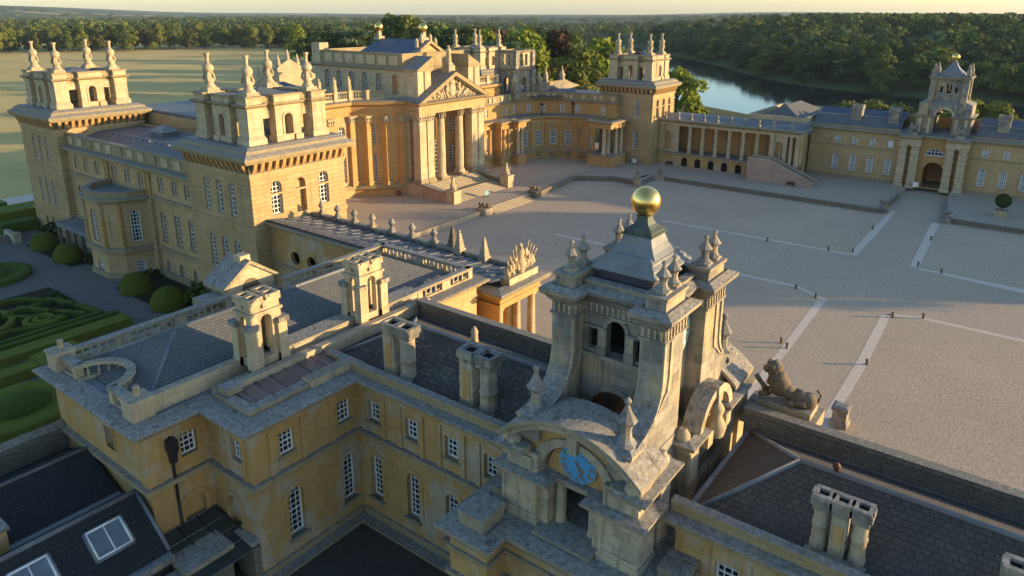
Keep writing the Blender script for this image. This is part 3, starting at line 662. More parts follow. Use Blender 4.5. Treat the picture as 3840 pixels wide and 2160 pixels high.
brackets(p, [(109.1, 106.4), (130.9, 106.4)], 20.35, .45, .6, .3, .7, ST, False)
p.build('entablature', M)
pd = MB(); zz = 21.3; ap = 27.2; hw = 11.6
pd.prism([(AX-hw+1, zz), (AX+hw-1, zz), (AX, ap-.75)], 'y', 106.9, 112, ST)
for s in (1, -1):
    pd.prism([(AX+s*hw, zz-.1), (AX, ap-.1), (AX, ap-1.0), (AX+s*(hw-1.7), zz-.1)], 'y', 105.4, 112, SLC)
    for i in range(1, 15):
        q = i/15; pd.box(AX+s*hw*(1-q)-.2, AX+s*hw*(1-q)+.2, 105.75, 106.9, zz+(ap-zz)*q-1.25, zz+(ap-zz)*q-.8, SLC)
    pd.quad((AX+s*hw, 105.4, zz), (AX+s*hw, 112, zz), (AX, 112, ap+.03), (AX, 105.4, ap+.03), SLC)
pd.build('pediment', M)
rl = MB(); rng = random.Random(3)      # carved coat of arms with supporters and trophies in high relief
for i in range(120):
    x = rng.uniform(-9, 9); hmax = (ap-.9-zz)*(1-abs(x)/(hw-1.2))-.35
    if hmax < .3: continue
    z = zz+rng.uniform(.15, hmax); s = rng.uniform(.16, .42)
    rl.sphere((AX+x, 106.85, z), s, CARV, 8, rng.uniform(.8, 1.9))
rl.lathe(AX, 106.8, [(.2, 21.5), (.95, 22.1), (1.15, 23.4), (.9, 24.3), (.3, 24.5)], CARV, 14, True, 0, 1, .5); rl.lathe(AX, 106.75, [(.7, 24.4), (.9, 24.8), (.5, 25.4), (.1, 25.7)], CARV, 10, True, 0, 1, .6)
for s in (1, -1): rl.tube([(AX+s*1.3, 106.7, 21.6), (AX+s*2.4, 106.6, 22.8), (AX+s*1.7, 106.6, 24.0), (AX+s*2.3, 106.6, 24.5)], .42, CARV); rl.tube([(AX+s*3.2, 106.7, 21.5), (AX+s*4.4, 106.6, 22.6), (AX+s*5.0, 106.6, 23.0)], .36, CARV); rl.tube([(AX+s*2.3, 106.7, 21.5), (AX+s*3.4, 106.6, 23.6)], .28, CARV)
rl.build('relief', M)
# clerestory (saloon attic)
a = MB(); X0, X1, Y0, Y1 = 110, 130.4, 107.4, 141
ua = lambda y: Y1-y
ea = AW([ua(y) for y in (136.6, 132.4, 128.2, 123.8, 119.3)], 22.6, 1.7, 4.1, win=(3, 5), bar=.1, fr=.16, d=.7, sur=.3) + [dict(u=ua(114.2), z=22.4, w=1.8, h=4.2, k='a', d=.6, back=STO, win=None, sur=.25), dict(u=ua(109.9), z=22.0, w=1.9, h=4.7, k='a', d=1.6, back=ST, win=None, sur=.3)]
wall(a, M, (X0, Y1), (X0, Y0+1), 21.2, 27.6, ea, STL)
wall(a, M, (X1, Y0+1), (X1, Y1), 21.2, 27.6, [], STL); wall(a, M, (X1, Y1), (X0, Y1), 21.2, 27.6, [], STL)
for xx in (X0, X1-4):     # pier pairs flanking the pediment, with little half gables
    s = 1 if xx == X0 else -1
    a.box(xx+(0.02 if s > 0 else 0), xx+4-(.02 if s < 0 else 0), Y0, Y0+5, 21.2, 27.55, STL); a.box(xx+1.75, xx+2.25, Y0-.05, Y0, 21.2, 27.5, DKST)
    a.prism([(xx-.4, 27.6), (xx+4.4, 27.6), (xx+4.4, 30.5), (xx-.4, 27.9)] if s > 0 else [(xx-.4, 27.6), (xx+4.4, 27.6), (xx+4.4, 27.9), (xx-.4, 30.5)], 'y', Y0-.4, Y0+4.5, SLC)
a.box(X0+4, X1-4, 113.2, 114, 21.2, 30, STL)
for x in (115.5, 124.8): a.lathe(x, 112.9, [(1.1, 24.6), (1.1, 24.61)], DKST, 16)
a.sweep(rect(X0, X1, Y0+5, Y1), CORN(27.4, .7, .6), SLC)
a.sweep(rect(X0+.2, X1-.2, Y0+4.6, Y1-.2), coping(27.95, 3.1, .6), SLC)
for i in range(8): a.box(X0+.02, X0+.2, 113.2+i*3.55, 115.9+i*3.55, 28.5, 30.5, STL)
a.sweep(rect(X0+.2, X1-.2, Y0+4.6, Y1-.2), BAND(28.05, .12, .35), SLC)
a.box(X0-.3, X0+2.3, Y1-2.6, Y1+.3, 27.6, 32.6, STL)
a.build('clerestory', M)
g = MB(); g.prism([(114.2, 30), (126, 30), (120.1, 33.3)], 'y', 113.4, 115, ST)
for s in (1, -1): g.prism([(120.1+s*6.6, 29.8), (120.1, 33.6), (120.1, 32.9), (120.1+s*5.2, 29.8)], 'y', 112.8, 116, SLC)
g.build('upper_gable', M)
r = MB(); r.quad((114.0, 114.5, 30.1), (114.0, 131, 30.1), (120, 128.8, 33.6), (120, 114.5, 33.6), LEADB); r.quad((126, 114.5, 30.1), (126, 131, 30.1), (120, 128.8, 33.6), (120, 114.5, 33.6), LEADB); r.tri((114, 131, 30.1), (126, 131, 30.1), (120, 128.8, 33.6), LEADB)
r.box(X0+.7, X1-.7, Y0+5, Y1-.7, 29.9, 30.1, LEADX); r.build('ridge_roof', M)
for y in (115.0, 129.3):
    q = MB(); q.sq(120, y, [(.9, 33.3), (.9, 34.0), (.45, 34.2), (.42, 35.2), (.6, 35.3)], CARV); q.sphere((120, y, 36.2), 1.02, GOLD, 20); q.build('ball_finial', M)
q = MB()
for s in (1, -1):
    for i in range(2): q.lathe(120+s*(1.4+i*1.6), 114.2, [(.45, 32.9-i*.9), (.35, 33.7-i*.9), (.42, 34.2-i*.9), (.12, 34.9-i*.9)], CARV, 8)
q.build('gable_figure', M)
q = MB(); q.sq(120, 107.6, [(1.0, 26.6), (1.0, 28.3), (.75, 28.4), (.75, 28.8)], CARV); q.lathe(120, 107.6, [(.7, 28.8), (.62, 30.0), (.5, 31.0), (.62, 31.6), (.25, 32.0)], CARV, 9); q.sphere((120, 107.6, 32.3), .34, CARV, 10); q.build('statue', M)
bl = MB()
for s in (1, -1):
    X = lambda x: AX+s*(x-AX)
    bl.sweep([(X(88.7), 118.3), (X(100.8), 118.3), (X(107), 114.5)] if s > 0 else [(X(107), 114.5), (X(100.8), 118.3), (X(88.7), 118.3)], [(0, 21.6), (0, 22.1), (-.5, 22.1), (-.5, 21.6)], STL, False)
    bl.sweep([(X(88.7), 118.3), (X(100.8), 118.3), (X(107), 114.5)] if s > 0 else [(X(107), 114.5), (X(100.8), 118.3), (X(88.7), 118.3)], [(.1, 23.3), (.1, 23.6), (-.6, 23.6), (-.6, 23.3)], SLC, False)
    for A, B in (((X(88.9), 118.55), (X(100.8), 118.55)), ((X(100.8), 118.55), (X(107), 114.8))): balusters(bl, A, B, 22.1, 23.3, STL, .55, .11)
    for x, y in ((89.2, 118.55), (93.1, 118.55), (97.0, 118.55), (100.8, 118.5), (104, 116.6)): bl.sq(X(x), y, [(.5, 21.6), (.5, 23.4), (.6, 23.45), (.6, 23.7)], STL)
bl.build('balustrade', M)
for x in (93.1, 97.0, 100.8):
    q = MB(); q.lathe(x, 118.55, [(.5, 23.7), (.55, 24.3), (.42, 25.2), (.48, 25.9), (.2, 26.2)], CARV, 9); q.sphere((x, 118.55, 26.4), .26, CARV, 8); q.build('parapet_figure', M)
# ------------------------------------------------------------------ west quadrant wall (curved) and its upper storey
Q = thing('curved_wing', 'curved court wing with engaged columns, tall sash windows and set-back attic storey', 'palace wing', (158, 108, .9))
b = MB(); z0 = .6
lo = [(138, 114.2), (144.2, 114.2), (144.2, 111.8), (151.6, 111.8), (151.6, 113.4), (154.2, 113.2), (158.0, 112.0), (161.4, 109.6), (163.8, 106.4), (165.2, 102.6), (165.3, 98.8), (164.0, 95.6)]
for i in range(len(lo)-1):
    A, B = lo[i], lo[i+1]; Lw = math.hypot(B[0]-A[0], B[1]-A[1]); o = []
    if i in (5, 6, 7, 8): o = row((Lw/2,), 4.6, 1.75, 4.0, win=(3, 6), bar=.11, fr=.18, d=.3, sur=.15) + [dict(u=Lw/2, z=9.3, w=1.3, h=1.3, k='o', d=.25, back=CARV, win=None, sur=.2)]
    elif i == 9: o = [dict(u=Lw/2, z=4.3, w=1.7, h=5.2, k='a', d=.4, back=STO, win=None, sur=.2)]
    elif i == 10: o = row((Lw/2,), 4.0, 1.3, 3.9, win=(3, 6), bar=.1, fr=.16, d=.3)
    elif i == 0: o = row((3.4,), 4.6, 1.2, 4.0, win=(3, 6), bar=.1, fr=.17, d=.3) + [dict(u=3.4, z=9.3, w=1.2, h=1.2, k='o', d=.25, back=CARV, win=None, sur=.2)]
    wall(b, Q, A, B, z0, 12.0, o, STO)
    if 4 <= i <= 10: b.lathe(A[0], A[1], [(.62, 3.6), (.62, 4.0), (.5, 4.2), (.46, 9.8), (.6, 10.4), (.6, 10.6)], STP, 10)
    if 5 <= i <= 9:
        mx, my = (A[0]+B[0])/2, (A[1]+B[1])/2; b.sphere((mx-.1, my-.2, 2.0), .62, SLC, 8, 1.0)
for x, y in ((139.4, 114.1), (142.4, 114.1), (145.2, 111.7), (147.2, 111.7)): b.lathe(x, y, [(.6, 3.6), (.5, 4.2), (.46, 9.8), (.6, 10.5)], STO, 10)
b.sweep(lo, BAND(2.9, .5, .9), SLC, False); b.sweep(lo, BAND(z0, .4, .8), STO, False)
b.sweep(lo, [(0, 10.6), (.35, 10.6), (.35, 11.6), (.7, 11.8), (1.0, 12.2), (1.0, 12.45), (-4.5, 12.7), (-4.5, 10.6)], STO, False)
b.sweep(lo, [(.98, 12.2), (1.05, 12.5), (-3, 12.75), (-3, 12.3)], SLC, False); b.build('wall', Q)
# porches: column pairs standing free in front of the wall ends
for nm, spots, bx2 in (('porch', ((149.2, 110.1), (150.8, 110.1)), (148.2, 151.9, 109.2, 112)), ('porch', ((161.3, 91.4), (163.6, 91.4), (165.2, 90.0), (167.4, 89.8)), (160.4, 168.6, 88.9, 95.7))):
    p = MB(); x0, x1, y0, y1 = bx2; p.box(x0, x1, y0, y1, .6, 3.4, STO); p.box(x0-.25, x1+.1, y0-.25, y1, 3.4, 3.85, SLC)
    p.box(x0+.2, x1, y0+.2, y1, 10.7, 12.0, STO); p.sweep(rect(x0+.2, x1, y0+.2, y1+.2), CORN(11.9, .8, .7), SLC)
    for x, y in spots: p.lathe(x, y, [(.62, 3.85), (.62, 4.1), (.5, 4.25), (.5, 6.5), (.42, 10.2), (.58, 10.5), (.58, 10.75)], STL, 12)
    p.build(nm, Q)
u = MB(); up = [(137, 116.0), (150.8, 116.0), (157.5, 116.4), (163.2, 113.6), (166.0, 109.4), (168.0, 101.0), (168.2, 92.0), (170.3, 92.0)]
for i in range(len(up)-1):
    A, B = up[i], up[i+1]; Lw = math.hypot(B[0]-A[0], B[1]-A[1])
    us = {0: (6.4,), 1: (1.4, 4.9), 2: (3.4,), 3: (1.4,), 4: (1.8, 6.2), 5: (5.2,), 6: ()}[i]
    wall(u, Q, A, B, 12.4, 16.2, row(us, 13.2, 1.35, 2.1, win=(3, 4), bar=.1, fr=.2, d=.25, sur=.15), STO)
u.sweep(up, CORN(16.0, .5, .5), SLC, False); u.sweep([(x+.0, y) for x, y in up], coping(16.4, 2.1, .6), SLC, False)
for i in range(len(up)-2):
    A, B = Vector(up[i]), Vector(up[i+1]); n = max(2, int((B-A).length/1.6)); d = (B-A).normalized(); nn = Vector((d.y, -d.x))
    for j in range(n):
        if (i*3+j) % 3 == 0: continue
        c = A+(B-A)*((j+.5)/n)+nn*.1; e = c+d*.5; c = c-d*.5
        u.prism([(c.x, c.y), (e.x, e.y), (e.x+nn.x*.12, e.y+nn.y*.12), (c.x+nn.x*.12, c.y+nn.y*.12)], 'z', 16.95, 18.1, STL)
u.build('attic_storey', Q)
r = MB(); r.prism([(137, 116.6), (157.4, 117), (163.6, 114.2), (167, 109.6), (169, 101), (169, 92), (186, 98), (186, 141), (137, 141)], 'z', 12, 17.2, LEADX)
r.quad((157, 118, 17.3), (168.6, 104, 17.3), (176, 110, 18.6), (164, 124, 18.6), LEADB); r.quad((176, 110, 18.6), (164, 124, 18.6), (172, 134, 17.3), (184, 118, 17.3), LEADB)
r.tri((157, 118, 17.3), (164, 124, 18.6), (172, 134, 17.3), LEADB); r.tri((168.6, 104, 17.3), (176, 110, 18.6), (184, 118, 17.3), LEADB); r.build('roof', Q)
for x, y in ((160.2, 110.3), (166.6, 104.5)):
    dp = MB(); dp.tube([(x, y, 16.0), (x, y, 12.7)], .14, IRON); dp.sq(x, y, [(.32, 15.3), (.32, 15.9)], IRON); dp.build('downpipe', Q)

# ------------------------------------------------------------------ chapel bellcote: open upper stage on arches
BC = thing('bellcote', 'square open stone bellcote with arched lower stage rising behind the curved wing', 'bell tower', (160, 118, 17))
b = MB(); x0, x1, y0, y1 = 156.6, 164.2, 116.5, 122.5
for A, B, w_ in (((x0, y1), (x0, y0), 6), ((x0, y0), (x1, y0), 7.6), ((x1, y0), (x1, y1), 6), ((x1, y1), (x0, y1), 7.6)):
    wall(b, None, A, B, 17, 24.4, [dict(u=w_/2, z=18.2, w=2.0, h=4.4, k='a', d=.8, back=None, sur=.3)], STG)
    wall(b, None, A, B, 25, 29.2, [dict(u=w_*.36, z=25.6, w=w_*.16, h=3, k='r', d=.6), dict(u=w_*.64, z=25.6, w=w_*.16, h=3, k='r', d=.6)], STL)
b.sweep(rect(x0, x1, y0, y1), CORN(24.3, .6, .6), SLC); b.sweep(rect(x0, x1, y0, y1), CORN(29.0, .5, .6), SLC)
for x, y in ((x0, y0), (x1, y0), (x1, y1), (x0, y1)): b.sq(x, y, [(.75, 17), (.75, 24.4), (.6, 24.5), (.6, 29.5)], STG)
b.box(x0+.6, x1-.6, y0+.6, y1-.6, 24.3, 24.8, SLC)
b.build('tower_shaft', BC)
f = MB(); f.box(164.8, 179, 114.5, 115.5, 17, 20.4, STG); f.sweep(rect(164.8, 179, 114.5, 115.5), BAND(20.2, .2, .35), SLC); f.prism([(179, 20.4), (186, 18.4), (179, 17.8)], 'y', 114.5, 116.5, SLB); f.build('screen_wall', BC)
for x, s in ((155.2, 1), (166.6, .9), (178.4, 1.1), (170, .8)):
    f = MB(); f.sq(x, 115.8, [(.7, 19.8 if x > 164 else 17), (.7, 21)], STG); f.lathe(x, 115.8, [(.55, 21), (.9*s, 21.9), (.55, 22.6), (.2, 23.6), (.1, 24.6)], CARV, 8); f.build('finial', BC)

# ------------------------------------------------------------------ west colonnade with raised walk and stair
K = thing('colonnade', 'long open colonnade on an arched podium below the distant corner tower', 'colonnade', (177, 64, .9))
b = MB()
ys = (74.5, 70.9, 67.3, 63.8, 60.2, 57.2)
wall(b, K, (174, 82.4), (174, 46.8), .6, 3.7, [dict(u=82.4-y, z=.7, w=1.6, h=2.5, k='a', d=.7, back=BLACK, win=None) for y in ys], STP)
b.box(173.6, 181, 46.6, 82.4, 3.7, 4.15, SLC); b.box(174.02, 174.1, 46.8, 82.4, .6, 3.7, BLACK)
wall(b, K, (180.6, 82.4), (180.6, 46.8), 4.1, 11.4, [dict(u=82.4-y, z=4.5, w=2.3, h=5.8, k='r', d=.18, back=STO, win=None) for y in (76, 72.3, 68.8, 65.2, 61.7, 58.2, 54.7)], STO)
b.box(174.6, 181, 80.9, 82.4, 4.1, 11.2, ST); b.box(175, 181, 46.8, 47.4, 4.1, 11.2, STO)
for y0, y1 in ((77.6, 82.4), (49.4, 53.0)):
    wall(b, K, (175.2, y1), (175.2, y0), 4.1, 11.2, [dict(u=(y1-y0)*.5, z=4.8, w=1.7, h=4.9, k='a', d=.6, back=STO, win=None, sur=.2)], STL)
    for y in (y0+.25, y1-.25): b.box(174.85, 175.2, y-.4, y+.4, 4.1, 11.2, STL)
b.build('wall', K)
for y in (77.4, 74.0, 70.5, 67.0, 63.5, 60.0, 56.5, 53.1, 48.4, 47.0):
    c = MB(); c.lathe(175.4, y, [(.6, 4.15), (.6, 4.35), (.48, 4.5), (.48, 6.5), (.4, 10.7), (.56, 10.95), (.56, 11.2)], STL, 12); c.build('column', K)
c = MB(); c.lathe(178.2, 47.0, [(.6, 4.15), (.48, 4.5), (.4, 10.7), (.56, 11.2)], STL, 12); c.build('column', K)
e = MB(); e.box(174.8, 181, 46.4, 82.6, 11.2, 12.3, STL); e.sweep([(174.8, 82.6), (174.8, 46.4), (181, 46.4)], [(0, 11.9), (.8, 12.2), (1.1, 12.6), (1.0, 12.75), (-.2, 12.9), (-.2, 11.9)], SLC, False)
e.quad((174.2, 46, 12.75), (174.2, 82.6, 12.75), (181, 82.6, 13.6), (181, 46, 13.6), LEADX); e.box(181, 187, 46.4, 82.6, 11, 13.0, LEAD); e.build('entablature', K)
# the stair of pink stone: solid parapet walls falling northward
s = MB(); poly = [(56.4, .7), (56.4, 6.1), (52.6, 6.0), (51.6, 6.2), (41.2, 1.9), (41.2, .7)]
s.prism(poly, 'x', 169.2, 169.6, PNK); s.prism([(a, z+.001) for a, z in poly], 'x', 172.6, 173.0, PNK)
for xx in (169.0, 172.4): s.prism([(56.5, 6.1), (52.6, 6.0), (51.6, 6.2), (41.1, 1.9), (41.1, 2.1), (51.6, 6.45), (52.6, 6.3), (56.5, 6.35)], 'x', xx, xx+.8, STL)
s.box(169.6, 172.6, 52, 56.4, .7, 4.15, PNK); s.box(172.6, 174, 52, 56.4, .7, 4.1, PNK)
for i in range(16): s.box(169.6, 172.6, 51.6-(i+1)*.62, 51.6-i*.62, .7, 4.1-(i+1)*.2, STL)
s.box(169.3, 172.9, 56.1, 56.38, .7, 6.0, PNK); s.build('stair', K)
VASE = [(.42, 0), (.42, .35), (.25, .4), (.2, .55), (.5, .95), (.55, 1.15), (.35, 1.4), (.2, 1.5), (.34, 1.62), (.12, 1.75)]
def vase(x, y, z, label, group, s=1.0, m=STG, src=[None]):
    b = MB(); b.sq(x, y, [(.45*s, z), (.45*s, z+.5*s), (.52*s, z+.55*s), (.52*s, z+.7*s)], m); b.lathe(x, y, [(r*s, z+.7*s+q*s) for r, q in VASE], m, 10)
    o = b.build('parapet_vase'); tag(o, label, 'vase', group); return o
for i, y in enumerate((81.0, 77.4, 73.9, 70.4, 66.9, 63.4, 59.9, 56.4, 52.8, 48.4)):
    vase(175.2, y, 12.75, 'small stone vase on the eaves of the long colonnade facing the court', 'vases along the far colonnade', .78)
for y in (78.8, 50.9):
    b = MB(); b.sq(175.6, y, [(.5, 4.15), (.5, 5.1)], STL); b.lathe(175.6, y, [(.4, 5.1), (.42, 5.9), (.32, 6.5), (.42, 7.1), (.3, 7.4), (.14, 7.5)], CARV, 8); b.sphere((175.6, y, 7.68), .22, CARV, 8)
    tag(b.build('statue'), 'pale stone statue in the colonnade niche %s' % ('next to the corner tower' if y > 60 else 'above the pink stair'), 'statue')

# ------------------------------------------------------------------ stable range with its gate and cupola tower
G = thing('stable_range', 'two storey stone range with round headed windows and great gateway across the court', 'palace wing', (190, 20, .9))
b = MB(); xw = 186.3; y1, y0 = 47.0, -24.0
sqs = (40.6, 36.7, 32.85, 29.0, 10.1, 6.2, 2.3, -1.6, -5.5, -9.4)
ops = []
for y in sqs:
    ops += AW((y1-y,), 2.7, 1.45, 3.9, win=(4, 7), bar=.11, fr=.17, d=.25, sur=.2, sill=.12)
    ops += row((y1-y,), 9.25, 1.3, 1.65, win=(3, 4) if y != 29.0 else None, bar=.11, fr=.17, d=.25, sur=.15, **({'back': WHITE} if y == 29.0 else {}))
wall(b, G, (xw, y1), (xw, 27.2), .6, 12.2, [o for o in ops if o['u'] < y1-27.5], ST)
wall(b, G, (xw, 12.8), (xw, y0), .6, 12.2, [dict(o, u=o['u']-(y1-12.8)) for o in ops if o['u'] > y1-12.5], ST)
for A, B in (((xw, y1), (xw, 27.2)), ((xw, 12.8), (xw, y0))):
    b.sweep([A, B], BAND(8.5, .12, .3), SLC, False); b.sweep([A, B], BAND(.6, .2, .9), SLC, False); b.sweep([A, B], CORN(12.1, .8, .8), SLC, False)
    b.sweep([(A[0]+.5, A[1]), (B[0]+.5, B[1])], [(0, 12.9), (0, 13.5), (-.4, 13.5), (-.4, 12.9)], SLC, False)
# gate bay: arch with passage, lunette above
wall(b, G, (xw-.2, 27.2), (xw-.2, 12.8), .6, 12.2, [dict(u=27.2-19.5, z=.9, w=4.1, h=6.0, k='a', d=9, win=None), dict(u=27.2-19.7, z=8.3, w=4.2, h=1.7, k='s', d=.4, win=(6, 2), bar=.12, fr=.2, sur=.2)], STO)
b.sweep([(xw-.2, 27.2), (xw-.2, 12.8)], CORN(12.1, .8, .8), SLC, False); b.box(xw, xw+10, 12.8, 27.2, 12.6, 13.4, LEADX)
b.box(xw+9, xw+9.3, 12.8, 17.2, .6, 12, STO); b.box(xw+9, xw+9.3, 21.8, 27.2, .6, 12, STO)
b.box(xw+22, xw+22.4, 5, 34, .6, 9, STL); b.box(xw+21.8, xw+22, 16.2, 18.6, 1.0, 4.2, STO); b.box(xw+18, xw+20, 14, 17.6, .9, 2.4, IRON)
b.build('wall', G)
for yy in (26.0, 23.5, 16.6, 14.1):
    c = MB(); c.sq(185.2, yy, [(.95, .6), (.95, 1.5), (.78, 1.6), (.74, 10.0), (.9, 10.3), (.9, 10.6)], STL)
    for i in range(6): c.sq(185.2, yy, [(.86, 2.0+i*1.35), (.86, 2.65+i*1.35)], STL)
    c.build('gate_pilaster', G)
c = MB()
for ya, yb in ((22.5, 27.0), (13.1, 17.6)):
    c.box(184.2, 186.2, ya, yb, 10.6, 12.0, STL); c.sweep([(184.2, yb), (184.2, ya)], CORN(11.95, .6, .75), SLC, False); c.box(184.2, 187, ya, yb, 12.0, 12.8, STL)
c.build('gate_entablature', G)
for yy in (24.6, 15.2):
    c = MB(); c.box(184.9, 187.1, yy-1.0, yy+1.0, 12.7, 13.5, STG); c.sphere((186, yy, 14.2), .75, STG, 8, 1.0); c.sphere((186, yy-.4, 15.0), .5, STG, 8); c.lathe(186, yy+.5, [(.4, 13.5), (.5, 14.6), (.15, 15.6)], STG, 7); c.build('trophy', G)
r = MB()
for ya, yb in ((27.4, 47), (-24, 12.6)):
    r.quad((187.2, ya, 13.1), (187.2, yb, 13.1), (190.5, yb, 15.4), (190.5, ya, 15.4), LEADY); r.quad((190.5, ya, 15.4), (190.5, yb, 15.4), (197, yb, 15.0), (197, ya, 15.0), LEADX); r.box(190.3, 190.7, ya, yb, 15.3, 15.65, LEAD)
    r.quad((193, ya, 15.2), (193, yb, 15.2), (196, yb, 16.6), (196, ya, 16.6), LEADB)
r.box(187.2, 197, -24, 47, 12.5, 13.05, LEAD); r.box(197, 197.4, -24, 47, .6, 16, ST); r.build('roof', G)
for yy in (37.7, 29.5, 7.8, -8):
    c = MB(); c.box(189.2, 191.6, yy-1.15, yy+1.15, 13.5, 17.4, STG); c.sweep(rect(189.2, 191.6, yy-1.15, yy+1.15), BAND(17.2, .15, .3), STG); c.box(189.1, 191.7, yy-1.25, yy+1.25, 17.5, 18.2, STG); c.box(190, 190.8, yy-.7, yy+.7, 18.2, 18.25, BLACK); c.build('chimney', G)
# far pavilion of the stable court (its lit hipped roof shows above the colonnade) and the north pavilion
S = thing('stable_pavilion', 'low pavilion with sunlit hipped roof and parapet behind the far colonnade', 'pavilion', (200, 55, 0))
b = MB(); b.box(183, 210, 47.5, 62, 0, 13.0, ST); b.sweep(rect(183, 210, 47.5, 62), CORN(12.8, .8, .7), SLC); b.sweep(rect(183.3, 209.7, 47.8, 61.7), coping(13.5, 1.3, .5), STL); b.build('wall', S)
b = MB(); b.hip(184, 209, 48.5, 61, 13.6, 16.8, SLX, 'x'); b.build('roof', S)
NP = thing('stable_pavilion', 'north stable pavilion with arched chimneys beyond the right edge of the court', 'pavilion', (190, -30, 0))
b = MB(); b.box(182, 206, -46, -25, 0, 13.0, ST); b.build('wall', NP); b = MB(); b.hip(182, 206, -46, -25, 13.6, 17.5, SLX, 'y'); b.build('roof', NP)
arch_stack(NP, 188, 191, -30, -28.2, 13.5, 20.5, STL); arch_stack(NP, 188, 191, -41, -39.2, 13.5, 20.5, STL)

W = thing('gate_tower', 'smaller domed gate tower with gilded ball above the far archway', 'gate tower', (191, 19.2, 13))
b = MB(); cy = 19.2; x0, x1 = 187.0, 195.5
for yy in (15.6, 22.8):
    b.box(x0, x1, yy-1.75, yy+1.75, 13.0, 17.0, STG)
    b.box(x0-.4, x0+1.0, yy-1.2, yy-.6, 13, 16.9, STL); b.box(x0-.4, x0+1.0, yy+.6, yy+1.2, 13, 16.9, STL)
    b.sweep(rect(x0-.2, x1+.2, yy-1.75, yy+1.75), CORN(16.9, .55, .55), SLC)
wall(b, None, (x0, cy+5.2), (x0, cy-5.2), 17.2, 20.0, [dict(u=5.2, z=17.2, w=3.4, h=1.75, k='s', d=1.0, sur=.45, sp=.3, sm=STL)], STG)
wall(b, None, (x1, cy-5.2), (x1, cy+5.2), 17.2, 20.0, [dict(u=5.2, z=17.2, w=3.4, h=1.75, k='s', d=1.0)], STG)
wall(b, None, (x0, cy-5.2), (x1, cy-5.2), 17.2, 20, [], STG); wall(b, None, (x1, cy+5.2), (x0, cy+5.2), 17.2, 20, [], STG)
for s in (-1, 1): b.prism([(cy+s*5.2, 17.4), (cy+s*5.2, 18.0), (cy+s*3.4, 20.6), (cy+s*3.2, 17.4)], 'x', x0-.3, x0+.2, STG)
b.frus(x0, x1, cy-5.2, cy+5.2, 20, x0+1.5, x1-1.5, cy-3.4, cy+3.4, 20.8, SLB); b.build('arch_stage', W)
b = MB(); X0, X1, Y0, Y1 = 188.2, 194.2, cy-3.2, cy+3.2
ow = [dict(u=3.2, z=22.4, w=1.1, h=2.1, k='a', d=.5, back=None, sur=.2), dict(u=1.75, z=22.5, w=.45, h=1.3, k='r', d=.5, back=BLACK), dict(u=4.65, z=22.5, w=.45, h=1.3, k='r', d=.5, back=BLACK)]
for A, B in (((X0, Y1), (X0, Y0)), ((X1, Y0), (X1, Y1))): wall(b, None, A, B, 20.3, 25.6, ow, STG)
for A, B in (((X0, Y0), (X1, Y0)), ((X1, Y1), (X0, Y1))): wall(b, None, A, B, 20.3, 25.6, [dict(u=3, z=22.4, w=1.1, h=2.1, k='a', d=.5, sur=.2)], STG)
for x in (X0, X1):
    for y in (Y0, Y1): b.frus(x-.9, x+.9, y-.6, y+.6, 20.3, x-.7, x+.7, y-.6, y+.6, 25.6, STG)
b.sweep(rect(X0-.5, X1+.5, Y0-.4, Y1+.4), CORN(25.4, .6, .6), SLC); b.build('belfry', W)
b = MB(); b.sq(191.2, cy, [(3.0, 25.9), (3.0, 26.3), (2.6, 26.4), (2.6, 26.8), (2.1, 26.9), (1.2, 27.7), (.65, 28.6), (.6, 28.9), (.7, 29.0), (.35, 29.1), (.3, 29.5)], LEADG); b.build('cupola', W)
b = MB(); b.sphere((191.2, cy, 30.2), .82, GOLD, 20); b.build('gilded_ball', W)
for x in (X0, X1):
    for y in (Y0-.1, Y1+.1):
        b = MB(); b.sq(x, y, [(.6, 25.9), (.6, 26.6)], STG); b.lathe(x, y, [(.35, 26.6), (.55, 27.2), (.35, 27.7), (.3, 28.0), (.12, 28.8)], STG, 8); b.build('finial', W)

# ------------------------------------------------------------------ the court: terraces, steps, gravel, paving bands
def flat(name, poly, z, m, thick=None, kind='structure', skirt=None):
    b = MB()
    if thick: b.prism(poly, 'z', z-thick, z, m)
    else:
        t3 = tessellate_polygon([[Vector((x, y, 0)) for x, y in poly]]); b.add([(x, y, z) for x, y in poly], [tuple(q) for q in t3], m)
    o = b.build(name); o['kind'] = kind; return o
flat('court', [(44, -60), (196, -60), (196, 27), (188, 50), (188, 120), (70, 120), (54, 84), (54, 44), (44, 44)], 0.0, PATHM)
gp = [[(128.2, 56), (128.2, 24.2), (145.2, 23.6), (157, 23.6), (157, 56)], [(65, 70), (65, 22.2), (103.2, 22.4), (105.8, 25.6), (106.6, 27.5), (106.6, 70)], [(64, 13.2), (85, 13.0), (103.2, 13.0), (105, 10.2), (105, -30), (64, -30)], [(128, 13.2), (126.8, 9.8), (125.5, -30), (158, -30), (158, 13.2)]]
for i, q in enumerate(gp): flat('gravel_panel', q, .006, GRAV)
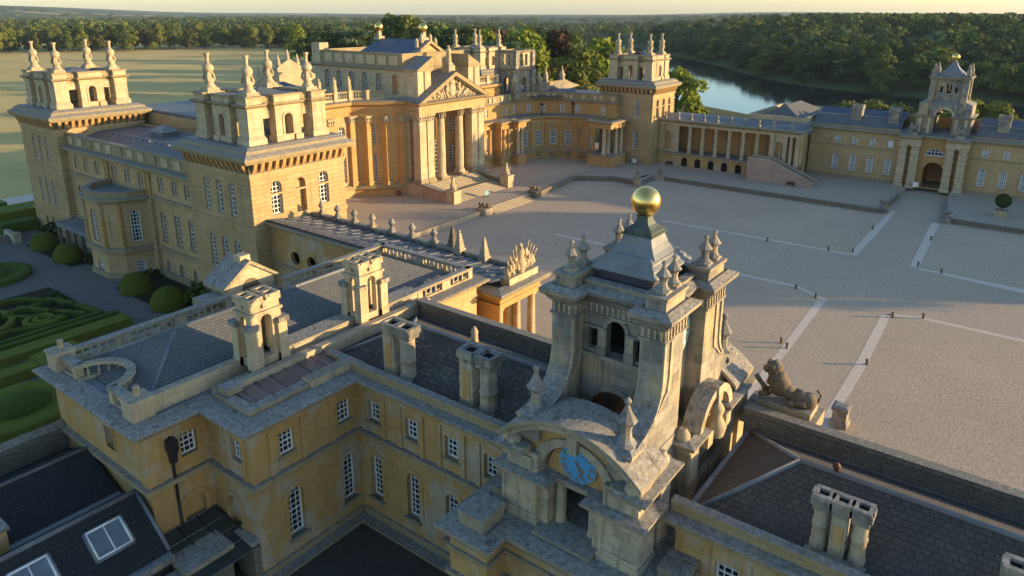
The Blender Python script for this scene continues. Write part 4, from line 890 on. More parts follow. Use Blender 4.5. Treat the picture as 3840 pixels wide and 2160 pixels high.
bands = [[(84.6, 20.9), (103.2, 21.4), (103.2, 22.5), (84.6, 21.9)], [(65, 20.6), (84.6, 20.9), (84.6, 21.9), (65, 21.6)], [(64, 12.6), (85.6, 12.4), (85.6, 13.6), (64, 13.6)], [(85.6, 12.4), (104.2, 13.0), (103.2, 14.1), (85.6, 13.6)],
    [(127.5, 22.5), (146, 22.3), (146, 23.7), (127.5, 23.7)], [(127.0, 13.0), (158, 14.0), (158, 15.3), (126.8, 14.3)],
    [(127.2, 23.6), (128.3, 23.6), (127.4, 58), (126.6, 58)], [(103.4, 21.4), (104.2, 21.4), (107.3, 26.6), (106.5, 26.8)], [(106.4, 26.7), (107.3, 26.6), (107, 70), (106.2, 70)], [(103.2, 14.1), (104.0, 13.4), (105.6, 9.4), (104.8, 9.4)], [(104.8, 9.4), (105.6, 9.4), (105.4, -30), (104.4, -30)], [(127.4, 13.4), (126.5, 13.4), (124.3, -1), (123, -30), (124.2, -30)],
    [(146, 22.4), (163, 22.4), (163, 23.4), (146, 23.6)]]
for q in bands: flat('paving_band', q, .011, KERBM)
flat('paving_strip', [(62.5, 12.2), (69.3, 12.2), (67.6, -30), (62.5, -30)], .012, PAVE); flat('paving_strip', [(62.5, 22), (68, 22), (68, 44), (62.5, 44)], .012, PAVE)
flat('terrace', [(60, 88.9), (108, 88.9), (110.2, 89.9), (124.6, 89.9), (127.6, 88.6), (146, 90.6), (151, 83), (151, 120), (60, 120)], .9, TERM, 1.2)
flat('terrace', [(151, 76.4), (159.2, 76.4), (159.2, 24.8), (190, 23.9), (190, 120), (151, 120)], .9, TERM, 1.25)
flat('terrace', [(159.8, 13.4), (190, 16.0), (190, -60), (159.8, -60)], .9, TERM, 1.25)
flat('quadrant_apron', [(130, 112), (130, 98), (152, 92), (163.5, 95), (165.5, 102), (163, 110), (155, 115)], .906, PATHM)
b = MB()
b.sweep([(61, 88.8), (108.2, 88.8)], [(-.3, .0), (.12, .0), (.12, .65), (.22, .7), (.22, .96), (-.5, .97), (-.5, 0)], PAVE, False); tag(b.build('terrace_wall'), 'low sunlit retaining wall with pale coping along the south terrace', 'retaining wall')
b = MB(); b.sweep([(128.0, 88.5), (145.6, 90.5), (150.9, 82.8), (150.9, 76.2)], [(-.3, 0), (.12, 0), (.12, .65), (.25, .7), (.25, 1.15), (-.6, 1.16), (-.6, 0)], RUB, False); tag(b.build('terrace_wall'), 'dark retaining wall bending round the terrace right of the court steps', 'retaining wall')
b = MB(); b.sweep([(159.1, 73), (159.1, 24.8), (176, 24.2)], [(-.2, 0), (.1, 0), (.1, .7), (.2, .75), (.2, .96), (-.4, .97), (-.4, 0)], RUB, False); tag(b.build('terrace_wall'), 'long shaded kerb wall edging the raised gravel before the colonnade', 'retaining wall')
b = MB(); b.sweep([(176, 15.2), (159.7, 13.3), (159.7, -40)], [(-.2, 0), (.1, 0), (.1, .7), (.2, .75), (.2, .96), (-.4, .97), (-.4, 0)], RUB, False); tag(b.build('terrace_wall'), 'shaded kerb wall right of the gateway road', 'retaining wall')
def steps(name, x0, x1, y0, z0, z1, n, run, m, label):
    b = MB(); h = (z1-z0)/n
    for i in range(n): b.box(x0, x1, y0+i*run, y0+n*run+.4, z0+i*h, z0+(i+1)*h-(0.0), m) if i == 0 else b.box(x0+.002*i, x1-.002*i, y0+i*run, y0+n*run+.4-.002*i, z0+i*h, z0+(i+1)*h, m)
    return tag(b.build(name), label, 'steps')
steps('court_steps', 110.6, 124.6, 87.2, 0.0, .92, 6, .45, PAVE, 'broad shallow stone steps rising from the gravel court to the terrace')
sm = MB()
for i in range(8): sm.box(110.6, 127.0, 96.9+i*.5, 101.3, .9+i*.16, .9+(i+1)*.16, PAVE)
sm.box(110.6, 127.0, 100.9, 102.6, .9, 2.18, PAVE)
for i in range(8): sm.box(110.6, 127.0, 102.5+i*.45, 107, 2.18+i*.16, 2.18+(i+1)*.16, PAVE)
sm.build('steps', M)
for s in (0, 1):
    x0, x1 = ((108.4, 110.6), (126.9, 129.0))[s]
    b = MB(); b.prism([(112, .8), (112, 3.5), (105.6, 3.5), (104.6, 3.3), (98.6, 2.5), (98.6, .8)], 'x', x0+.4, x1-.4, PNK if s == 0 else RUB); b.prism([(112, 3.5), (105.6, 3.5), (98.6, 2.5), (98.6, 2.75), (105.6, 3.75), (112, 3.75)], 'x', x0+.25, x1-.25, SLC)  # wing on the shaded side is darker stone; its shade is in the colour
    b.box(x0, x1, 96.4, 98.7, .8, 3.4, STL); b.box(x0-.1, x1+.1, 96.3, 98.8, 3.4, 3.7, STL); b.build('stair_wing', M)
    b = MB(); xm = (x0+x1)/2; b.sphere((xm, 97.5, 4.0), .7, CARV, 8, .8); b.lathe(xm-.1, 97.6, [(.6, 3.7), (.62, 4.6), (.35, 5.4), (.3, 5.9), (.4, 6.2), (.1, 6.5)], CARV, 8); b.tube([(xm-.4, 97.4, 4.0), (xm-.7, 97.3, 5.2), (xm-.6, 97.3, 5.9)], .16, CARV); b.tube([(xm+.3, 97.4, 4.2), (xm+.65, 97.2, 5.0), (xm+.5, 97.2, 5.6)], .15, CARV)
    tag(b.build('trophy'), 'carved stone trophy on the %s pedestal of the portico steps' % ('sunlit' if s == 0 else 'shaded'), 'trophy')
def beast(x, y, z, label, ang=0.0, s=1.0):
    b = MB(); ca, sa = math.cos(ang), math.sin(ang)
    P = lambda u_, v_, h: (x+(u_*ca-v_*sa)*s, y+(u_*sa+v_*ca)*s, z+h*s)
    b.tube([P(-1.0, 0, .45), P(-.2, 0, .55), P(.6, 0, .62)], .4*s, DKST, 8); b.sphere(P(.95, 0, .85), .36*s, DKST, 10); b.sphere(P(-1.0, 0, .45), .42*s, DKST, 10)
    for v_ in (-.3, .3): b.tube([P(.5, v_, .4), P(1.15, v_, .12)], .14*s, DKST); b.tube([P(-.9, v_*1.2, .35), P(-.3, v_*1.4, .12)], .17*s, DKST)
    b.tube([P(-1.3, 0, .4), P(-1.55, .3, .15)], .07*s, DKST)
    return tag(b.build('beast_statue'), label, 'statue')
for (x, y, m, l) in ((108.9, 88.7, PAVE, 'sunlit'), (127.0, 89.0, RUB, 'shaded')):  # shaded block takes a darker stone than its twin: shade painted into the colour
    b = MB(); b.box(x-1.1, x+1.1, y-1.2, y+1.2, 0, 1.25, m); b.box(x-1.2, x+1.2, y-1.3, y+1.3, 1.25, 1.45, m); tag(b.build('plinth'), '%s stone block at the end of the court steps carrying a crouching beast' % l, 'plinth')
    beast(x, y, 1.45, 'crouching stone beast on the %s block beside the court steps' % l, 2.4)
def pedestal(x, y, z, label, lab2, s=1.0):
    b = MB(); b.sq(x, y, [(1.1*s, z), (1.1*s, z+.4*s), (.8*s, z+.6*s), (.75*s, z+1.9*s), (.95*s, z+2.0*s), (.95*s, z+2.2*s)], STG); tag(b.build('pedestal'), label, 'pedestal')
    b = MB(); b.lathe(x, y, [(.6*s, z+2.2*s), (.7*s, z+2.9*s), (.4*s, z+3.6*s), (.5*s, z+4.0*s), (.15*s, z+4.5*s)], STG, 9); b.sphere((x+.3*s, y-.2*s, z+2.7*s), .5*s, STG, 8); tag(b.build('trophy'), lab2, 'trophy')
pedestal(149.8, 75.4, .0, 'square stone pedestal at the foot of the small steps by the corner tower', 'weathered trophy on the pedestal nearest the court by the corner tower', .95)
pedestal(160.2, 74.4, .3, 'square stone pedestal against the podium corner of the long colonnade', 'weathered trophy on the pedestal against the colonnade podium', .85)
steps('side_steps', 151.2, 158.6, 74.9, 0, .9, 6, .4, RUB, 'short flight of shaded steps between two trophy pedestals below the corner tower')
for x, y, l in ((161.0, 24.6, 'left'), (159.9, 13.2, 'right')):
    b = MB(); b.sq(x, y, [(1.0, 0), (1.0, .9), (.75, 1.0), (.75, 1.2)], STG); b.lathe(x, y, [(.4, 1.2), (.3, 1.35), (.35, 1.5), (.85, 2.0), (1.0, 2.3), (1.05, 2.4), (.8, 2.42)], STG, 12)
    tag(b.build('stone_urn'), 'broad stone urn on a square base at the %s corner of the gateway road' % l, 'urn')
t = thing('potted_bay_tree', 'clipped ball tree in a square stone planter before the far range', 'potted tree', (167.9, 4.7, .9))
b = MB(); b.frus(166.9, 168.9, 3.7, 5.7, .9, 166.7, 169.1, 3.5, 5.9, 2.2, STL); b.build('planter', t); b = MB(); b.tube([(167.9, 4.7, 2.1), (167.9, 4.7, 3.2)], .12, BARK); b.build('trunk', t); b = MB(); b.sphere((167.9, 4.7, 4.1), 1.45, SHRB, 20); b.build('crown', t)
BP = [(145.0, 13.7), (128.1, 13.3), (126.6, 9.8), (129.0, 23.4), (127.4, 27.0), (126.1, 37.1), (105.7, 26.2), (103.8, 22.9), (85.9, 22.3), (103.1, 12.7), (105.2, 9.3), (86.2, 12.5), (145.7, 23.6), (84.9, 21.3)]
proto = None
for i, (x, y) in enumerate(BP):
    if proto is None:
        b = MB(); b.lathe(0, 0, [(.2, 0), (.16, .08), (.14, .5), (.2, .58), (.18, .72), (.04, .8)], DKST, 8); proto = b.build('bollard'); o = proto
    else: o = proto.copy(); COL.objects.link(o)
    o.location = (x, y, 0); tag(o, 'short dark bollard at the edge of a pale paving band in the gravel court', 'bollard', 'bollards along the court paving bands')
def bench(x, y, z, ang, label):
    t = thing('bench', label, 'bench', (x, y, z)); t.rotation_euler = (0, 0, ang)
    b = MB(); b.box(-.9, .9, -.25, .25, .4, .47, WOOD); o = b.build('seat'); o.parent = t
    b = MB(); b.box(-.9, .9, .22, .28, .47, .95, WOOD); o = b.build('backrest'); o.parent = t
    for sx in (-.8, .8):
        for sy in (-.2, .22): b = MB(); b.box(sx-.05, sx+.05, sy-.05, sy+.05, 0, .42, WOOD); o = b.build('leg'); o.parent = t
bench(168.5, 45.8, .9, R(-90), 'dark red wooden bench below the pink stair wall'); bench(173.3, 78.4, .9, R(-90), 'red wooden bench against the colonnade podium beside the corner tower')
def aboard(x, y, z, ang, m, label):
    t = thing('notice_board', label, 'sign', (x, y, z)); t.rotation_euler = (0, 0, ang)
    b = MB(); b.box(-.55, .55, -.05, .05, .35, 1.5, m); o = b.build('panel'); o.parent = t
    for s in (-.4, .4): b = MB(); b.box(s-.04, s+.04, -.12, .12, 0, .36, IRON); o = b.build('leg'); o.parent = t
aboard(117.6, 95.2, .9, R(-10), TEAL, 'blue green freestanding notice board at the foot of the portico steps'); aboard(183.6, 22.2, .9, R(90), POST, 'white freestanding notice board beside the far archway'); aboard(168.4, 86.0, .9, R(90), POST, 'white freestanding notice board by the porch of the corner tower')
b = MB(); b.lathe(107.0, 111.2, [(.38, .9), (.42, 1.9), (.3, 2.0)], REDP, 12); tag(b.build('litter_bin'), 'dark red round litter bin against the portico wall', 'bin')
# two rope barriers like those drawn across the court path
# ------------------------------------------------------------------ east colonnade below the near tower
C = thing('colonnade', 'near colonnade with slate covered walk and row of vases running to the trophy porch', 'colonnade', (58, 64, 0))
b = MB(); wall(b, C, (55.4, 83), (55.4, 59.2), -1, 11.9, [dict(u=u_, z=6.9, w=1.9, h=1.9, k='o', d=.5, back=STO, win=None, sur=.3, mr=STO) for u_ in (5.2, 8.6, 12.2)], STP)
b.sweep([(55.4, 83), (55.4, 59.2)], BAND(6.0, .25, .4), SLC, False); b.sweep([(55.4, 83), (55.4, 59.2)], CORN(11.4, .7, .7), SLC, False)
wall(b, C, (55.4, 46.2), (55.4, 43.2), 0, 10.2, [], STO); b.box(55.9, 56.4, 47.5, 83, 0, 10, STO)
b.build('wall', C)
b = MB(); b.quad((54.9, 83, 12.5), (54.9, 44, 12.5), (63.0, 44, 11.3), (63.0, 83, 11.3), LEADY)
for i in range(26): b.box(55.2, 62.6, 44.4+i*1.5, 44.48+i*1.5, 11.35, 12.55, LEAD) if False else b.tube([(55.2, 44.4+i*1.5, 12.5), (62.6, 44.4+i*1.5, 11.42)], .07, LEAD, 5)
b.build('roof', C)
e = MB(); e.box(55.5, 62.9, 43.2, 46.2, 9.4, 11.3, STO); e.box(61.6, 62.9, 46.2, 83, 9.4, 11.3, STO)
e.sweep([(55.5, 46.4), (55.5, 43.2), (62.9, 43.2), (62.9, 83)], [(0, 10.6), (.7, 10.9), (.95, 11.3), (.8, 11.45), (-.6, 11.6), (-.6, 10.6)], SLC, False); e.sweep([(55.5, 46.4), (55.5, 43.2), (62.9, 43.2), (62.9, 83)], BAND(9.95, .1, .15), STO, False)
e.box(62.3, 63.0, 46.5, 82.9, 11.4, 11.9, STG); e.box(57.3, 62.6, 43.3, 44.5, 11.4, 12.3, STL); e.build('entablature', C)
for x, y in ((56.2, 43.9), (62.2, 43.9), (62.2, 46.0), (62.2, 50), (62.2, 54), (62.2, 58), (62.2, 62), (62.2, 66), (62.2, 70), (62.2, 74), (62.2, 78), (62.2, 81.8)):
    c = MB(); c.lathe(x, y, [(.62, 0), (.62, .3), (.5, .45), (.5, 3.5), (.42, 8.9), (.6, 9.15), (.6, 9.4)], STL, 14); c.build('column', C)
for x, y in ((57.6, 46.4), (59.2, 46.4), (60.8, 46.4), (56.0, 44.9)):
    c = MB(); c.sq(x, y, [(.5, 0), (.42, .4), (.42, 9.0), (.55, 9.4)], STO); c.build('pilaster', C)
b = MB(); b.box(56, 62.3, 46.6, 46.9, 0, 9.4, STO); b.box(44.5, 63.5, 41.5, 90, -1.5, .02, PAVE); b.build('rear_wall', C)
for i, y in enumerate((80.9, 77.5, 74.0, 70.4, 66.7, 63.0, 59.2)): vase(62.6, y, 11.6, 'round bodied stone vase with flared neck on the roof edge of the near colonnade', 'vases along the near colonnade', .88)
for i, (x, y, m) in enumerate(((62.4, 54.8, CARV), (62.0, 50.6, CARV), (63.2, 56.6, DKST))):
    b = MB(); b.sq(x, y, [(.55, 11.4), (.55, 12.1), (.45, 12.2)], m)
    for k in range(6): b.sq(x, y, [(.43-.05*k, 12.2+.32*k), (.46-.05*k, 12.32+.32*k), (.38-.05*k, 12.5+.32*k)], m)
    b.sphere((x, y, 14.25), .2, m, 8)
    tag(b.build('obelisk_finial'), ('pale carved obelisk on the near colonnade roof next to the last vase', 'pale carved obelisk on the near colonnade roof closest to the trophy group', 'dark slender obelisk just behind the pale one on the near colonnade')[i], 'obelisk')
b = MB(); rg = random.Random(5)
for i in range(46):
    x = 57.6+rg.random()*4.8; q = 1-abs(x-60)/2.7; z = 12.3+rg.random()*2.5*q; b.lathe(x, 43.9+rg.uniform(-.3, .3), [(.10, z), (.26, z+.25), (.2, z+.55), (.06, z+.95)], CARV, 6)
for s in (-1, 1):
    for k in range(4): b.tube([(60+s*.3, 43.8, 12.6), (60+s*(1.0+.45*k), 43.7, 13.7+.35*(3-k)), (60+s*(1.25+.5*k), 43.6, 14.4+.45*(3-k))], .09, CARV, 5)
b.lathe(60, 43.9, [(.5, 12.3), (.65, 13.2), (.45, 14.0), (.5, 14.7), (.25, 15.1)], CARV, 9); b.sphere((60, 43.9, 15.35), .28, CARV, 8)
tag(b.build('trophy_group'), 'large carved trophy of armour and banners crowning the lit porch of the near colonnade', 'trophy')
# ------------------------------------------------------------------ kitchen court ranges either side of the clock gate
KR = thing('kitchen_range', 'near two storey court range with stone slate roof, sash windows and tall chimneys', 'palace wing', (39, 20, .7))
zf = .7; xe = 32.8; xw = 44.4
b = MB()
sy = (37.85, 33.85, 29.9, 26.3)
ops = []
for y in sy:
    ops += row((44-y,), 9.35, 1.25, 1.75, win=(3, 4), bar=.06, fr=.12, d=.45, sill=.1) + AW((44-y,), 2.55, 1.25, 3.9, win=(3, 7), bar=.055, fr=.11, d=.45, sur=.42, sp=.06, sill=.3)
wall(b, KR, (xe, 44), (xe, 24), zf-.3, 12.3, ops, STP)
nops = []
for y in (10.0, 6.0, 2.0, -2, -6): nops += row((13-y,), 9.35, 1.3, 1.75, win=(3, 4), bar=.06, fr=.12, d=.45) + AW((13-y,), 2.55, 1.25, 3.9, win=(3, 7), bar=.055, fr=.11, d=.45, sur=.42, sp=.06)
wall(b, KR, (xe, 13), (xe, -30), zf-.3, 12.3, nops, STP)
for y0, y1 in ((39.2, 24), (13, -30)):
    b.sweep([(xe, y0), (xe, y1)], BAND(8.0, .38, .35), SLC, False); b.sweep([(xe, y0), (xe, y1)], BAND(zf-.2, .2, .7), SLC, False)
    b.sweep([(xe, y0), (xe, y1)], BAND(11.9, .18, .3), STP, False)
for y in sy + (10.0, 6.0, 2.0, -2):        # flat pilaster strips either side of each attic window
    for dy in (-1.12, 1.12): b.box(xe-.12, xe, y+dy-.2, y+dy+.2, 8.35, 11.9, STP)
wall(b, None, (xw, -30), (xw, 13), 0, 12.3, [], ST); wall(b, None, (xw, 24), (xw, 46), 0, 12.3, [], ST)
b.build('wall', KR)
c = MB()
for y0, y1 in ((39.2, 23.6), (13.4, -30)):
    c.sweep([(xe, y0), (xe, y1)], [(0, 12.2), (.35, 12.3), (.5, 12.5), (.8, 12.7), (.85, 12.95), (.7, 13.0), (-.2, 13.08), (-.2, 12.2)], SLC, False)
    c.sweep([(xe-.02, y0+(4 if y0 > 30 else 0)), (xe-.02, y1)], [(0, 13.0), (0, 13.55), (.06, 13.55), (.06, 13.75), (-.5, 13.8), (-.5, 13.0)], SLC, False)
for y0, y1 in ((-30, 13.2), (24, 43.8)):
    c.sweep([(xw, y0), (xw, y1)], [(0, 12.2), (.5, 12.6), (.6, 12.95), (0, 13.0), (0, 14.05), (.1, 14.05), (.12, 14.35), (-.75, 14.4), (-.75, 14.1), (-.6, 14.05), (-.6, 12.2)], RUB, False)
c.build('parapet', KR)
r = MB(); xr = 38.7
for y0, y1, h0, h1 in ((24.0, 43.6, 0, 4.6), (-30, 12.6, 0, 4.4)):
    r.hip(33.5, 43.6, y0, y1, 12.85, 15.2, SLN if y0 < 0 else SLY, 'y', h0, h1, SLN if y0 < 0 else SLY)
    ridge0, ridge1 = (38.55, y0, 15.2), (38.55, y1-h1, 15.2)
    r.tube([ridge0, ridge1], .17, LEAD, 6)
    for q in ((33.5, y1, 12.85), (43.6, y1, 12.85)): r.tube([ridge1, q], .15, LEAD, 6)
r.box(33.3, 43.8, -30, 12.9, 12.7, 12.84, LEAD); r.box(33.3, 43.8, 23.7, 44, 12.7, 12.84, LEAD)
r.build('roof', KR)
def cap_stack(b, x, y, z, hx, hy, m):
    b.box(x-hx, x+hx, y-hy, y+hy, z, z+.35, m); b.box(x-hx-.12, x+hx+.12, y-hy-.12, y+hy+.12, z+.35, z+.75, m); b.box(x-hx*.5, x+hx*.5, y-hy*.5, y+hy*.5, z+.75, z+.78, BLACK)
    # rim round the flue so the opening reads as sunk
    for sx in (-1, 1): b.box(x+sx*hx*.98-.14, x+sx*hx*.98+.14, y-hy-.05, y+hy+.05, z+.752, z+.92, m); b.box(x-hx*.7, x+hx*.7, y+sx*hy*.98-.14, y+sx*hy*.98+.14, z+.752, z+.918, m)
def shaft_round(b, x, y, z0, z1, r, m):
    b.lathe(x, y, [(r*1.12, z0), (r*1.12, z0+.3), (r, z0+.4), (r, z0+1.35), (r*1.1, z0+1.4), (r*1.1, z0+1.5), (r, z0+1.55), (r*.96, z1)], m, 16)
def chimney_group(y0, y1, z1, three):
    b = MB(); x = 34.6; n = 3 if three else 2; p = (y1-y0)/n
    for i in range(n):
        y = y0+p*(i+.5)
        if (three and i != 1) or (not three and i == 0): shaft_round(b, x, y, 13.2, z1-.6, p*.40, STW)
        else:
            b.box(x-p*.42, x+p*.42, y-p*.40, y+p*.40, 13.2, z1-.6, STW); b.box(x-p*.42-.05, x-p*.42, y-p*.24, y+p*.24, 13.7, z1-1.1, STP)
        cap_stack(b, x, y, z1-.65, p*.43, p*.43, STG)
    b.box(x-.7, x+.7, y0-.05, y1+.05, 12.9, 13.25, SLC)
    b.build('chimney', KR)
chimney_group(35.0, 37.9, 17.1, False); chimney_group(27.2, 30.2, 17.2, False); chimney_group(3.7, 6.5, 16.2, True); chimney_group(-4.6, -1.6, 16.2, True)
for nm, x, y, h in (('roof_finial', 39.4, 33.2, .9), ('roof_finial', 38.6, 6.3, .6)):
    q = MB(); q.lathe(x, y, [(.3, 14.9), (.26, 15.3+h*.3), (.3, 15.4+h*.5), (.12, 15.3+h), (.03, 15.4+h)] if y > 20 else [(.08, 15.1), (.18, 15.45), (.24, 15.6), (.18, 15.75), (.06, 15.85)], STL if y > 20 else WOOD, 8); q.build(nm, KR)

# ------------------------------------------------------------------ clock tower gatehouse
CT = thing('clock_tower', 'lichen stained stone clock tower with blue clock, stepped lead cupola and large golden ball', 'clock tower', (38.2, 18.6, .7))
cx, cy = 38.2, 18.6; SY = lambda y: 2*cy-y
b = MB()
# lower gatehouse: front wall, corner buttresses, passage
xf = 28.9
wall(b, CT, (xf, 22.2), (xf, 15.0), zf-.3, 9.3, [dict(u=3.6, z=zf, w=3.8, h=6.4, k='a', d=5, back=BLACK, win=None, sur=.5, sp=.25)], STP)
for y0, y1 in ((22.2, 25.1), (12.1, 15.0)):
    b.box(27.2, xe+.1, y0, y1, zf-.3, 9.5, STP)
for z_, o_, h_ in ((6.5, .25, .3), (8.3, .18, .3)): b.sweep([(33.0, 25.1), (27.2, 25.1), (27.2, 22.2), (xf, 22.2), (xf, 15.0), (27.2, 15.0), (27.2, 12.1), (33.0, 12.1)][0:], BAND(z_, o_, h_), SLC, False)
base = [(33.2, 25.1), (27.2, 25.1), (27.2, 22.2), (xf, 22.2), (xf, 15.0), (27.2, 15.0), (27.2, 12.1), (33.2, 12.1)]
b.build('gatehouse_wall', CT)
s = MB(); s.sweep(base, [(-.3, 9.2), (.3, 9.3), (.4, 9.6), (.65, 9.85), (.65, 10.05), (-.3, 10.15), (-.3, 9.2)], SLB, False)
s.prism(base, 'z', 9.5, 10.08, SLB)
s.box(33.1, 48, 12.2, 25.0, 9.5, 10.06, SLB)
s.box(27.5, 29.6, 22.75, 24.6, 10.08, 10.85, SLB); s.box(27.3, 29.5, 22.55, 24.5, 10.85, 11.25, SLB)
for y0, y1 in ((24.0, 24.9), (12.3, 13.2)): s.box(31.0, 47.5, y0, y1, 10.0, 10.6, SLB)
for i in range(5): s.box(29.0+i*3.4, 32.2+i*3.4, 11.5, 12.3, 10.2+i*.02, 10.62+i*.02, SLB)
s.box(29.4, 31.4, 16.6, 20.6, 10.09, 10.3, SLB)
s.build('base_slab', CT)
# belvedere stage
zc = 13.1; st = MB()
fx0, fx1, fy0, fy1 = 30.1, 46.6, 13.95, 23.25
def panel_pier(b, x0, x1, y0, y1, z0, z1, m, fe=True, fn=True):
    b.box(x0, x1, y0, y1, z0, z1, m); b.box(x0-.1, x1+.1, y0-.1, y1+.1, z0, z0+.5, m)
    w = .22
    if fe:
        for q in ((y0, y0+w), (y1-w, y1)): b.box(x0-.06, x0, q[0], q[1], z0+.5, z1, m)
        b.box(x0-.06, x0, y0+w, y1-w, z1-.3, z1, m); b.box(x0-.06, x0, y0+w, y1-w, z0+.5, z0+.8, m)
for (y0, y1) in ((20.75, fy1), (fy0, SY(20.75))):
    panel_pier(st, fx0, 32.0, y0, y1, 10.05, zc, STW); panel_pier(st, 45.1, fx1, y0, y1, 10.05, 14.6, STW)
for y in (20.5, SY(20.5)): st.box(30.45, 31.8, y-.36, y+.36, 10.05, zc, STW)
for x0, x1 in ((32.7, 33.8), (36.7, 37.9), (42.8, 44.1)):
    for y0, y1 in ((fy0, 15.1), (22.1, fy1)): panel_pier(st, x0, x1, y0, y1, 10.05, 14.3, STW)
for x0, x1 in ((33.6, 36.6), (40.0, 43.2)):       # inner piers that carry the tower
    for y0, y1 in ((14.9, 16.3), (20.9, 22.3)): st.box(x0, x1, y0, y1, 10.05, 15.6, STG)
st.box(34.2, 44.2, 14.6, 22.6, 10.05, 11.4, DKST)
for x0, x1 in ((33.8, 36.7), (37.9, 42.8), (44.1, 45.1), (31.6, 32.7)):   # low sill walls between north piers
    st.box(x0, x1, 14.25, 14.6, 10.05, 11.2, STW); st.box(x0, x1, 22.6, 22.95, 10.05, 11.2, STW)
st.build('belvedere_pier', CT)
for y in (19.75, SY(19.75)):
    c = MB(); c.lathe(31.35, y, [(.42, 10.05), (.42, 10.3), (.34, 10.4), (.34, 11.6), (.29, 12.85), (.37, 13.0), (.37, 13.1)], STW, 16); c.build('column', CT)
e = MB()
for (y0, y1) in ((20.2, fy1), (fy0, SY(20.2))):
    e.sweep(rect(fx0, 32.1, y0, y1), [(0, zc-.05), (.25, zc), (.5, zc+.25), (.5, zc+.4), (-.2, zc+.5), (-.2, zc-.05)], SLB); e.box(fx0, 32.1, y0, y1, zc, zc+.48, SLB)
    yc = (y0+y1)/2+(.2 if y0 > cy else -.2)
    e.box(30.3, 32.1, yc-1.1, yc+1.1, zc+.4, zc+1.75, STW); e.box(30.15, 30.3, yc-.75, yc+.75, zc+.7, zc+1.45, STW); e.lathe(30.3, yc-.0, [(.55, zc+1.7), (.62, zc+1.95), (.5, zc+2.1)], SLB, 12)
e.box(30.9, 31.8, SY(20.2), 20.2, zc-.05, zc+.25, STW); e.box(30.75, 31.9, SY(20.2), 20.2, zc+.25, zc+.4, SLB)
for yy, sg in ((fy0, -1), (fy1, 1)):             # flank entablature with returns over each pier
    for x0, x1 in ((fx0, 34.1), (36.4, 38.2), (42.4, fx1)):
        ya, yb = (yy-.0, yy+1.3) if sg < 0 else (yy-1.3, yy)
        e.box(x0, x1, ya, yb, 14.3, 14.7, STW); e.sweep(rect(x0, x1, ya, yb), [(0, 14.6), (.2, 14.65), (.45, 14.9), (.45, 15.05), (-.2, 15.15), (-.2, 14.6)], SLB); e.box(x0, x1, ya, yb, 14.8, 15.1, SLB)
        for xq in (x0+.3, x1-.3): e.lathe(xq, (ya+yb)/2, [(.42, 15.0), (.5, 15.3), (.34, 15.6), (.2, 15.8)], STW, 8)
    yo = yy-.1 if sg < 0 else yy-1.1
    pts = [(40.3+2.75*math.cos(math.pi*i/16), 14.6+2.65*math.sin(math.pi*i/16)) for i in range(17)]; inn = [(40.3+2.2*math.cos(math.pi*i/16), 14.6+2.1*math.sin(math.pi*i/16)) for i in range(17)]
    e.prism(pts+inn[::-1], 'y', yo, yo+1.2, STW)
    ke = [(40.0, 16.2), (40.6, 16.2), (40.75, 17.4), (39.85, 17.4)]; e.prism(ke, 'y', yo-.15, yo+.4, STW)
    y2 = yy-.35 if sg < 0 else yy-.3
    e.box(38.4, 39.2, y2, y2+.65, 13.8, 14.8, STW); e.box(41.4, 42.2, y2, y2+.65, 13.8, 14.8, STW); e.lathe(40.3, y2+.3, [(.55, 13.8), (.7, 14.5), (.35, 15.2), (.5, 15.7), (.2, 16.2)], CARV, 9)
    ys_ = (yy+.9) if sg < 0 else yy-1.0
    e.prism(inn, 'y', ys_, ys_+.1, STP)
e.build('cornice', CT)
# segmental pediments east and west with barrel roofs
def seg_ped(xf_, xb_, s):
    p = MB(); zs = 15.8; sag = 2.0; half = 4.75; Rr = (half*half+sag*sag)/(2*sag); zc0 = zs+sag-Rr
    a0 = math.asin(half/Rr); outer = [(cy+Rr*math.sin(a0-2*a0*i/24), zc0+Rr*math.cos(a0-2*a0*i/24)) for i in range(25)]
    t_ = .28; top2 = [(y, z-t_) for y, z in outer]
    p.prism(outer+top2[::-1], 'x', xf_-s*.4, xb_, SLB)
    band = [(y, z-.28) for y, z in outer]+[(cy+(y-cy)*.96, z-.72) for y, z in outer[::-1]]
    p.prism(band, 'x', xf_-s*.1, xf_+s*1.3, STW)
    arch = [(cy+2.95*math.cos(math.pi*i/18), 13.5+2.85*math.sin(math.pi*i/18)) for i in range(19)]; inn = [(cy+2.2*math.cos(math.pi*i/18), 13.5+2.4*math.sin(math.pi*i/18)) for i in range(19)]
    p.prism(arch+inn[::-1], 'x', xf_+s*.55, xf_+s*1.15, STW)
    p.prism([(cy+3.9, 13.35), (cy+4.2, 15.85), (cy+2.6, 16.75), (cy, 17.15), (cy-2.6, 16.75), (cy-4.2, 15.85), (cy-3.9, 13.35), (cy-2.85, 13.35)]+[(cy-2.9*math.cos(math.pi*i/18), 13.5+2.8*math.sin(math.pi*i/18)) for i in range(19)]+[(cy+2.85, 13.35)], 'x', xf_+s*.7, xf_+s*1.05, STP)
    tym = [(cy+2.12*math.cos(math.pi*i/18), 13.4+2.45*math.sin(math.pi*i/18)) for i in range(19)]; p.prism(tym, 'x', xf_+s*1.12, xf_+s*1.3, STP)
    p.prism([(cy-.36, 17.05), (cy+.36, 17.05), (cy+.27, 15.65), (cy-.27, 15.65)], 'x', xf_+s*.3, xf_+s*1.1, STW)
    p.build('pediment', CT)
seg_ped(30.15, 33.0, 1); seg_ped(46.55, 43.5, -1)
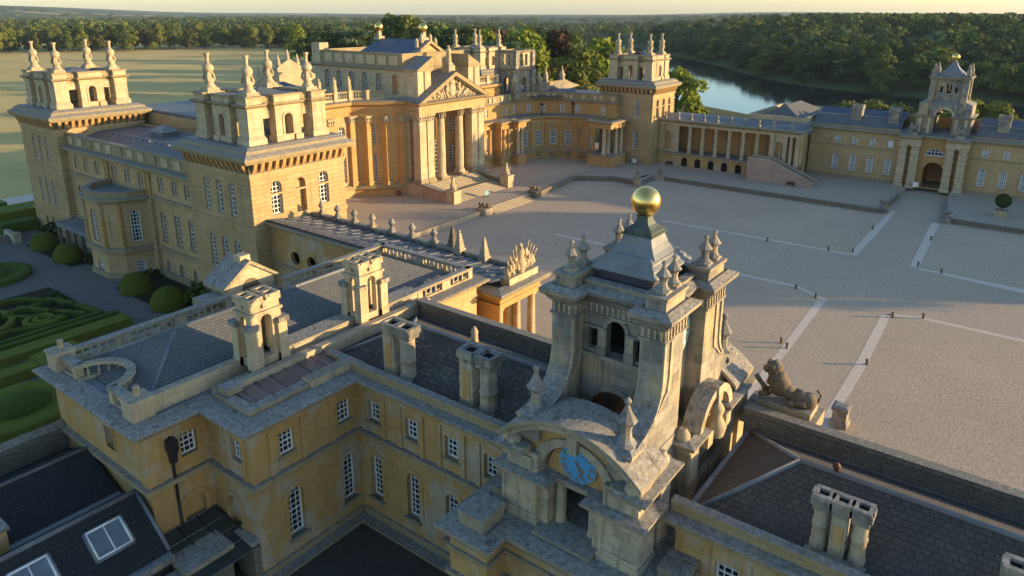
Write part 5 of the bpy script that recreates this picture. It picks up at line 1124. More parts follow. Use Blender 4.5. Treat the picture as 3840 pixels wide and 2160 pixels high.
# clock
def clock(x, y, z, r, ang, face, name='clock'):
    c = MB()
    def disc(rad, d0, d1, m, n=36): c.add([(d0, rad*math.cos(2*math.pi*i/n), rad*math.sin(2*math.pi*i/n)) for i in range(n)]+[(d1, rad*math.cos(2*math.pi*i/n), rad*math.sin(2*math.pi*i/n)) for i in range(n)], [tuple(range(n))]+[(i, (i+1) % n, (i+1) % n+n, i+n) for i in range(n)], m)
    disc(r*1.06, .02, .12, STW); disc(r, -.03, .1, face); o = c.build('face'); o0 = o.data; bpy.data.objects.remove(o)
    root = link(name, o0, CT, (x, y, z)); root.rotation_euler = (0, 0, ang); ORG[root] = Vector((x, y, z))
    NUM = ['XII', 'I', 'II', 'III', 'IIII', 'V', 'VI', 'VII', 'VIII', 'IX', 'X', 'XI']
    g = MB(); W_ = {'I': .07, 'V': .15, 'X': .15}
    for k, sN in enumerate(NUM):
        a = math.pi/2-k*math.pi/6; ta = a-math.pi/2; tot = sum(W_[q] for q in sN)*r; px = -tot/2
        def pt(lx, lz, dx):       # numeral frame: upright when read from the centre outwards; local +y of the face points left seen from outside
            rr = r*.80; h = lx; ca, sa = math.cos(ta), math.sin(ta)
            gx, gz = rr*math.cos(a)+lx*ca-lz*sa, rr*math.sin(a)+lx*sa+lz*ca
            return (dx, -gx, gz)
        for q in sN:
            wq = W_[q]*r; c0 = px+wq/2; hh = .13*r; tk = .022*r
            st_ = {'I': [((c0, -hh), (c0, hh))], 'V': [((c0-wq*.38, hh), (c0, -hh)), ((c0+wq*.38, hh), (c0, -hh))], 'X': [((c0-wq*.38, hh), (c0+wq*.38, -hh)), ((c0+wq*.38, hh), (c0-wq*.38, -hh))]}[q]
            for i_, (A_, B_) in enumerate(st_):
                dxy = Vector((B_[0]-A_[0], B_[1]-A_[1])).normalized(); nx, nz = -dxy.y*tk, dxy.x*tk; d_ = -.045-.002*i_
                g.add([pt(A_[0]+nx, A_[1]+nz, d_), pt(B_[0]+nx, B_[1]+nz, d_), pt(B_[0]-nx, B_[1]-nz, d_), pt(A_[0]-nx, A_[1]-nz, d_)], [(0, 1, 2, 3)], CLOCKG)
            px += wq
    o = g.build('numerals'); o.parent = root
    for nm, an, ln, wd, dx in (('hour_hand', -135, .52, .085, -.07), ('minute_hand', -158, .80, .06, -.09)):
        h = MB(); a = math.radians(90+an); ux, uz = math.cos(a), math.sin(a); px, pz = -uz, ux
        q = [(-.18, wd*.6), (ln*.55, wd*.5), (ln*.62, wd*1.3), (ln*.74, wd*1.1), (ln, .01)]
        pts = [(dx, -(ux*s_+px*w_)*r, (uz*s_+pz*w_)*r) for s_, w_ in q]+[(dx, -(ux*s_-px*w_)*r, (uz*s_-pz*w_)*r) for s_, w_ in q[::-1]]
        h.add(pts, [tuple(range(len(pts)))], CLOCKG); o = h.build(nm); o.parent = root
clock(31.12, cy-.05, 14.72, 1.2, 0, CLOCKB)
# upper tower
t = MB()
prof = [(36.6, 15.5), (36.6, 23.15), (33.9, 23.15), (33.9, 19.9), (33.75, 19.1), (33.35, 18.4), (32.75, 17.85), (31.9, 17.45), (31.0, 17.2), (30.8, 16.9), (30.8, 15.6)]
profw = [(2*cx-x, z) for x, z in prof]
for pf in (prof, profw):
    for y0, y1 in ((14.95, 16.3), (20.9, 22.25)):
        t.prism(pf, 'y', y0, y1, STG)
        for yy in ((y0-.10, y0), (y1, y1+.10)):       # raised borders along the sweep of the buttress
            edge = pf[2:10]; inn = [(x+(.26 if pf is prof else -.26), z+(.10 if i > 2 else 0)) for i, (x, z) in enumerate(edge)]; t.prism(edge+inn[::-1], 'y', yy[0], yy[1], STW)
            e2 = [(x+(.85 if pf is prof else -.85), z+(.45 if i > 2 else 0)) for i, (x, z) in enumerate(edge)]; e3 = [(x+(.26 if pf is prof else -.26), z+.05) for x, z in e2]
            t.prism(e2[:-2]+e3[:-2][::-1], 'y', yy[0], yy[1], STW)
ven = [dict(u=2.3, z=19.9, w=1.25, h=2.3, k='a', d=.5, win=None, sur=.26, sp=.1, sm=STG), dict(u=.72, z=20.0, w=.7, h=1.5, k='r', d=.45), dict(u=3.88, z=20.0, w=.7, h=1.5, k='r', d=.45)]
arch_l = dict(u=2.3, z=13.9, w=3.4, h=3.6, k='a', d=.5, win=None, sur=.35, sp=.12, sm=STG)
wall(t, None, (35.2, 20.9), (35.2, 16.3), 13.7, 22.6, ven+[arch_l], STG); wall(t, None, (41.2, 16.3), (41.2, 20.9), 13.7, 22.6, ven+[arch_l], STG)
for y in (19.55, 17.65): t.box(35.0, 35.2, y-.33, y+.33, 19.8, 20.35, STG); t.box(35.08, 35.2, y-.25, y+.25, 20.35, 21.45, STW)
t.box(35.03, 35.2, 19.3, 20.9, 21.45, 21.62, STG); t.box(35.03, 35.2, 16.3, 17.9, 21.45, 21.62, STG); t.box(34.98, 35.2, 16.3, 20.9, 19.55, 19.8, STG)
wall(t, None, (36.5, 16.0), (39.9, 16.0), 15.5, 22.6, [], STG); wall(t, None, (39.9, 21.2), (36.5, 21.2), 15.5, 22.6, [], STG)
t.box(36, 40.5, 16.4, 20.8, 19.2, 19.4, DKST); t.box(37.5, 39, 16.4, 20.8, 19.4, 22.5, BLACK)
t.build('tower_shaft', CT)
clock(38.3, 15.9, 21.0, 1.42, R(90), CLOCKL)
en = MB()
foot = [(33.85, 22.3), (33.85, 20.85), (35.15, 20.85), (35.15, 16.35), (33.85, 16.35), (33.85, 14.9), (36.65, 14.9), (36.65, 15.95), (39.75, 15.95), (39.75, 14.9), (42.55, 14.9), (42.55, 16.35), (41.25, 16.35), (41.25, 20.85), (42.55, 20.85), (42.55, 22.3), (39.75, 22.3), (39.75, 21.25), (36.65, 21.25), (36.65, 22.3)]
en.sweep(foot, [(0, 22.3), (.12, 22.3), (.12, 22.45), (.02, 22.45), (.02, 23.1), (.2, 23.25), (.36, 23.5), (.6, 23.7), (.64, 23.9), (.5, 24.0), (-.2, 24.15), (-.2, 22.3)], STG)
en.sweep(foot, [(.4, 23.97), (.64, 23.9), (.66, 23.95), (.1, 24.17), (.1, 24.08)], SLB)
for i in range(len(foot)):     # little arched and slotted frieze blocks
    A, B = Vector(foot[i]), Vector(foot[(i+1) % len(foot)]); L_ = (B-A).length; n = int(L_/.36)
    d_ = (B-A)/L_; nn = Vector((d_.y, -d_.x))
    for k in range(n):
        c_ = A+d_*(L_*(k+.5)/n)+nn*.02; a1, a2 = c_-d_*.07, c_+d_*.07
        en.prism([(a1.x, a1.y), (a2.x, a2.y), (a2.x+nn.x*.1, a2.y+nn.y*.1), (a1.x+nn.x*.1, a1.y+nn.y*.1)], 'z', 22.5, 23.08, STW)
for a, b_ in (((35.3, 16.4), (35.3, 20.8)), ((41.1, 16.4), (41.1, 20.8))): en.box(a[0]-.25, a[0]+.25, a[1], b_[1], 24.0, 24.35, STG); en.box(a[0]-.32, a[0]+.32, a[1], b_[1], 24.35, 24.48, SLB)
for y in (16.1, 21.1): en.box(36.7, 39.7, y-.22, y+.22, 24.0, 24.35, STG); en.box(36.7, 39.7, y-.3, y+.3, 24.35, 24.48, SLB)
for x0 in (34.0, 39.9):
    for y0 in (15.0, 20.95):
        en.box(x0, x0+2.5, y0, y0+1.25, 23.9, 24.75, STG); en.box(x0-.12, x0+2.62, y0-.12, y0+1.37, 24.75, 24.95, SLB)
en.build('entablature', CT)
fin = [(.46, 0), (.46, .12), (.36, .18), (.24, .34), (.22, .62), (.27, .86), (.42, .98), (.44, 1.04), (.30, 1.22), (.16, 1.45), (.10, 1.62), (.09, 1.7), (.15, 1.76), (.16, 1.85), (.08, 1.95), (.02, 1.97)]
for x in (34.75, 36.1, 40.6, 42.0):
    for y in (15.6, 21.6):
        f = MB(); f.sq(x, y, [(.4, 24.95), (.4, 25.05)], STG); f.lathe(x, y, [(r, 25.05+z*.9) for r, z in fin], STG, 8, False, math.pi/8); f.build('finial', CT)
for x, y in ((31.2, 15.6), (31.2, 21.6), (45.2, 15.6), (45.2, 21.6)):
    f = MB(); f.sq(x, y, [(.72, 15.6), (.72, 16.8), (.85, 16.9), (.85, 17.1), (.6, 17.3)], STG); f.lathe(x, y, [(r*1.35, 17.2+z*1.45) for r, z in fin], STG, 8, False, math.pi/8); f.build('finial', CT)
k = MB(); k.box(cx-2.25, cx+2.25, cy-1.75, cy+1.75, 24.0, 25.05, LEADD)
for i, (h, z) in enumerate(((2.55, 25.05), (2.25, 25.35), (1.95, 25.65))):
    k.frus(cx-h, cx+h, cy-h*.82, cy+h*.82, z, cx-h+.02, cx+h-.02, cy-h*.82+.02, cy+h*.82-.02, z+.14, LEADG); k.frus(cx-h, cx+h, cy-h*.82, cy+h*.82, z+.14, cx-h+.3, cx+h-.3, cy-h*.82+.3, cy+h*.82-.3, z+.32, LEADG)
k.sq(cx, cy, [(1.55, 25.9), (1.3, 26.15), (1.08, 26.5), (.95, 26.85), (.9, 27.0)], LEADG)
k.sq(cx, cy, [(1.0, 27.0), (1.02, 27.1), (.9, 27.16), (.9, 27.26), (.98, 27.3), (.72, 27.42), (.5, 27.6), (.38, 27.85), (.34, 28.05), (.4, 28.08), (.4, 28.14)], COPG)
k.build('cupola', CT)
g = MB(); g.sphere((cx, cy, 28.98), .90, GOLD, 40); g.build('golden_ball', CT)
# lion and unicorn style beast on the roof parapet
b = MB(); b.box(45.0, 47.6, 9.0, 13.2, 12.9, 13.9, SLB); b.box(45.3, 47.3, 9.4, 12.9, 13.9, 14.4, SLB); b.box(44.8, 47.8, 13.2, 13.8, 12.6, 13.6, STG)
tag(b.build('plinth'), 'lichened stone plinth on the range parapet beside the clock tower', 'plinth')
b = MB(); X, Y, Z = 46.2, 11.2, 14.4
b.tube([(X, Y-1.4, Z+.55), (X, Y-.4, Z+.6), (X, Y+.5, Z+.95)], .52, DKST, 10); b.sphere((X, Y-1.35, Z+.5), .6, DKST, 12); b.sphere((X, Y+.55, Z+1.05), .72, DKST, 12, 1.15)
b.tube([(X, Y+.6, Z+1.3), (X-.05, Y+.85, Z+1.95)], .58, DKST, 10); b.sphere((X-.05, Y+.95, Z+2.2), .52, DKST, 12, 1.05); b.sphere((X-.1, Y+1.45, Z+2.05), .3, DKST, 10)
rg = random.Random(9)
for i in range(46):
    a = rg.uniform(0, 6.28); h = rg.random(); b.sphere((X+.58*math.cos(a)*(1-.2*h), Y+.72+.3*h+.5*math.sin(a)*(1-.2*h), Z+1.0+1.5*h), rg.uniform(.12, .24), DKST, 6)
for sx in (-.38, .38): b.tube([(X+sx, Y+.8, Z+.9), (X+sx, Y+1.2, Z+.35), (X+sx, Y+1.75, Z+.15)], .2, DKST, 7); b.tube([(X+sx*1.3, Y-1.4, Z+.45), (X+sx*1.5, Y-.7, Z+.3), (X+sx*1.4, Y-.2, Z+.14)], .24, DKST, 7)
b.tube([(X+.2, Y-1.9, Z+.4), (X+.5, Y-2.05, Z+.9), (X+.3, Y-1.8, Z+1.25)], .09, DKST, 6); b.tube([(X-.2, Y+1.3, Z+.5), (X-.45, Y+1.8, Z+1.2), (X-.35, Y+2.1, Z+1.5)], .17, DKST, 6)
tag(b.build('lion_statue'), 'dark weathered stone lion couched on the parapet plinth facing the clock tower', 'statue')
b = MB(); b.sq(70.8, 11.9, [(.8, 0), (.8, .5), (.66, .6), (.66, 1.7), (.8, 1.8), (.8, 2.1), (.5, 2.2)], STG); tag(b.build('gate_pier'), 'square capped stone pier beside the court road below the lion', 'gate pier')

# ------------------------------------------------------------------ kitchen pavilion
KP = thing('kitchen_pavilion', 'near pavilion with hipped slate roof, pierced parapet and two arched chimney stacks', 'pavilion', (36, 50, -2))
b = MB()
X0, X1, Y0, Y1 = 18.9, 53.8, 45.1, 59.0
wall(b, KP, (X0, Y1), (X0, Y0), -2.2, 12.3, row((8.7,), 9.5, 1.25, 1.75, win=(3, 4), bar=.06, fr=.12, d=.5, sur=.15) + AW((8.7,), 2.5, 1.3, 4, win=None, back=STP, d=.2), STP)
wall(b, KP, (X0, Y0), (23.4, Y0), -2.2, 12.3, row((3.05,), 9.5, 1.2, 1.75, win=(3, 4), bar=.06, fr=.12, d=.45) + AW((2.9,), 2.4, 1.6, 3.9, win=None, back=STP, d=.35, sur=.3), STP)
wall(b, KP, (23.4, Y0), (23.4, 39.7), -.3, 12.3, row((3.5,), 9.5, 1.25, 1.75, win=(3, 4), bar=.06, fr=.12, d=.45) + AW((2.6,), 2.4, 1.6, 3.9, win=None, back=STP, d=.3, sur=.3), STP)
wall(b, KP, (23.4, 39.7), (32.9, 39.7), -.3, 12.3, row((2.85, 8.05), 9.45, 1.2, 1.75, win=(3, 4), bar=.06, fr=.12, d=.3, sill=.1) + AW((3.15, 8.15), 2.4, 1.35, 4.0, win=(3, 7), bar=.055, fr=.11, d=.45, sur=.45, sp=.07, sill=.35), STP)
for x in (24.9, 27.6, 30.2, 32.6): b.box(x-.2, x+.2, 39.58, 39.7, 8.35, 11.9, STP)
for y in (43.2, 40.6): b.box(23.28, 23.4, y-.2, y+.2, 8.35, 11.9, STP)
wall(b, None, (X1, Y0), (X1, Y1), 0, 12.6, [], ST); wall(b, None, (X1, Y1), (X0, Y1), -2.2, 12.6, [], ST); wall(b, None, (44, 45), (X1, 45), 0, 12.6, [], ST)
path = [(X0, Y1), (X0, Y0), (23.4, Y0), (23.4, 39.7), (32.85, 39.7)]
b.sweep(path, BAND(8.0, .4, .35), SLC, False); b.sweep(path, BAND(11.9, .16, .3), STP, False); b.sweep(path[2:], BAND(zf-.3, .2, .7), SLC, False)
b.sweep([(X0+.9, Y0), (X0, Y0), (X0, Y0+.9)][::-1], [(0, 8.4), (.12, 8.4), (.12, 11.9), (0, 11.9)], STP, False) ; b.build('wall', KP)
c = MB(); cor = [(0, 12.2), (.35, 12.3), (.6, 12.6), (1.0, 12.8), (1.05, 13.0), (.85, 13.08), (-.6, 13.15), (-.6, 12.2)]
c.sweep([(X1, Y1), (X0, Y1), (X0, Y0), (23.4, Y0), (23.4, 39.7), (32.85, 39.7)], cor, SLB, False); c.sweep([(44, 45), (X1, 45), (X1, Y1)], cor, SLC, False)
c.prism([(X0, Y0), (23.4, Y0), (23.4, 39.7), (33, 39.7), (34, 45), (X1, 45), (X1, Y1), (X0, Y1)], 'z', 12.4, 13.02, LEAD)
c.build('cornice', KP)
pp = MB(); zt = 14.35
def par(A, B, solid=False, pier=1.2, zb=13.0):
    A = Vector(A); B = Vector(B); L = (B-A).length; d_ = (B-A)/L
    if solid: pp.sweep([A, B], coping(zb, zt-zb, .55, .08), STL, False); return
    pp.sweep([A, B], [(0, zb), (0, zb+.3), (-.5, zb+.3), (-.5, zb)], STL, False); pp.sweep([A, B], [(.1, zt-.28), (.1, zt), (-.6, zt), (-.6, zt-.28)], SLB, False)
    n = max(1, round(L/5.2)); seg = L/n
    for i in range(n+1):
        s0 = max(0, i*seg-pier/2); s1 = min(L, i*seg+pier/2); pp.sweep([A+d_*s0, A+d_*s1], [(.04, zb), (.04, zt-.25), (-.54, zt-.25), (-.54, zb)], STL, False)
        if i < n:      # pierced arcading of small loops
            m_ = max(1, int((seg-pier)/.62)); nn = Vector((d_.y, -d_.x))
            for k_ in range(m_+1):
                q = A+d_*(i*seg+pier/2+(seg-pier)*k_/m_)-nn*.25; pp.box(q.x-.07, q.x+.07, q.y-.07, q.y+.07, zb+.3, zt-.26, STL)
                if k_ < m_:
                    q2 = A+d_*(i*seg+pier/2+(seg-pier)*(k_+.5)/m_)-nn*.25; r_ = (seg-pier)/m_/2; up_ = k_ % 2 == 0
                    pts = [q2+d_*(r_*math.cos(math.pi*j/6)) for j in range(7)]; zz = [(zt-.62+.3*math.sin(math.pi*j/6)) if up_ else (zb+.68-.3*math.sin(math.pi*j/6)) for j in range(7)]
                    pp.tube([(a.x, a.y, z_) for a, z_ in zip(pts, zz)], .075, STL, 5)
ix0, ix1, iy1 = 19.2, 53.6, 58.7; iy0 = 46.3
par((ix0, iy1), (ix0, 55.2)); par((ix0, 50.0), (ix0, iy0)); par((34, iy1), (ix0, iy1)); par((ix1, iy1), (39.6, iy1)); par((ix1, iy0), (ix1, iy1))
par((ix0, iy0), (28.0, iy0), True); par((45.6, 45.4), (ix1, 45.4)); par((ix1, 45.4), (ix1, iy0+.1), True)
# concave bay of balusters in the east parapet
bayc = (19.35, 52.6); bp = [(ix0, 55.2)]+[(bayc[0]+2.4*math.sin(math.pi*j/10)*.95, bayc[1]+2.35*math.cos(math.pi*j/10)) for j in range(11)]+[(ix0, 50.0)]
pp.sweep(bp, [(.1, zt-.25), (.1, zt), (-.5, zt), (-.5, zt-.25)], STL, False); pp.sweep(bp, [(0, 13.0), (0, 13.3), (-.45, 13.3), (-.45, 13.0)], STL, False)
for j in range(1, 11):
    A, B = Vector(bp[j]), Vector(bp[j+1] if j < 10 else bp[11]); mid = (A+B)/2+(Vector((1, 0))*.1); pp.lathe(mid.x+.12, mid.y, [(.11, 13.3), (.07, 13.4), (.15, 13.6), (.06, 13.9), (.11, 14.1)], STL, 6)
for x, y in ((ix0+.3, iy1-.3), (ix0+.35, iy0+.3)): pp.sq(x, y, [(.75, 13), (.75, zt+.1), (.85, zt+.15), (.85, zt+.3), (.4, zt+.35)], STL); pp.lathe(x+.1, y+.1, [(.25, zt+.3), (.2, zt+.75), (.26, zt+.8), (.24, zt+1.0)], STL, 8)
# north step: long ledge and low wall carrying the chimneys
pp.box(28.0, 45.4, 45.3, 46.9, 13.0, 14.1, STL); pp.box(27.9, 45.6, 45.2, 47.0, 14.1, 14.35, SLB)
pp.sweep([(24.2, 43.6), (45.3, 43.6)], coping(13.0, 1.1, .5, .06), STL, False); pp.box(24.2, 45.3, 43.9, 45.3, 13.0, 13.7, SLC)
pp.sweep([(24.0, 44.9), (24.0, 40.4), (33.2, 40.4)], coping(13.0, .55, .7, .05), SLB, False); pp.sweep([(33.6, 39.6), (33.6, 44.0)], coping(13.0, .6, .5, .05), SLB, False); pp.box(24.15, 25.4, 43.2, 44.3, 13.62, 14.12, SLB); pp.box(29.0, 33.4, 40.2, 41.2, 13.0, 13.75, STL)
pp.build('parapet', KP)
r = MB(); a_, b_ = r.hip(20.2, 53.0, 47.0, 58.0, 13.1, 15.7, SLX, 'x', 5.5, 5.5)
r.tube([a_, b_], .16, LEAD, 6)
for q, e_ in (((20.2, 47.0, 13.12), a_), ((20.2, 58.0, 13.12), a_)): r.tube([q, e_], .14, LEAD, 6)
r.build('roof', KP)
r = MB(); r.quad((24.9, 41.2, 13.35), (33.1, 41.2, 13.35), (33.1, 43.6, 13.6), (24.9, 43.6, 13.6), LEADP)
for i in range(7): r.tube([(25.4+i*1.25, 41.2, 13.36), (25.4+i*1.25, 43.6, 13.62)], .07, LEADP, 5)
r.build('flat_roof', KP)
def kchim(x0, x1, y0, y1, z0, z1):
    b = MB(); xm, ym = (x0+x1)/2, (y0+y1)/2; h = z1-z0; pw = .62
    for A, B, L_ in (((x0, y1), (x0, y0), y1-y0), ((x0, y0), (x1, y0), x1-x0), ((x1, y0), (x1, y1), y1-y0), ((x1, y1), (x0, y1), x1-x0)):
        wall(b, None, A, B, z0, z0+h*.78, [dict(u=L_/2, z=z0+.7, w=L_*.36, h=h*.60, k='a', d=.55, win=None)], STL)
    for x in (x0, x1):
        for y in (y0, y1):
            sx, sy = (1 if x == x0 else -1), (1 if y == y0 else -1)
            b.box(x-.28*sx, x+.5*sx, y-.28*sy, y+.5*sy, z0, z0+h*.56, STL); b.box(x-.42*sx, x+.5*sx, y-.42*sy, y+.5*sy, z0+h*.56, z0+h*.63, STG); b.box(x-.32*sx, x+.5*sx, y-.32*sy, y+.5*sy, z0, z0+.7, STL)
    b.sweep(rect(x0, x1, y0, y1), BAND(z0+h*.74, .12, .22), STL); b.box(x0+.05, x1-.05, y0+.05, y1-.05, z0+h*.74, z0+h*.82, STL)
    for fx in (0, 1):
        for fy in (0, 1): cap_stack(b, x0+.55+fx*(x1-x0-1.1), y0+.48+fy*(y1-y0-.96), z0+h*.82, .5, .42, STL)
    b.box(xm-.25, xm+.25, y0-.1, y1+.1, z0+h*.82, z0+h*.92, STL); b.build('chimney', KP)
kchim(27.4, 30.0, 44.6, 46.6, 13.9, 19.6); kchim(37.9, 40.5, 44.6, 46.6, 13.9, 19.4)
# pediment block on the garden side, seen from behind
d = MB(); yb = 59.2
d.prism([(34.2, 13.3), (39.4, 13.3), (39.4, 14.6), (36.9, 16.6), (34.2, 14.6)], 'y', yb, yb+1.0, STL)
for s_ in (-1, 1): d.prism([(36.85, 16.9), (36.85+s_*3.0, 14.75), (36.85+s_*3.0, 14.4), (36.85, 16.5)], 'y', yb-.2, yb+3.4, SLB)
d.box(35.9, 37.7, yb-.06, yb, 13.3, 14.3, DKST); d.lathe(36.8, yb-.03, [(.9, 14.2), (.9, 14.21)], DKST, 14); d.prism([(36.8+.88*math.cos(math.pi*i/10), 14.2+.85*math.sin(math.pi*i/10)) for i in range(11)], 'y', yb-.06, yb, DKST)
d.box(36.3, 37.4, yb+.6, yb+1.7, 16.4, 17.2, STL); d.box(32, 34.2, yb, yb+2.2, 13.0, 14.0, SLB); d.box(28.2, 33.2, yb-.1, yb+1.6, 12.8, 13.4, SLB); d.build('pediment', KP)
q = MB(); q.tube([(20.6, 44.95, 11.6), (20.6, 44.95, 6.5)], .11, IRON, 8); q.tube([(20.6, 44.95, 6.5), (20.75, 44.9, 1.0)], .1, IRON, 8); q.sq(20.6, 44.85, [(.28, 10.4), (.34, 10.7), (.34, 11.4), (.2, 11.5)], IRON); q.sq(20.6, 44.85, [(.2, 9.6), (.24, 10.3)], IRON); q.build('downpipe', KP)

# ------------------------------------------------------------------ courtyard floor, skylit outbuildings, garden wall, piers
flat('kitchen_court', [(-30, -30), (33, -30), (33, 40), (23.4, 40), (23.4, 45.2), (-30, 45.2)], .52, DKP)
b = MB(); b.sweep([(25.5, 39.6), (32.7, 39.6), (32.7, 26)][::-1], [(-.02, .5), (-.9, .5), (-.9, .66), (-.02, .68)], SLC, False) if False else b.box(23.5, 32.6, 38.6, 39.7, .5, .66, SLC); b.box(31.7, 32.8, 24, 38.6, .5, .66, SLC); o = b.build('pavement_margin'); o['kind'] = 'structure'
O = thing('outbuilding', 'dark slated outbuilding with two skylights against the pavilion wall', 'outbuilding', (10, 47, .5))
b = MB(); b.box(-25, 18.6, 43.2, 49, -.5, 5.0, RUB); b.build('wall', O)
b = MB(); A0, A1 = -25, 18.55
b.quad((A0, 42.8, 4.75), (A1, 42.8, 4.75), (A1, 46.6, 7.7), (A0, 46.6, 7.7), SLD); b.quad((A0, 46.6, 7.7), (A1, 46.6, 7.7), (A1, 49.0, 6.4), (A0, 49.0, 6.4), SLD)
b.tube([(A0, 46.6, 7.72), (A1, 46.6, 7.72)], .17, LEAD, 6); b.tube([(A1, 46.6, 7.72), (A1, 42.8, 4.8)], .14, LEAD, 6); b.quad((A0, 42.8, 4.7), (A1, 42.8, 4.7), (A1, 42.2, 4.6), (A0, 42.2, 4.6), LEAD); b.box(A0, A1, 42.1, 42.5, 4.3, 4.7, STG); b.build('roof', O)
def roofpt(x, q, h=0.0): return (x, 42.8+(46.6-42.8)*q-h*.61, 4.75+(7.7-4.75)*q+h*.79)
for xa, xb in ((14.75, 16.9), (10.3, 12.45)):
    s = MB(); q0, q1 = .38, .77
    P = [roofpt(xa, q0, .12), roofpt(xb, q0, .12), roofpt(xb, q1, .12), roofpt(xa, q1, .12)]
    for i in range(4): s.tube([P[i], P[(i+1) % 4]], .09, WHITE, 4)
    m0, m1 = (Vector(P[0])+Vector(P[1]))/2, (Vector(P[2])+Vector(P[3]))/2; s.tube([m0, m1], .05, WHITE, 4)
    for i in range(4):
        a2 = Vector(P[i])-Vector((0, 0, .06)); e2 = Vector(P[(i+1) % 4])-Vector((0, 0, .06)); cc = sum((Vector(v) for v in P), Vector())/4; a2 = a2+(a2-cc)*.10; e2 = e2+(e2-cc)*.10; s.tube([a2, e2], .13, LEAD, 4)
    o = s.build('skylight', O); g = MB(); g.quad(*P, SKYL); g.build('pane', o)
O2 = thing('outbuilding', 'dark plain slated outbuilding between the rubble wall and the skylit roof', 'outbuilding', (10, 53, .5))
b = MB(); b.box(-25, 18.6, 49.2, 57, -.5, 6.0, RUB); b.build('wall', O2)
b = MB(); b.quad((A0, 49.3, 6.4), (A1, 49.3, 6.4), (A1, 53.7, 8.3), (A0, 53.7, 8.3), SLD); b.quad((A0, 53.7, 8.3), (A1, 53.7, 8.3), (A1, 57.8, 6.6), (A0, 57.8, 6.6), SLD); b.tube([(A0, 53.7, 8.3), (A1, 53.7, 8.3)], .14, LEAD, 6)
b.box(A0, A1, 48.9, 49.4, 6.2, 6.45, LEAD); b.build('roof', O2)
b = MB(); b.box(10.2, 11.5, 48.9, 50.2, 5, 8.0, STP); b.box(10.05, 11.65, 48.75, 50.35, 8.0, 8.25, STG); b.build('chimney', O2)
b = MB(); b.box(-25, 18.8, 58.2, 58.9, -2.3, 8.4, RUB); b.prism([(58.0, 8.4), (59.1, 8.4), (58.55, 8.8)], 'x', -25, 18.8, RUB); tag(b.build('garden_wall'), 'tall rubble stone wall between the dark outbuildings and the hedge garden', 'wall')
gl = thing('glass_canopy', 'dark glazed canopy roof in the corner of the kitchen court', 'canopy', (21, 42.5, .5))
b = MB(); b.quad((18.7, 39.6, 3.6), (23.2, 39.6, 3.6), (23.2, 45.0, 4.4), (18.7, 45.0, 4.4), DGLASS); b.build('glass', gl)
b = MB()
for i in range(4): b.tube([(18.7+i*1.5, 39.6, 3.62), (18.7+i*1.5, 45.0, 4.42)], .05, IRON, 5)
for i in range(5): b.tube([(18.7, 39.6+i*1.35, 3.63+i*.2), (23.2, 39.6+i*1.35, 3.63+i*.2)], .04, LEAD, 5)
b.build('glazing_bar', gl)
for x0, x1, y0, y1, zt_, l in ((18.6, 21.8, 40.8, 42.9, 4.1, 'broad rough stone pier with mossy top beside the skylit roof'), (22.9, 25.0, 39.9, 42.0, 3.95, 'square rough stone pier standing in the kitchen court before the pavilion wall'), (12, 18.5, 40.6, 42.0, 3.6, 'low dark lead-capped lean-to wall under the skylit roof eaves')):
    b = MB(); b.box(x0, x1, y0, y1, .4, zt_-.35, RUB); b.box(x0-.15, x1+.15, y0-.15, y1+.15, zt_-.35, zt_, SLB); tag(b.build('stone_pier' if x1-x0 < 5 else 'lean_to_wall'), l, 'pier' if x1-x0 < 5 else 'wall')
b = MB(); b.box(24.6, 24.9, 39.8, 40, .52, .6, IRON); o = b.build('drain_cover'); tag(o, 'small black drain cover on the kitchen court floor', 'drain cover'); o.location = (1.9, -1.6, 0)
# ------------------------------------------------------------------ garden east of the house
GZ = -2.0
flat('garden_path', [(-40, 60), (54.5, 60), (54.5, 152), (40, 175), (-40, 175)], -1.98, GPATH)
flat('planting_bed', [(46.5, 96), (54.3, 96), (54.3, 114), (50, 115), (46.5, 112)], -1.93, SOIL); flat('planting_bed', [(46.5, 128), (54.3, 127), (54.3, 146), (46.5, 147)], -1.93, SOIL)
flat('lawn_walk', [(30, 181), (140, 181), (140, 190), (30, 190)], -2.25, KERBM)
def dome(x, y, r, h, label):
    b = MB(); b.lathe(x, y, [(r*max(0.0, math.cos(t*.1571))**.75+.02, GZ+.1+h*math.sin(t*.1571)) for t in range(0, 11)], YEW, 28)
    rg = random.Random(int(x*31+y))
    for i in range(500):
        t = math.asin(rg.random()**.8); a = rg.uniform(0, 6.28); rr = r*max(0.0, math.cos(t))**.75; c = Vector((x+rr*math.cos(a), y+rr*math.sin(a), GZ+.1+h*math.sin(t))); n = Vector((math.cos(a)*math.cos(t), math.sin(a)*math.cos(t), math.sin(t)+.2)).normalized(); e = n.orthogonal().normalized()*.16; f = n.cross(e); w_ = n*rg.uniform(-.05, .10)
        b.add([c+e+w_, c+f+w_, c-e+w_, c-f+w_], [(0, 1, 2, 3)], YEW)
    tag(b.build('topiary_dome'), label, 'topiary', 'clipped yew domes along the garden front')
dome(48.2, 142.6, 2.2, 2.8, 'clipped yew dome closest to the far corner tower of the garden front'); dome(48.0, 132.4, 2.3, 2.8, 'clipped yew dome just beyond the round bow by the low arcade')
dome(48.0, 108.6, 2.3, 2.8, 'clipped yew dome just this side of the round bow'); dome(47.8, 98.8, 2.4, 2.9, 'nearest clipped yew dome beside the gravel walk and pavilion parapet')
def hedge(poly, h, m, label, name='box_hedge', group=None, z0=GZ-.1):
    b = MB(); b.prism(poly, 'z', z0, GZ+h, m); o = b.build(name)
    # rough the top a little with leaf flakes so edges are not knife sharp
    return tag(o, label, 'hedge', group)
def strip(x0, x1, y0, y1): return [(x0, y0), (x1, y0), (x1, y1), (x0, y1)]
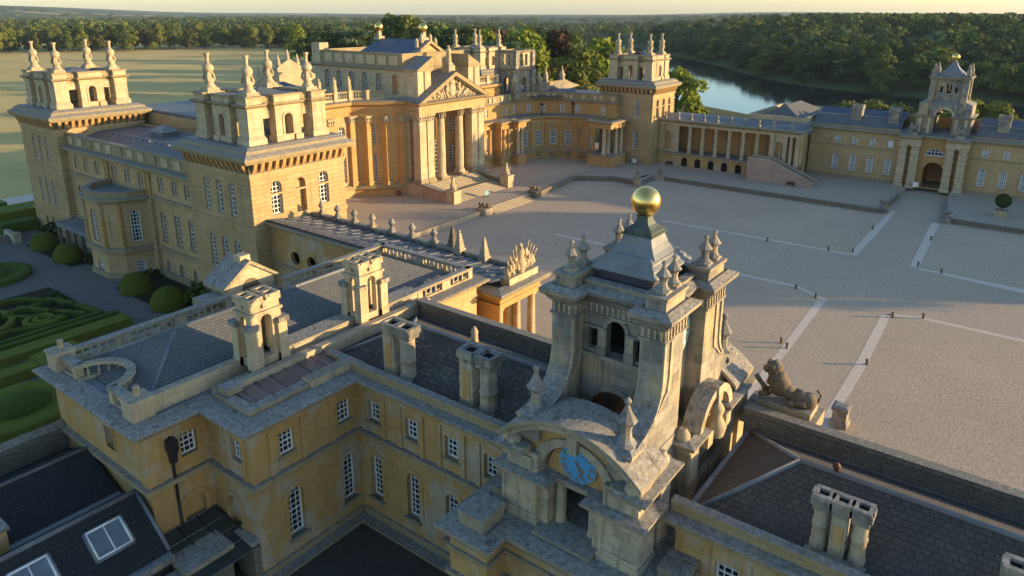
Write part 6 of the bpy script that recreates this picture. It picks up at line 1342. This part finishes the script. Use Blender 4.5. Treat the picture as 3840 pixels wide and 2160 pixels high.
hedge(strip(-20, 41.5, 96.6, 99.2), 1.1, BOXL, 'long straight yellow green hedge bordering the scrolled parterre')
hedge(strip(-20, 30.6, 91.0, 93.2), 1.3, BOXL, 'broad pale hedge running out beyond the pavilion corner'); hedge(strip(-20, 27.6, 93.3, 95.4), .5, BOX, 'low dark hedge between two paler hedges')
hedge([(28.2, 90.2), (33.4, 91.4), (33.2, 94.9), (28.0, 94.2)], 1.45, BOXL, 'short thick hedge block by the pavilion corner')
hedge(strip(-20, 42, 101.2, 102.2), .7, BOX, 'thin dark box edging along the front of the scrolled parterre'); hedge(strip(-20, 40.6, 103.2, 103.9), .6, BOX, 'second thin box edging inside the scrolled parterre')
flat('garden_bed', strip(-20, 40.5, 100.4, 121), -1.95, SOIL); flat('garden_bed', strip(-20, 31, 76, 90), -1.95, GPATH)
b = MB(); b.tube([(-20, 88.0, -1.9), (29, 88.0, -1.9)], .12, KERBM, 5); tag(b.build('stone_edging'), 'thin pale stone edging between dark path and oval hedge', 'edging')
b = MB(); b.lathe(23.0, 83.2, [(5.6, -2.1), (5.6, -1.0), (5.4, -.85), (3.4, -.8), (3.2, -1.0), (2.9, -1.0)], BOXL, 40, True, 0, 1.15, 1); b.lathe(23.0, 83.2, [(2.9, -1.6), (2.6, -.6), (1.6, 0.1), (.4, .4), (.02, .42)], BOX, 28, True, 0, 1.15, 1); tag(b.build('oval_hedge'), 'round low hedge ring with a clipped dome in its middle', 'hedge')
# scrolled parterre: box ribbons following arcs and spirals
def ribbon(pts, wd, h, m, label, closed=False):
    b = MB(); b.sweep(pts, [(wd/2, GZ-.05), (wd/2, GZ+h*.85), (wd*.3, GZ+h), (-wd*.3, GZ+h), (-wd/2, GZ+h*.85), (-wd/2, GZ-.05)], m, closed); tag(b.build('scroll_hedge'), label, 'hedge', 'scrolled box parterre')
def spiral(cx_, cy_, r0, r1, a0, turns, n=60): return [(cx_+(r0+(r1-r0)*i/n)*math.cos(a0+turns*6.283*i/n), cy_+(r0+(r1-r0)*i/n)*math.sin(a0+turns*6.283*i/n)) for i in range(n+1)]
ribbon(spiral(27.0, 112.2, 1.2, 5.6, .5, 2.1), .85, .75, BOXL, 'large coiled spiral of clipped box at the heart of the scrolled parterre')
ribbon(spiral(34.3, 107.6, .6, 2.4, 2.0, 1.6, 36), .7, .7, BOXL, 'small box spiral in the corner of the parterre closest to the house')
ribbon([(38.9, 104.8), (36.4, 109.5), (34.2, 114.2), (31.6, 112.4), (33.6, 109.4), (36.6, 105.2)], .7, .75, BOX, 'arrow shaped run of clipped box pointing towards the house')
ribbon([(20+2.2*math.cos(t*.2), 107+1.6*math.sin(t*.2)) for t in range(32)], .7, .7, BOX, 'small closed loop of clipped box left of the large spiral', True)
ribbon([(12+i*.7, 105.6+1.0*math.sin(i*.55)) for i in range(34)], .65, .65, BOX, 'wavy ribbon of clipped box along the front of the parterre')
ribbon([(35.0+4.6*math.cos(t*.15+1.9), 116.0+2.6*math.sin(t*.15+1.9)) for t in range(22)], .9, .7, BOX, 'curved dark box border round the far corner of the parterre')
ribbon([(18, 118.8), (24, 119.6), (30, 119.5), (35, 118.2), (38.6, 113.5), (40.0, 107), (40.3, 103)], 1.0, .7, BOX, 'outer dark box border sweeping round the parterre by the gravel walk')
b = MB(); rg = random.Random(4)
for i in range(16): b.sphere((rg.uniform(33.5, 40), rg.uniform(108.5, 118), GZ+.35), rg.uniform(.35, .8), SHRB, 8, .8)
tag(b.build('rose_bush'), 'dark straggling shrubs at the house end of the scrolled parterre', 'shrub')
b = MB(); b.lathe(36, 133, [(6.2, -2.1), (6.2, -1.3), (5.2, -1.2), (5.0, -1.5), (3, -1.5), (2.8, -1.0), (.1, -.9)], BOX, 36); tag(b.build('round_hedge'), 'round hedged bed at the far edge of the gravel walk', 'hedge')
hedge(strip(46, 56.5, 162.5, 168.8), 3.0, BOXL, 'tall clipped hedge block beside the garden steps'); hedge(strip(30, 52.6, 171.6, 175.5), 3.0, BOXL, 'long tall hedge along the white walk near the far tower'); hedge(strip(46.2, 52.4, 156.4, 159.6), 2.2, BOX, 'lower dark hedge in front of the tall hedge block')
steps('garden_steps', 38, 46, 150.5, -2.0, -.9, 6, .4, RUB, 'grey stone garden steps at the left edge beyond the gravel walk')
b = MB(); b.box(46, 46.8, 150, 155, -2.1, -.3, STL); b.sq(46.4, 150.2, [(.6, -2.1), (.6, -.2), (.7, -.1)], STL); tag(b.build('step_wall'), 'pale stone flank wall of the garden steps', 'wall')
def shrub(x, y, z, r, label, n=40, m=SHRB, sz=1.0):
    b = MB(); rg = random.Random(int(x*17+y*3))
    for i in range(n):
        a = rg.uniform(0, 6.28); q = rg.random()**.5*r; h = rg.random()*r*1.3*sz; b.sphere((x+q*math.cos(a), y+q*math.sin(a), z+h*(1-.5*q/r)), rg.uniform(.18, .38)*r*.7, m, 6)
    tag(b.build('shrub'), label, 'shrub')
shrub(51.6, 97.6, -2, 2.3, 'bushy green shrub against the foot of the near corner tower', 60, BOX); shrub(50.2, 127.2, -2, 1.6, 'dark shrub at the corner of the bow and arcade'); shrub(52.6, 112.5, -2, 1.3, 'low dark shrub under the bow window'); shrub(52.0, 150, -2, 2.2, 'dark creeper mass at the foot of the far tower')
hedge(strip(43, 52.5, 92.6, 94.2), 1.0, BOXL, 'short bright hedge between nearest dome and pavilion parapet')

# ------------------------------------------------------------------ terrain sheet, lake
LAKE = [(372, -260), (378, 0), (372, 80), (374, 126), (400, 172), (470, 258), (600, 380), (760, 520), (960, 760), (1130, 700), (985, 500), (826, 382), (769, 327), (682, 257), (597, 197), (557, 160), (530, 120), (505, 40), (500, -120), (520, -260)]
LA = np.array(LAKE, float); WZ = -12.0
def sdf(px, py):
    """signed distance to the lake outline (negative inside), vectorised"""
    d = np.full(px.shape, 1e18); ins = np.zeros(px.shape, bool); n = len(LA)
    for i in range(n):
        ax, ay = LA[i]; bx, by = LA[(i+1) % n]; ex, ey = bx-ax, by-ay; wx, wy = px-ax, py-ay
        t = np.clip((wx*ex+wy*ey)/(ex*ex+ey*ey), 0, 1); d = np.minimum(d, (wx-ex*t)**2+(wy-ey*t)**2)
        c = ((ay <= py) & (by > py)) | ((by <= py) & (ay > py)); xi = ax+(py-ay)/(np.where(by-ay == 0, 1e-9, by-ay))*ex; ins ^= c & (px < xi)
    d = np.sqrt(d); return np.where(ins, -d, d)
def sst(a, b, x): t = np.clip((x-a)/(b-a), 0, 1); return t*t*(3-2*t)
def height(x, y):
    x = np.asarray(x, float); y = np.asarray(y, float); s = sdf(x, y); r = np.hypot(x, y); az = np.degrees(np.arctan2(y, x))
    base = np.full(x.shape, -2.3)
    # west: the ground drops to the lake and rises to the wooded hill beyond
    h = base*sst(0, 110, s)+(1-sst(0, 110, s))*(WZ+.12*np.clip(s, -60, 110)*.75)
    far = sst(20, 330, s)*((x > 470+.0*y) & (az < 38)) if False else None
    west = np.clip((x-560-.45*np.maximum(y, 0))/420, 0, 1); west = west*west*(3-2*west)*(1-sst(18, 30, az))
    h = h+west*17
    h = h+sst(480, 900, x-.2*np.maximum(y, 0))*(1-sst(12, 24, az))*5
    h = h-5*sst(1800, 3600, r)+6*np.sin(x/530.+1.3)*np.sin(y/610.+.4)*sst(800, 1600, r)
    hill = np.exp(-((az-79)/8.5)**2)*sst(3200, 5400, r)*78+np.exp(-((az-70)/7)**2)*sst(3600, 6000, r)*34
    h = h+hill+sst(6000, 9000, r)*16*(np.sin(np.radians(az*7))*.5+.5)
    return h-(r/1000.0)**2*.078
TH = np.radians(np.linspace(-40, 120, 340)); RR = np.concatenate([np.linspace(2, 300, 60), np.geomspace(306, 9500, 175)])
tt, rr_ = np.meshgrid(TH, RR); gx = rr_*np.cos(tt); gy = rr_*np.sin(tt); gz = height(gx, gy)
me = bpy.data.meshes.new('ground'); nth = len(TH); vs = np.stack([gx, gy, gz], -1).reshape(-1, 3)
idx = np.arange(len(vs)).reshape(gx.shape); fq = np.stack([idx[:-1, :-1], idx[:-1, 1:], idx[1:, 1:], idx[1:, :-1]], -1).reshape(-1, 4)
def np_mesh(me, vs, fq):
    me.vertices.add(len(vs)); me.vertices.foreach_set('co', np.ascontiguousarray(vs, dtype=np.float32).ravel())
    k = fq.shape[1]; me.loops.add(fq.size); me.loops.foreach_set('vertex_index', np.ascontiguousarray(fq, dtype=np.int32).ravel()); me.polygons.add(len(fq)); me.polygons.foreach_set('loop_start', np.arange(0, fq.size, k, dtype=np.int32)); me.update(calc_edges=True)
np_mesh(me, vs, fq[:, ::-1]); me.materials.append(GROUND); me.polygons.foreach_set('use_smooth', np.ones(len(fq), bool))
go = link('ground', me); go['kind'] = 'structure'
b = MB(); b.add([(x, y, WZ) for x, y in ((330, -320), (1200, -320), (1200, 820), (330, 820))], [(0, 1, 2, 3)], WATER); o = b.build('lake'); o['kind'] = 'structure'

# ------------------------------------------------------------------ trees
def crown_arrays(rg, kind, nleaf, lsize):
    """unit-height tree crown (0..1): leaf flakes spread over lobes; returns verts, quads, lobe shade"""
    C = []
    if kind == 'round':
        for i in range(16): a = rg.uniform(0, 6.28); q = rg.uniform(.05, .34); z = rg.uniform(.16, .84); C.append((q*math.cos(a)*(1.15-.6*abs(z-.55)*2*.5), q*math.sin(a)*(1.15-.6*abs(z-.55)), z, rg.uniform(.12, .2)))
        C.append((0, 0, .86, .16)); C.append((0, 0, .6, .25))
    elif kind == 'cedar':
        for i in range(22): a = rg.uniform(0, 6.28); z = rg.choice([.35, .5, .64, .78, .9]); q = rg.uniform(.1, .48)*(1.25-z*.9); C.append((q*math.cos(a), q*math.sin(a), z+rg.uniform(-.03, .03), rg.uniform(.1, .17)))
    elif kind == 'cone':
        for i in range(20): z = rg.uniform(.12, .95); a = rg.uniform(0, 6.28); q = .27*(1-z)*rg.uniform(.4, 1); C.append((q*math.cos(a), q*math.sin(a), z, .05+.14*(1-z)))
    else:   # broad
        for i in range(20): a = rg.uniform(0, 6.28); q = rg.uniform(.05, .46); z = rg.uniform(.22, .82)-.2*q; C.append((q*math.cos(a), q*math.sin(a), z, rg.uniform(.13, .22)))
        C.append((0, 0, .78, .2))
    w_ = np.array([c[3]**2 for c in C]); w_ /= w_.sum(); npr = np.random.RandomState(rg.randrange(1 << 30)); ci = npr.choice(len(C), nleaf, p=w_); CA = np.array(C)[ci]
    d = npr.normal(size=(nleaf, 3)); d /= np.linalg.norm(d, axis=1)[:, None]; d[:, 2] = np.where(d[:, 2] < -.35, -d[:, 2]*.6, d[:, 2])
    flat_ = np.array([1, 1, .42 if kind == 'cedar' else .85])
    rad = CA[:, 3]*npr.uniform(.72, 1.08, nleaf); p = CA[:, :3]+d*rad[:, None]*flat_
    n = d+npr.normal(scale=.45, size=(nleaf, 3)); n /= np.linalg.norm(n, axis=1)[:, None]
    t = np.cross(n, npr.normal(size=(nleaf, 3))); t /= np.linalg.norm(t, axis=1)[:, None]; u = np.cross(n, t); s = lsize*npr.uniform(.6, 1.3, nleaf)[:, None]
    V = np.stack([p+t*s, p+u*s*.8, p-t*s, p-u*s*.8], 1).reshape(-1, 3); V[:, 2] = np.maximum(V[:, 2], .02)
    return V
def leaf_mesh(name, V, tint):
    me = bpy.data.meshes.new(name); n = len(V)//4; np_mesh(me, V, np.arange(n*4).reshape(n, 4)); me.materials.append(LEAF)
    at = me.color_attributes.new('tint', 'FLOAT_COLOR', 'CORNER'); at.data.foreach_set('color', np.ascontiguousarray(tint, np.float32).ravel()); return me
rgt = random.Random(21); CROWN = {}; TRUNK = {}
for kind, nl, ls in (('round', 2600, .036), ('cedar', 2600, .033), ('cone', 2000, .030), ('broad', 2900, .036)):
    for v in range(3):
        V = crown_arrays(rgt, kind, nl, ls); CROWN[kind, v] = leaf_mesh('crown', V, np.ones((len(V), 4)))
        t = MB(); t.tube([(0, 0, -.06), (.004, .003, .3), (0, 0, .62)], (.026, .015), BARK, 7)
        for i in range(5): a = i*1.26+v; t.tube([(0, 0, .26+.07*i), (.17*math.cos(a), .17*math.sin(a), .44+.08*i)], (.010, .004), BARK, 5)
        ob = t.build('trunk'); TRUNK[kind, v] = ob.data; bpy.data.objects.remove(ob)
def tree(kind, v, x, y, z, h, wd, col, label, group, name, rot=None):
    T = thing(name, label, 'tree', (x, y, z), group); T.scale = (h*wd, h*wd, h); T.rotation_euler = (0, 0, rot if rot is not None else rgt.uniform(0, 6.28))
    c = bpy.data.objects.new('crown', CROWN[kind, v]); COL.objects.link(c); c.parent = T; c.color = (col[0], col[1], col[2], 1)
    t = bpy.data.objects.new('trunk', TRUNK[kind, v]); COL.objects.link(t); t.parent = T
DKG, MDG, YLG, CED, COP, OLV = (.040, .064, .018), (.070, .105, .022), (.150, .190, .020), (.066, .100, .046), (.050, .030, .016), (.115, .135, .028)
GL = lambda x, y: float(height(np.array([x]), np.array([y]))[0])
# named trees close behind the house (display pixel in the photo -> place chosen in plan)
def at(px_, d):      # plan position at distance d in the direction of a column of the photograph (2576 wide)
    a = R(36.89)-math.atan((px_*1.4907-1920)/(2692/math.cos(R(15.74)))*1.0); return d*math.cos(a), d*math.sin(a)
near = [
 ('broad', 1716, 292, 152, 1.0, YLG, 'bright yellow green round tree at the lake end of the corner tower', 'broadleaf_tree'),
 ('round', 1512, 300, 92, 1.0, YLG, 'sunlit yellow green tree touching the left side of the corner tower', 'broadleaf_tree'),
 ('cedar', 1452, 262, 112, .95, OLV, 'tall feathery olive conifer in front of the bright trees behind the curved wing', 'conifer_tree'),
 ('broad', 1322, 335, 62, .95, YLG, 'large lime topped tree between cedar and copper beech', 'broadleaf_tree'),
 ('round', 1398, 345, 72, .75, COP, 'dark copper beech behind the bellcote', 'copper_beech'),
 ('round', 1440, 350, 80, .9, MDG, 'green tree rising behind the olive conifer', 'broadleaf_tree'),
 ('cedar', 1272, 285, 98, 1.35, CED, 'wide blue green cedar behind the bellcote', 'cedar_tree'),
 ('broad', 1196, 385, 62, 1.0, COP, 'dark purple beech behind the four distant finials', 'copper_beech'),
 ('round', 1224, 350, 72, .75, YLG, 'small lit tree between the purple beech and the cedar', 'broadleaf_tree'),
 ('cone', 998, 420, 26, 1.15, MDG, 'tallest green tree standing between the two golden balls', 'broadleaf_tree'),
 ('round', 1022, 415, 40, .9, OLV, 'olive tree touching the tallest green tree on its right', 'broadleaf_tree'),
 ('round', 978, 425, 40, .8, MDG, 'green tree touching the tallest green tree on its left', 'broadleaf_tree'),
 ('cedar', 905, 400, 72, 1.3, CED, 'spreading cedar left of the smaller golden ball', 'cedar_tree'),
 ('cedar', 842, 430, 78, 1.3, DKG, 'dark spreading cedar over the roof corner mast', 'cedar_tree'),
 ('broad', 790, 520, 72, 1.1, DKG, 'dark broad tree at the right end of the dry lawn', 'broadleaf_tree'),
 ('round', 740, 640, 62, 1.0, YLG, 'rounded pale tree at the end of the dry lawn', 'broadleaf_tree'),
 ('cedar', 935, 470, 60, 1.1, OLV, 'olive conifer behind the spreading cedar', 'conifer_tree'),
 ('broad', 1090, 400, 52, 1.1, MDG, 'broad mid green tree right of the great ball finial', 'broadleaf_tree'),
 ('cedar', 1148, 360, 66, 1.0, DKG, 'dark cedar just left of the purple beech', 'cedar_tree'),
 ('broad', 1352, 400, 66, 1.1, DKG, 'dark tree behind the lime topped tree and the copper beech', 'broadleaf_tree'),
 ('broad', 2165, 272, 216, 1.3, OLV, 'wide olive tree at the lake end of the row behind the far range', 'broadleaf_tree'),
 ('broad', 2235, 262, 212, 1.3, OLV, 'wide olive tree in the middle of the row behind the far range', 'broadleaf_tree'),
 ('broad', 2300, 258, 214, 1.1, MDG, 'greener tree of the row touching the domed gate tower', 'broadleaf_tree'),
 ('broad', 2480, 262, 196, 1.2, YLG, 'lime topped tree just right of the domed gate tower', 'broadleaf_tree'),
 ('round', 2440, 272, 225, 1.1, DKG, 'dark tree directly behind the domed gate tower', 'broadleaf_tree'),
 ('broad', 2555, 262, 200, 1.2, OLV, 'lit green tree at the right edge behind the far chimneys', 'broadleaf_tree'),
 ('broad', 2530, 245, 245, 1.2, DKG, 'dark tree behind the rightmost far chimney', 'broadleaf_tree'),
]
near2 = []
for k, px_, d, top, wd, col, lab, nm in near:
    x, y = at(px_, d); z = GL(x, y)-.4; zt = 40-(top*1.4907-38)/2692*d*1.02; near2.append((k, x, y, (zt-z)/.97, wd, col, lab, nm))
near = near2
for i, (k, x, y, h, wd, col, lab, nm) in enumerate(near): tree(k, i % 3, x, y, GL(x, y)-.3, h, wd, col, lab, None, nm)
# background belts: individual trees for the front ranks, one mass behind
def place_belt(n, fn, rg, mind): 
    out = []
    tries = 0
    while len(out) < n and tries < n*60:
        tries += 1; x, y = fn(rg)
        if all((x-a)**2+(y-c_)**2 > mind*mind for a, c_ in out[-80:]): out.append((x, y))
    return out
rb_ = random.Random(77)
CO = [DKG, MDG, DKG, OLV, MDG, CED, (.05, .066, .018)]
def edge_lawn(rg):      # tree line at the far end of the dry lawn
    az = rg.uniform(50.5, 84); d = 860+rg.uniform(0, 70); return d*math.cos(R(az)), d*math.sin(R(az))
for i, (x, y) in enumerate(place_belt(105, edge_lawn, rb_, 12)):
    k = rb_.choice(['round', 'round', 'broad', 'cone', 'round']); tree(k, rb_.randrange(3), x, y, GL(x, y)-.5, rb_.uniform(20, 28), rb_.uniform(.65, .9) if k != 'cone' else .9, rb_.choice([DKG, MDG, OLV, OLV, (.07, .075, .02)]), 'dark woodland tree in the front rank beyond the dry lawn', 'trees at the edge of the dry lawn', 'woodland_tree')
def mid(rg):            # park trees behind the house
    az = rg.uniform(34, 51.5); d = rg.uniform(470, 860); return d*math.cos(R(az)), d*math.sin(R(az))
for i, (x, y) in enumerate(place_belt(70, mid, rb_, 13)):
    if float(sdf(np.array([x]), np.array([y]))[0]) < 14: continue
    k = rb_.choice(['round', 'cedar', 'broad', 'round']); tree(k, rb_.randrange(3), x, y, GL(x, y)-.5, rb_.uniform(19, 29), rb_.uniform(.8, 1.1), rb_.choice(CO), 'parkland tree in the thick wood behind the great house', 'park trees behind the house', 'woodland_tree')
far_bank = []
seg = [(960, 480), (826, 382), (769, 327), (682, 257), (597, 197), (557, 160), (530, 120), (512, 60), (503, 0), (500, -120)]
def bank(rg):
    i = rg.randrange(len(seg)-1); t = rg.random(); a, c_ = seg[i], seg[i+1]; x, y = a[0]+(c_[0]-a[0])*t, a[1]+(c_[1]-a[1])*t; d = rg.uniform(5, 120); q = Vector((c_[1]-a[1], -(c_[0]-a[0]))).normalized(); q = -q if q.x < 0 else q; return x+q.x*d, y+q.y*d
for i, (x, y) in enumerate(place_belt(120, bank, rb_, 13)):
    if float(sdf(np.array([x]), np.array([y]))[0]) < 4: continue
    k = rb_.choice(['round', 'broad', 'broad']); tree(k, rb_.randrange(3), x, y, GL(x, y)-1.2, rb_.uniform(17, 24), rb_.uniform(.9, 1.25), rb_.choice([DKG, MDG, DKG, OLV]), 'leafy tree on the wooded bank across the lake', 'trees on the far bank of the lake', 'woodland_tree')
# the far woods as masses
BASE = {}
for kind in ('round', 'broad', 'cone'):
    for v in range(3): BASE[kind, v] = crown_arrays(rgt, kind, 150, .085)
def wood(name, label, pts, hmin, hmax, cols, wmin, wmax, kinds, rg, scale=None):
    Vs = []; Ts = []
    for x, y in pts:
        B = BASE[rg.choice(kinds), rg.randrange(3)]; h = rg.uniform(hmin, hmax); w_ = h*rg.uniform(wmin, wmax); a = rg.uniform(0, 6.28); c_, s_ = math.cos(a), math.sin(a); k = (scale(x, y) if scale else 1.0)
        n = len(B)//4; V = np.empty_like(B); V[:, 0] = x+(B[:, 0]*c_-B[:, 1]*s_)*w_*k; V[:, 1] = y+(B[:, 0]*s_+B[:, 1]*c_)*w_*k; V[:, 2] = GL(x, y)-h*.18+B[:, 2]*h
        Vs.append(V); col = rg.choice(cols); j = rg.uniform(.75, 1.3); Ts.append(np.tile(np.array([col[0]*j, col[1]*j, col[2]*j, 1.0]), (len(B), 1)))
    me = leaf_mesh(name, np.concatenate(Vs), np.concatenate(Ts)); o = link(name, me); o.color = (1, 1, 1, 1); tag(o, label, 'wood', kind='stuff')
def pol(rg, a0, a1, r0, r1):
    az = rg.uniform(a0, a1); r = math.sqrt(rg.uniform(r0*r0, r1*r1)); return r*math.cos(R(az)), r*math.sin(R(az))
def ok(x, y, m=8): return float(sdf(np.array([x]), np.array([y]))[0]) > m
P1 = [p for p in place_belt(900, lambda g: pol(g, -3, 26, 560, 1300), rb_, 11) if ok(*p) and not (math.degrees(math.atan2(p[1], p[0])) > 22 and math.hypot(*p) < 700)]
P1 = [p for p in P1 if not (7.0 < math.degrees(math.atan2(p[1], p[0])) < 9.3 and 560 < math.hypot(*p) < 860)]
wood('woodland', 'dense dark green wood climbing the hill across the lake', P1, 17, 25, CO, .95, 1.3, ['round', 'broad'], rb_)
P2 = [p for p in place_belt(700, lambda g: pol(g, 22, 54, 820, 2000), rb_, 15) if ok(*p)]
wood('woodland', 'wide dark wood reaching from the park to the far fields', P2, 16, 24, CO, 1.0, 1.4, ['round', 'broad'], rb_)
P3 = place_belt(1300, lambda g: pol(g, 51, 90, 915, 2400), rb_, 13)
wood('woodland', 'mixed wood stretching back from the end of the dry lawn', P3, 20, 28, CO, .8, 1.1, ['round', 'cone', 'broad'], rb_)
P4 = place_belt(700, lambda g: pol(g, 0, 92, 2100, 5200), rb_, 40)
wood('hedgerow_wood', 'hazy copses and hedgerow trees scattered to the horizon', P4, 13, 18, [DKG, MDG, OLV], 2.0, 4.5, ['broad'], rb_)
P5 = place_belt(260, lambda g: pol(g, -4, 12, 1150, 1700), rb_, 16); wood('woodland', 'crest of the wooded hill against the sky at the right edge', P5, 18, 24, CO, 1.0, 1.3, ['round', 'broad'], rb_)
# unseen trees added north-west of the court; sized and placed to shade it
for i, (x, y, h) in enumerate(((196, -72, 25), (206, -74, 27), (197, -84, 26), (208, -88, 28), (198, -96, 26), (209, -101, 28), (200, -108, 26), (211, -113, 28), (218, -82, 30), (220, -98, 30), (222, -114, 30))):
    tree('broad', i % 3, x, y, -1.5, h*1.22, .9, MDG, 'unseen tree added behind the stable court to shade the gravel', 'unseen trees added to shade the court', 'broadleaf_tree')

# ------------------------------------------------------------------ haze over the far country
HAZE = 4.2e-5
if HAZE > 0:
    hm = bpy.data.materials.new('haze air'); hm.use_nodes = True; t = hm.node_tree; t.nodes.clear(); out = t.nodes.new('ShaderNodeOutputMaterial'); pv = t.nodes.new('ShaderNodeVolumePrincipled')
    pv.inputs['Color'].default_value = (.62, .79, 1.0, 1); pv.inputs['Density'].default_value = HAZE; pv.inputs['Anisotropy'].default_value = 0.0; t.links.new(pv.outputs[0], out.inputs[1])
    b = MB(); b.box(-150, 9800, -6800, 9800, -75, 130, hm); o = b.build('haze'); o['kind'] = 'stuff'; o['label'] = 'thin pale haze over the far country'; o['category'] = 'haze'; o.display_type = 'WIRE'
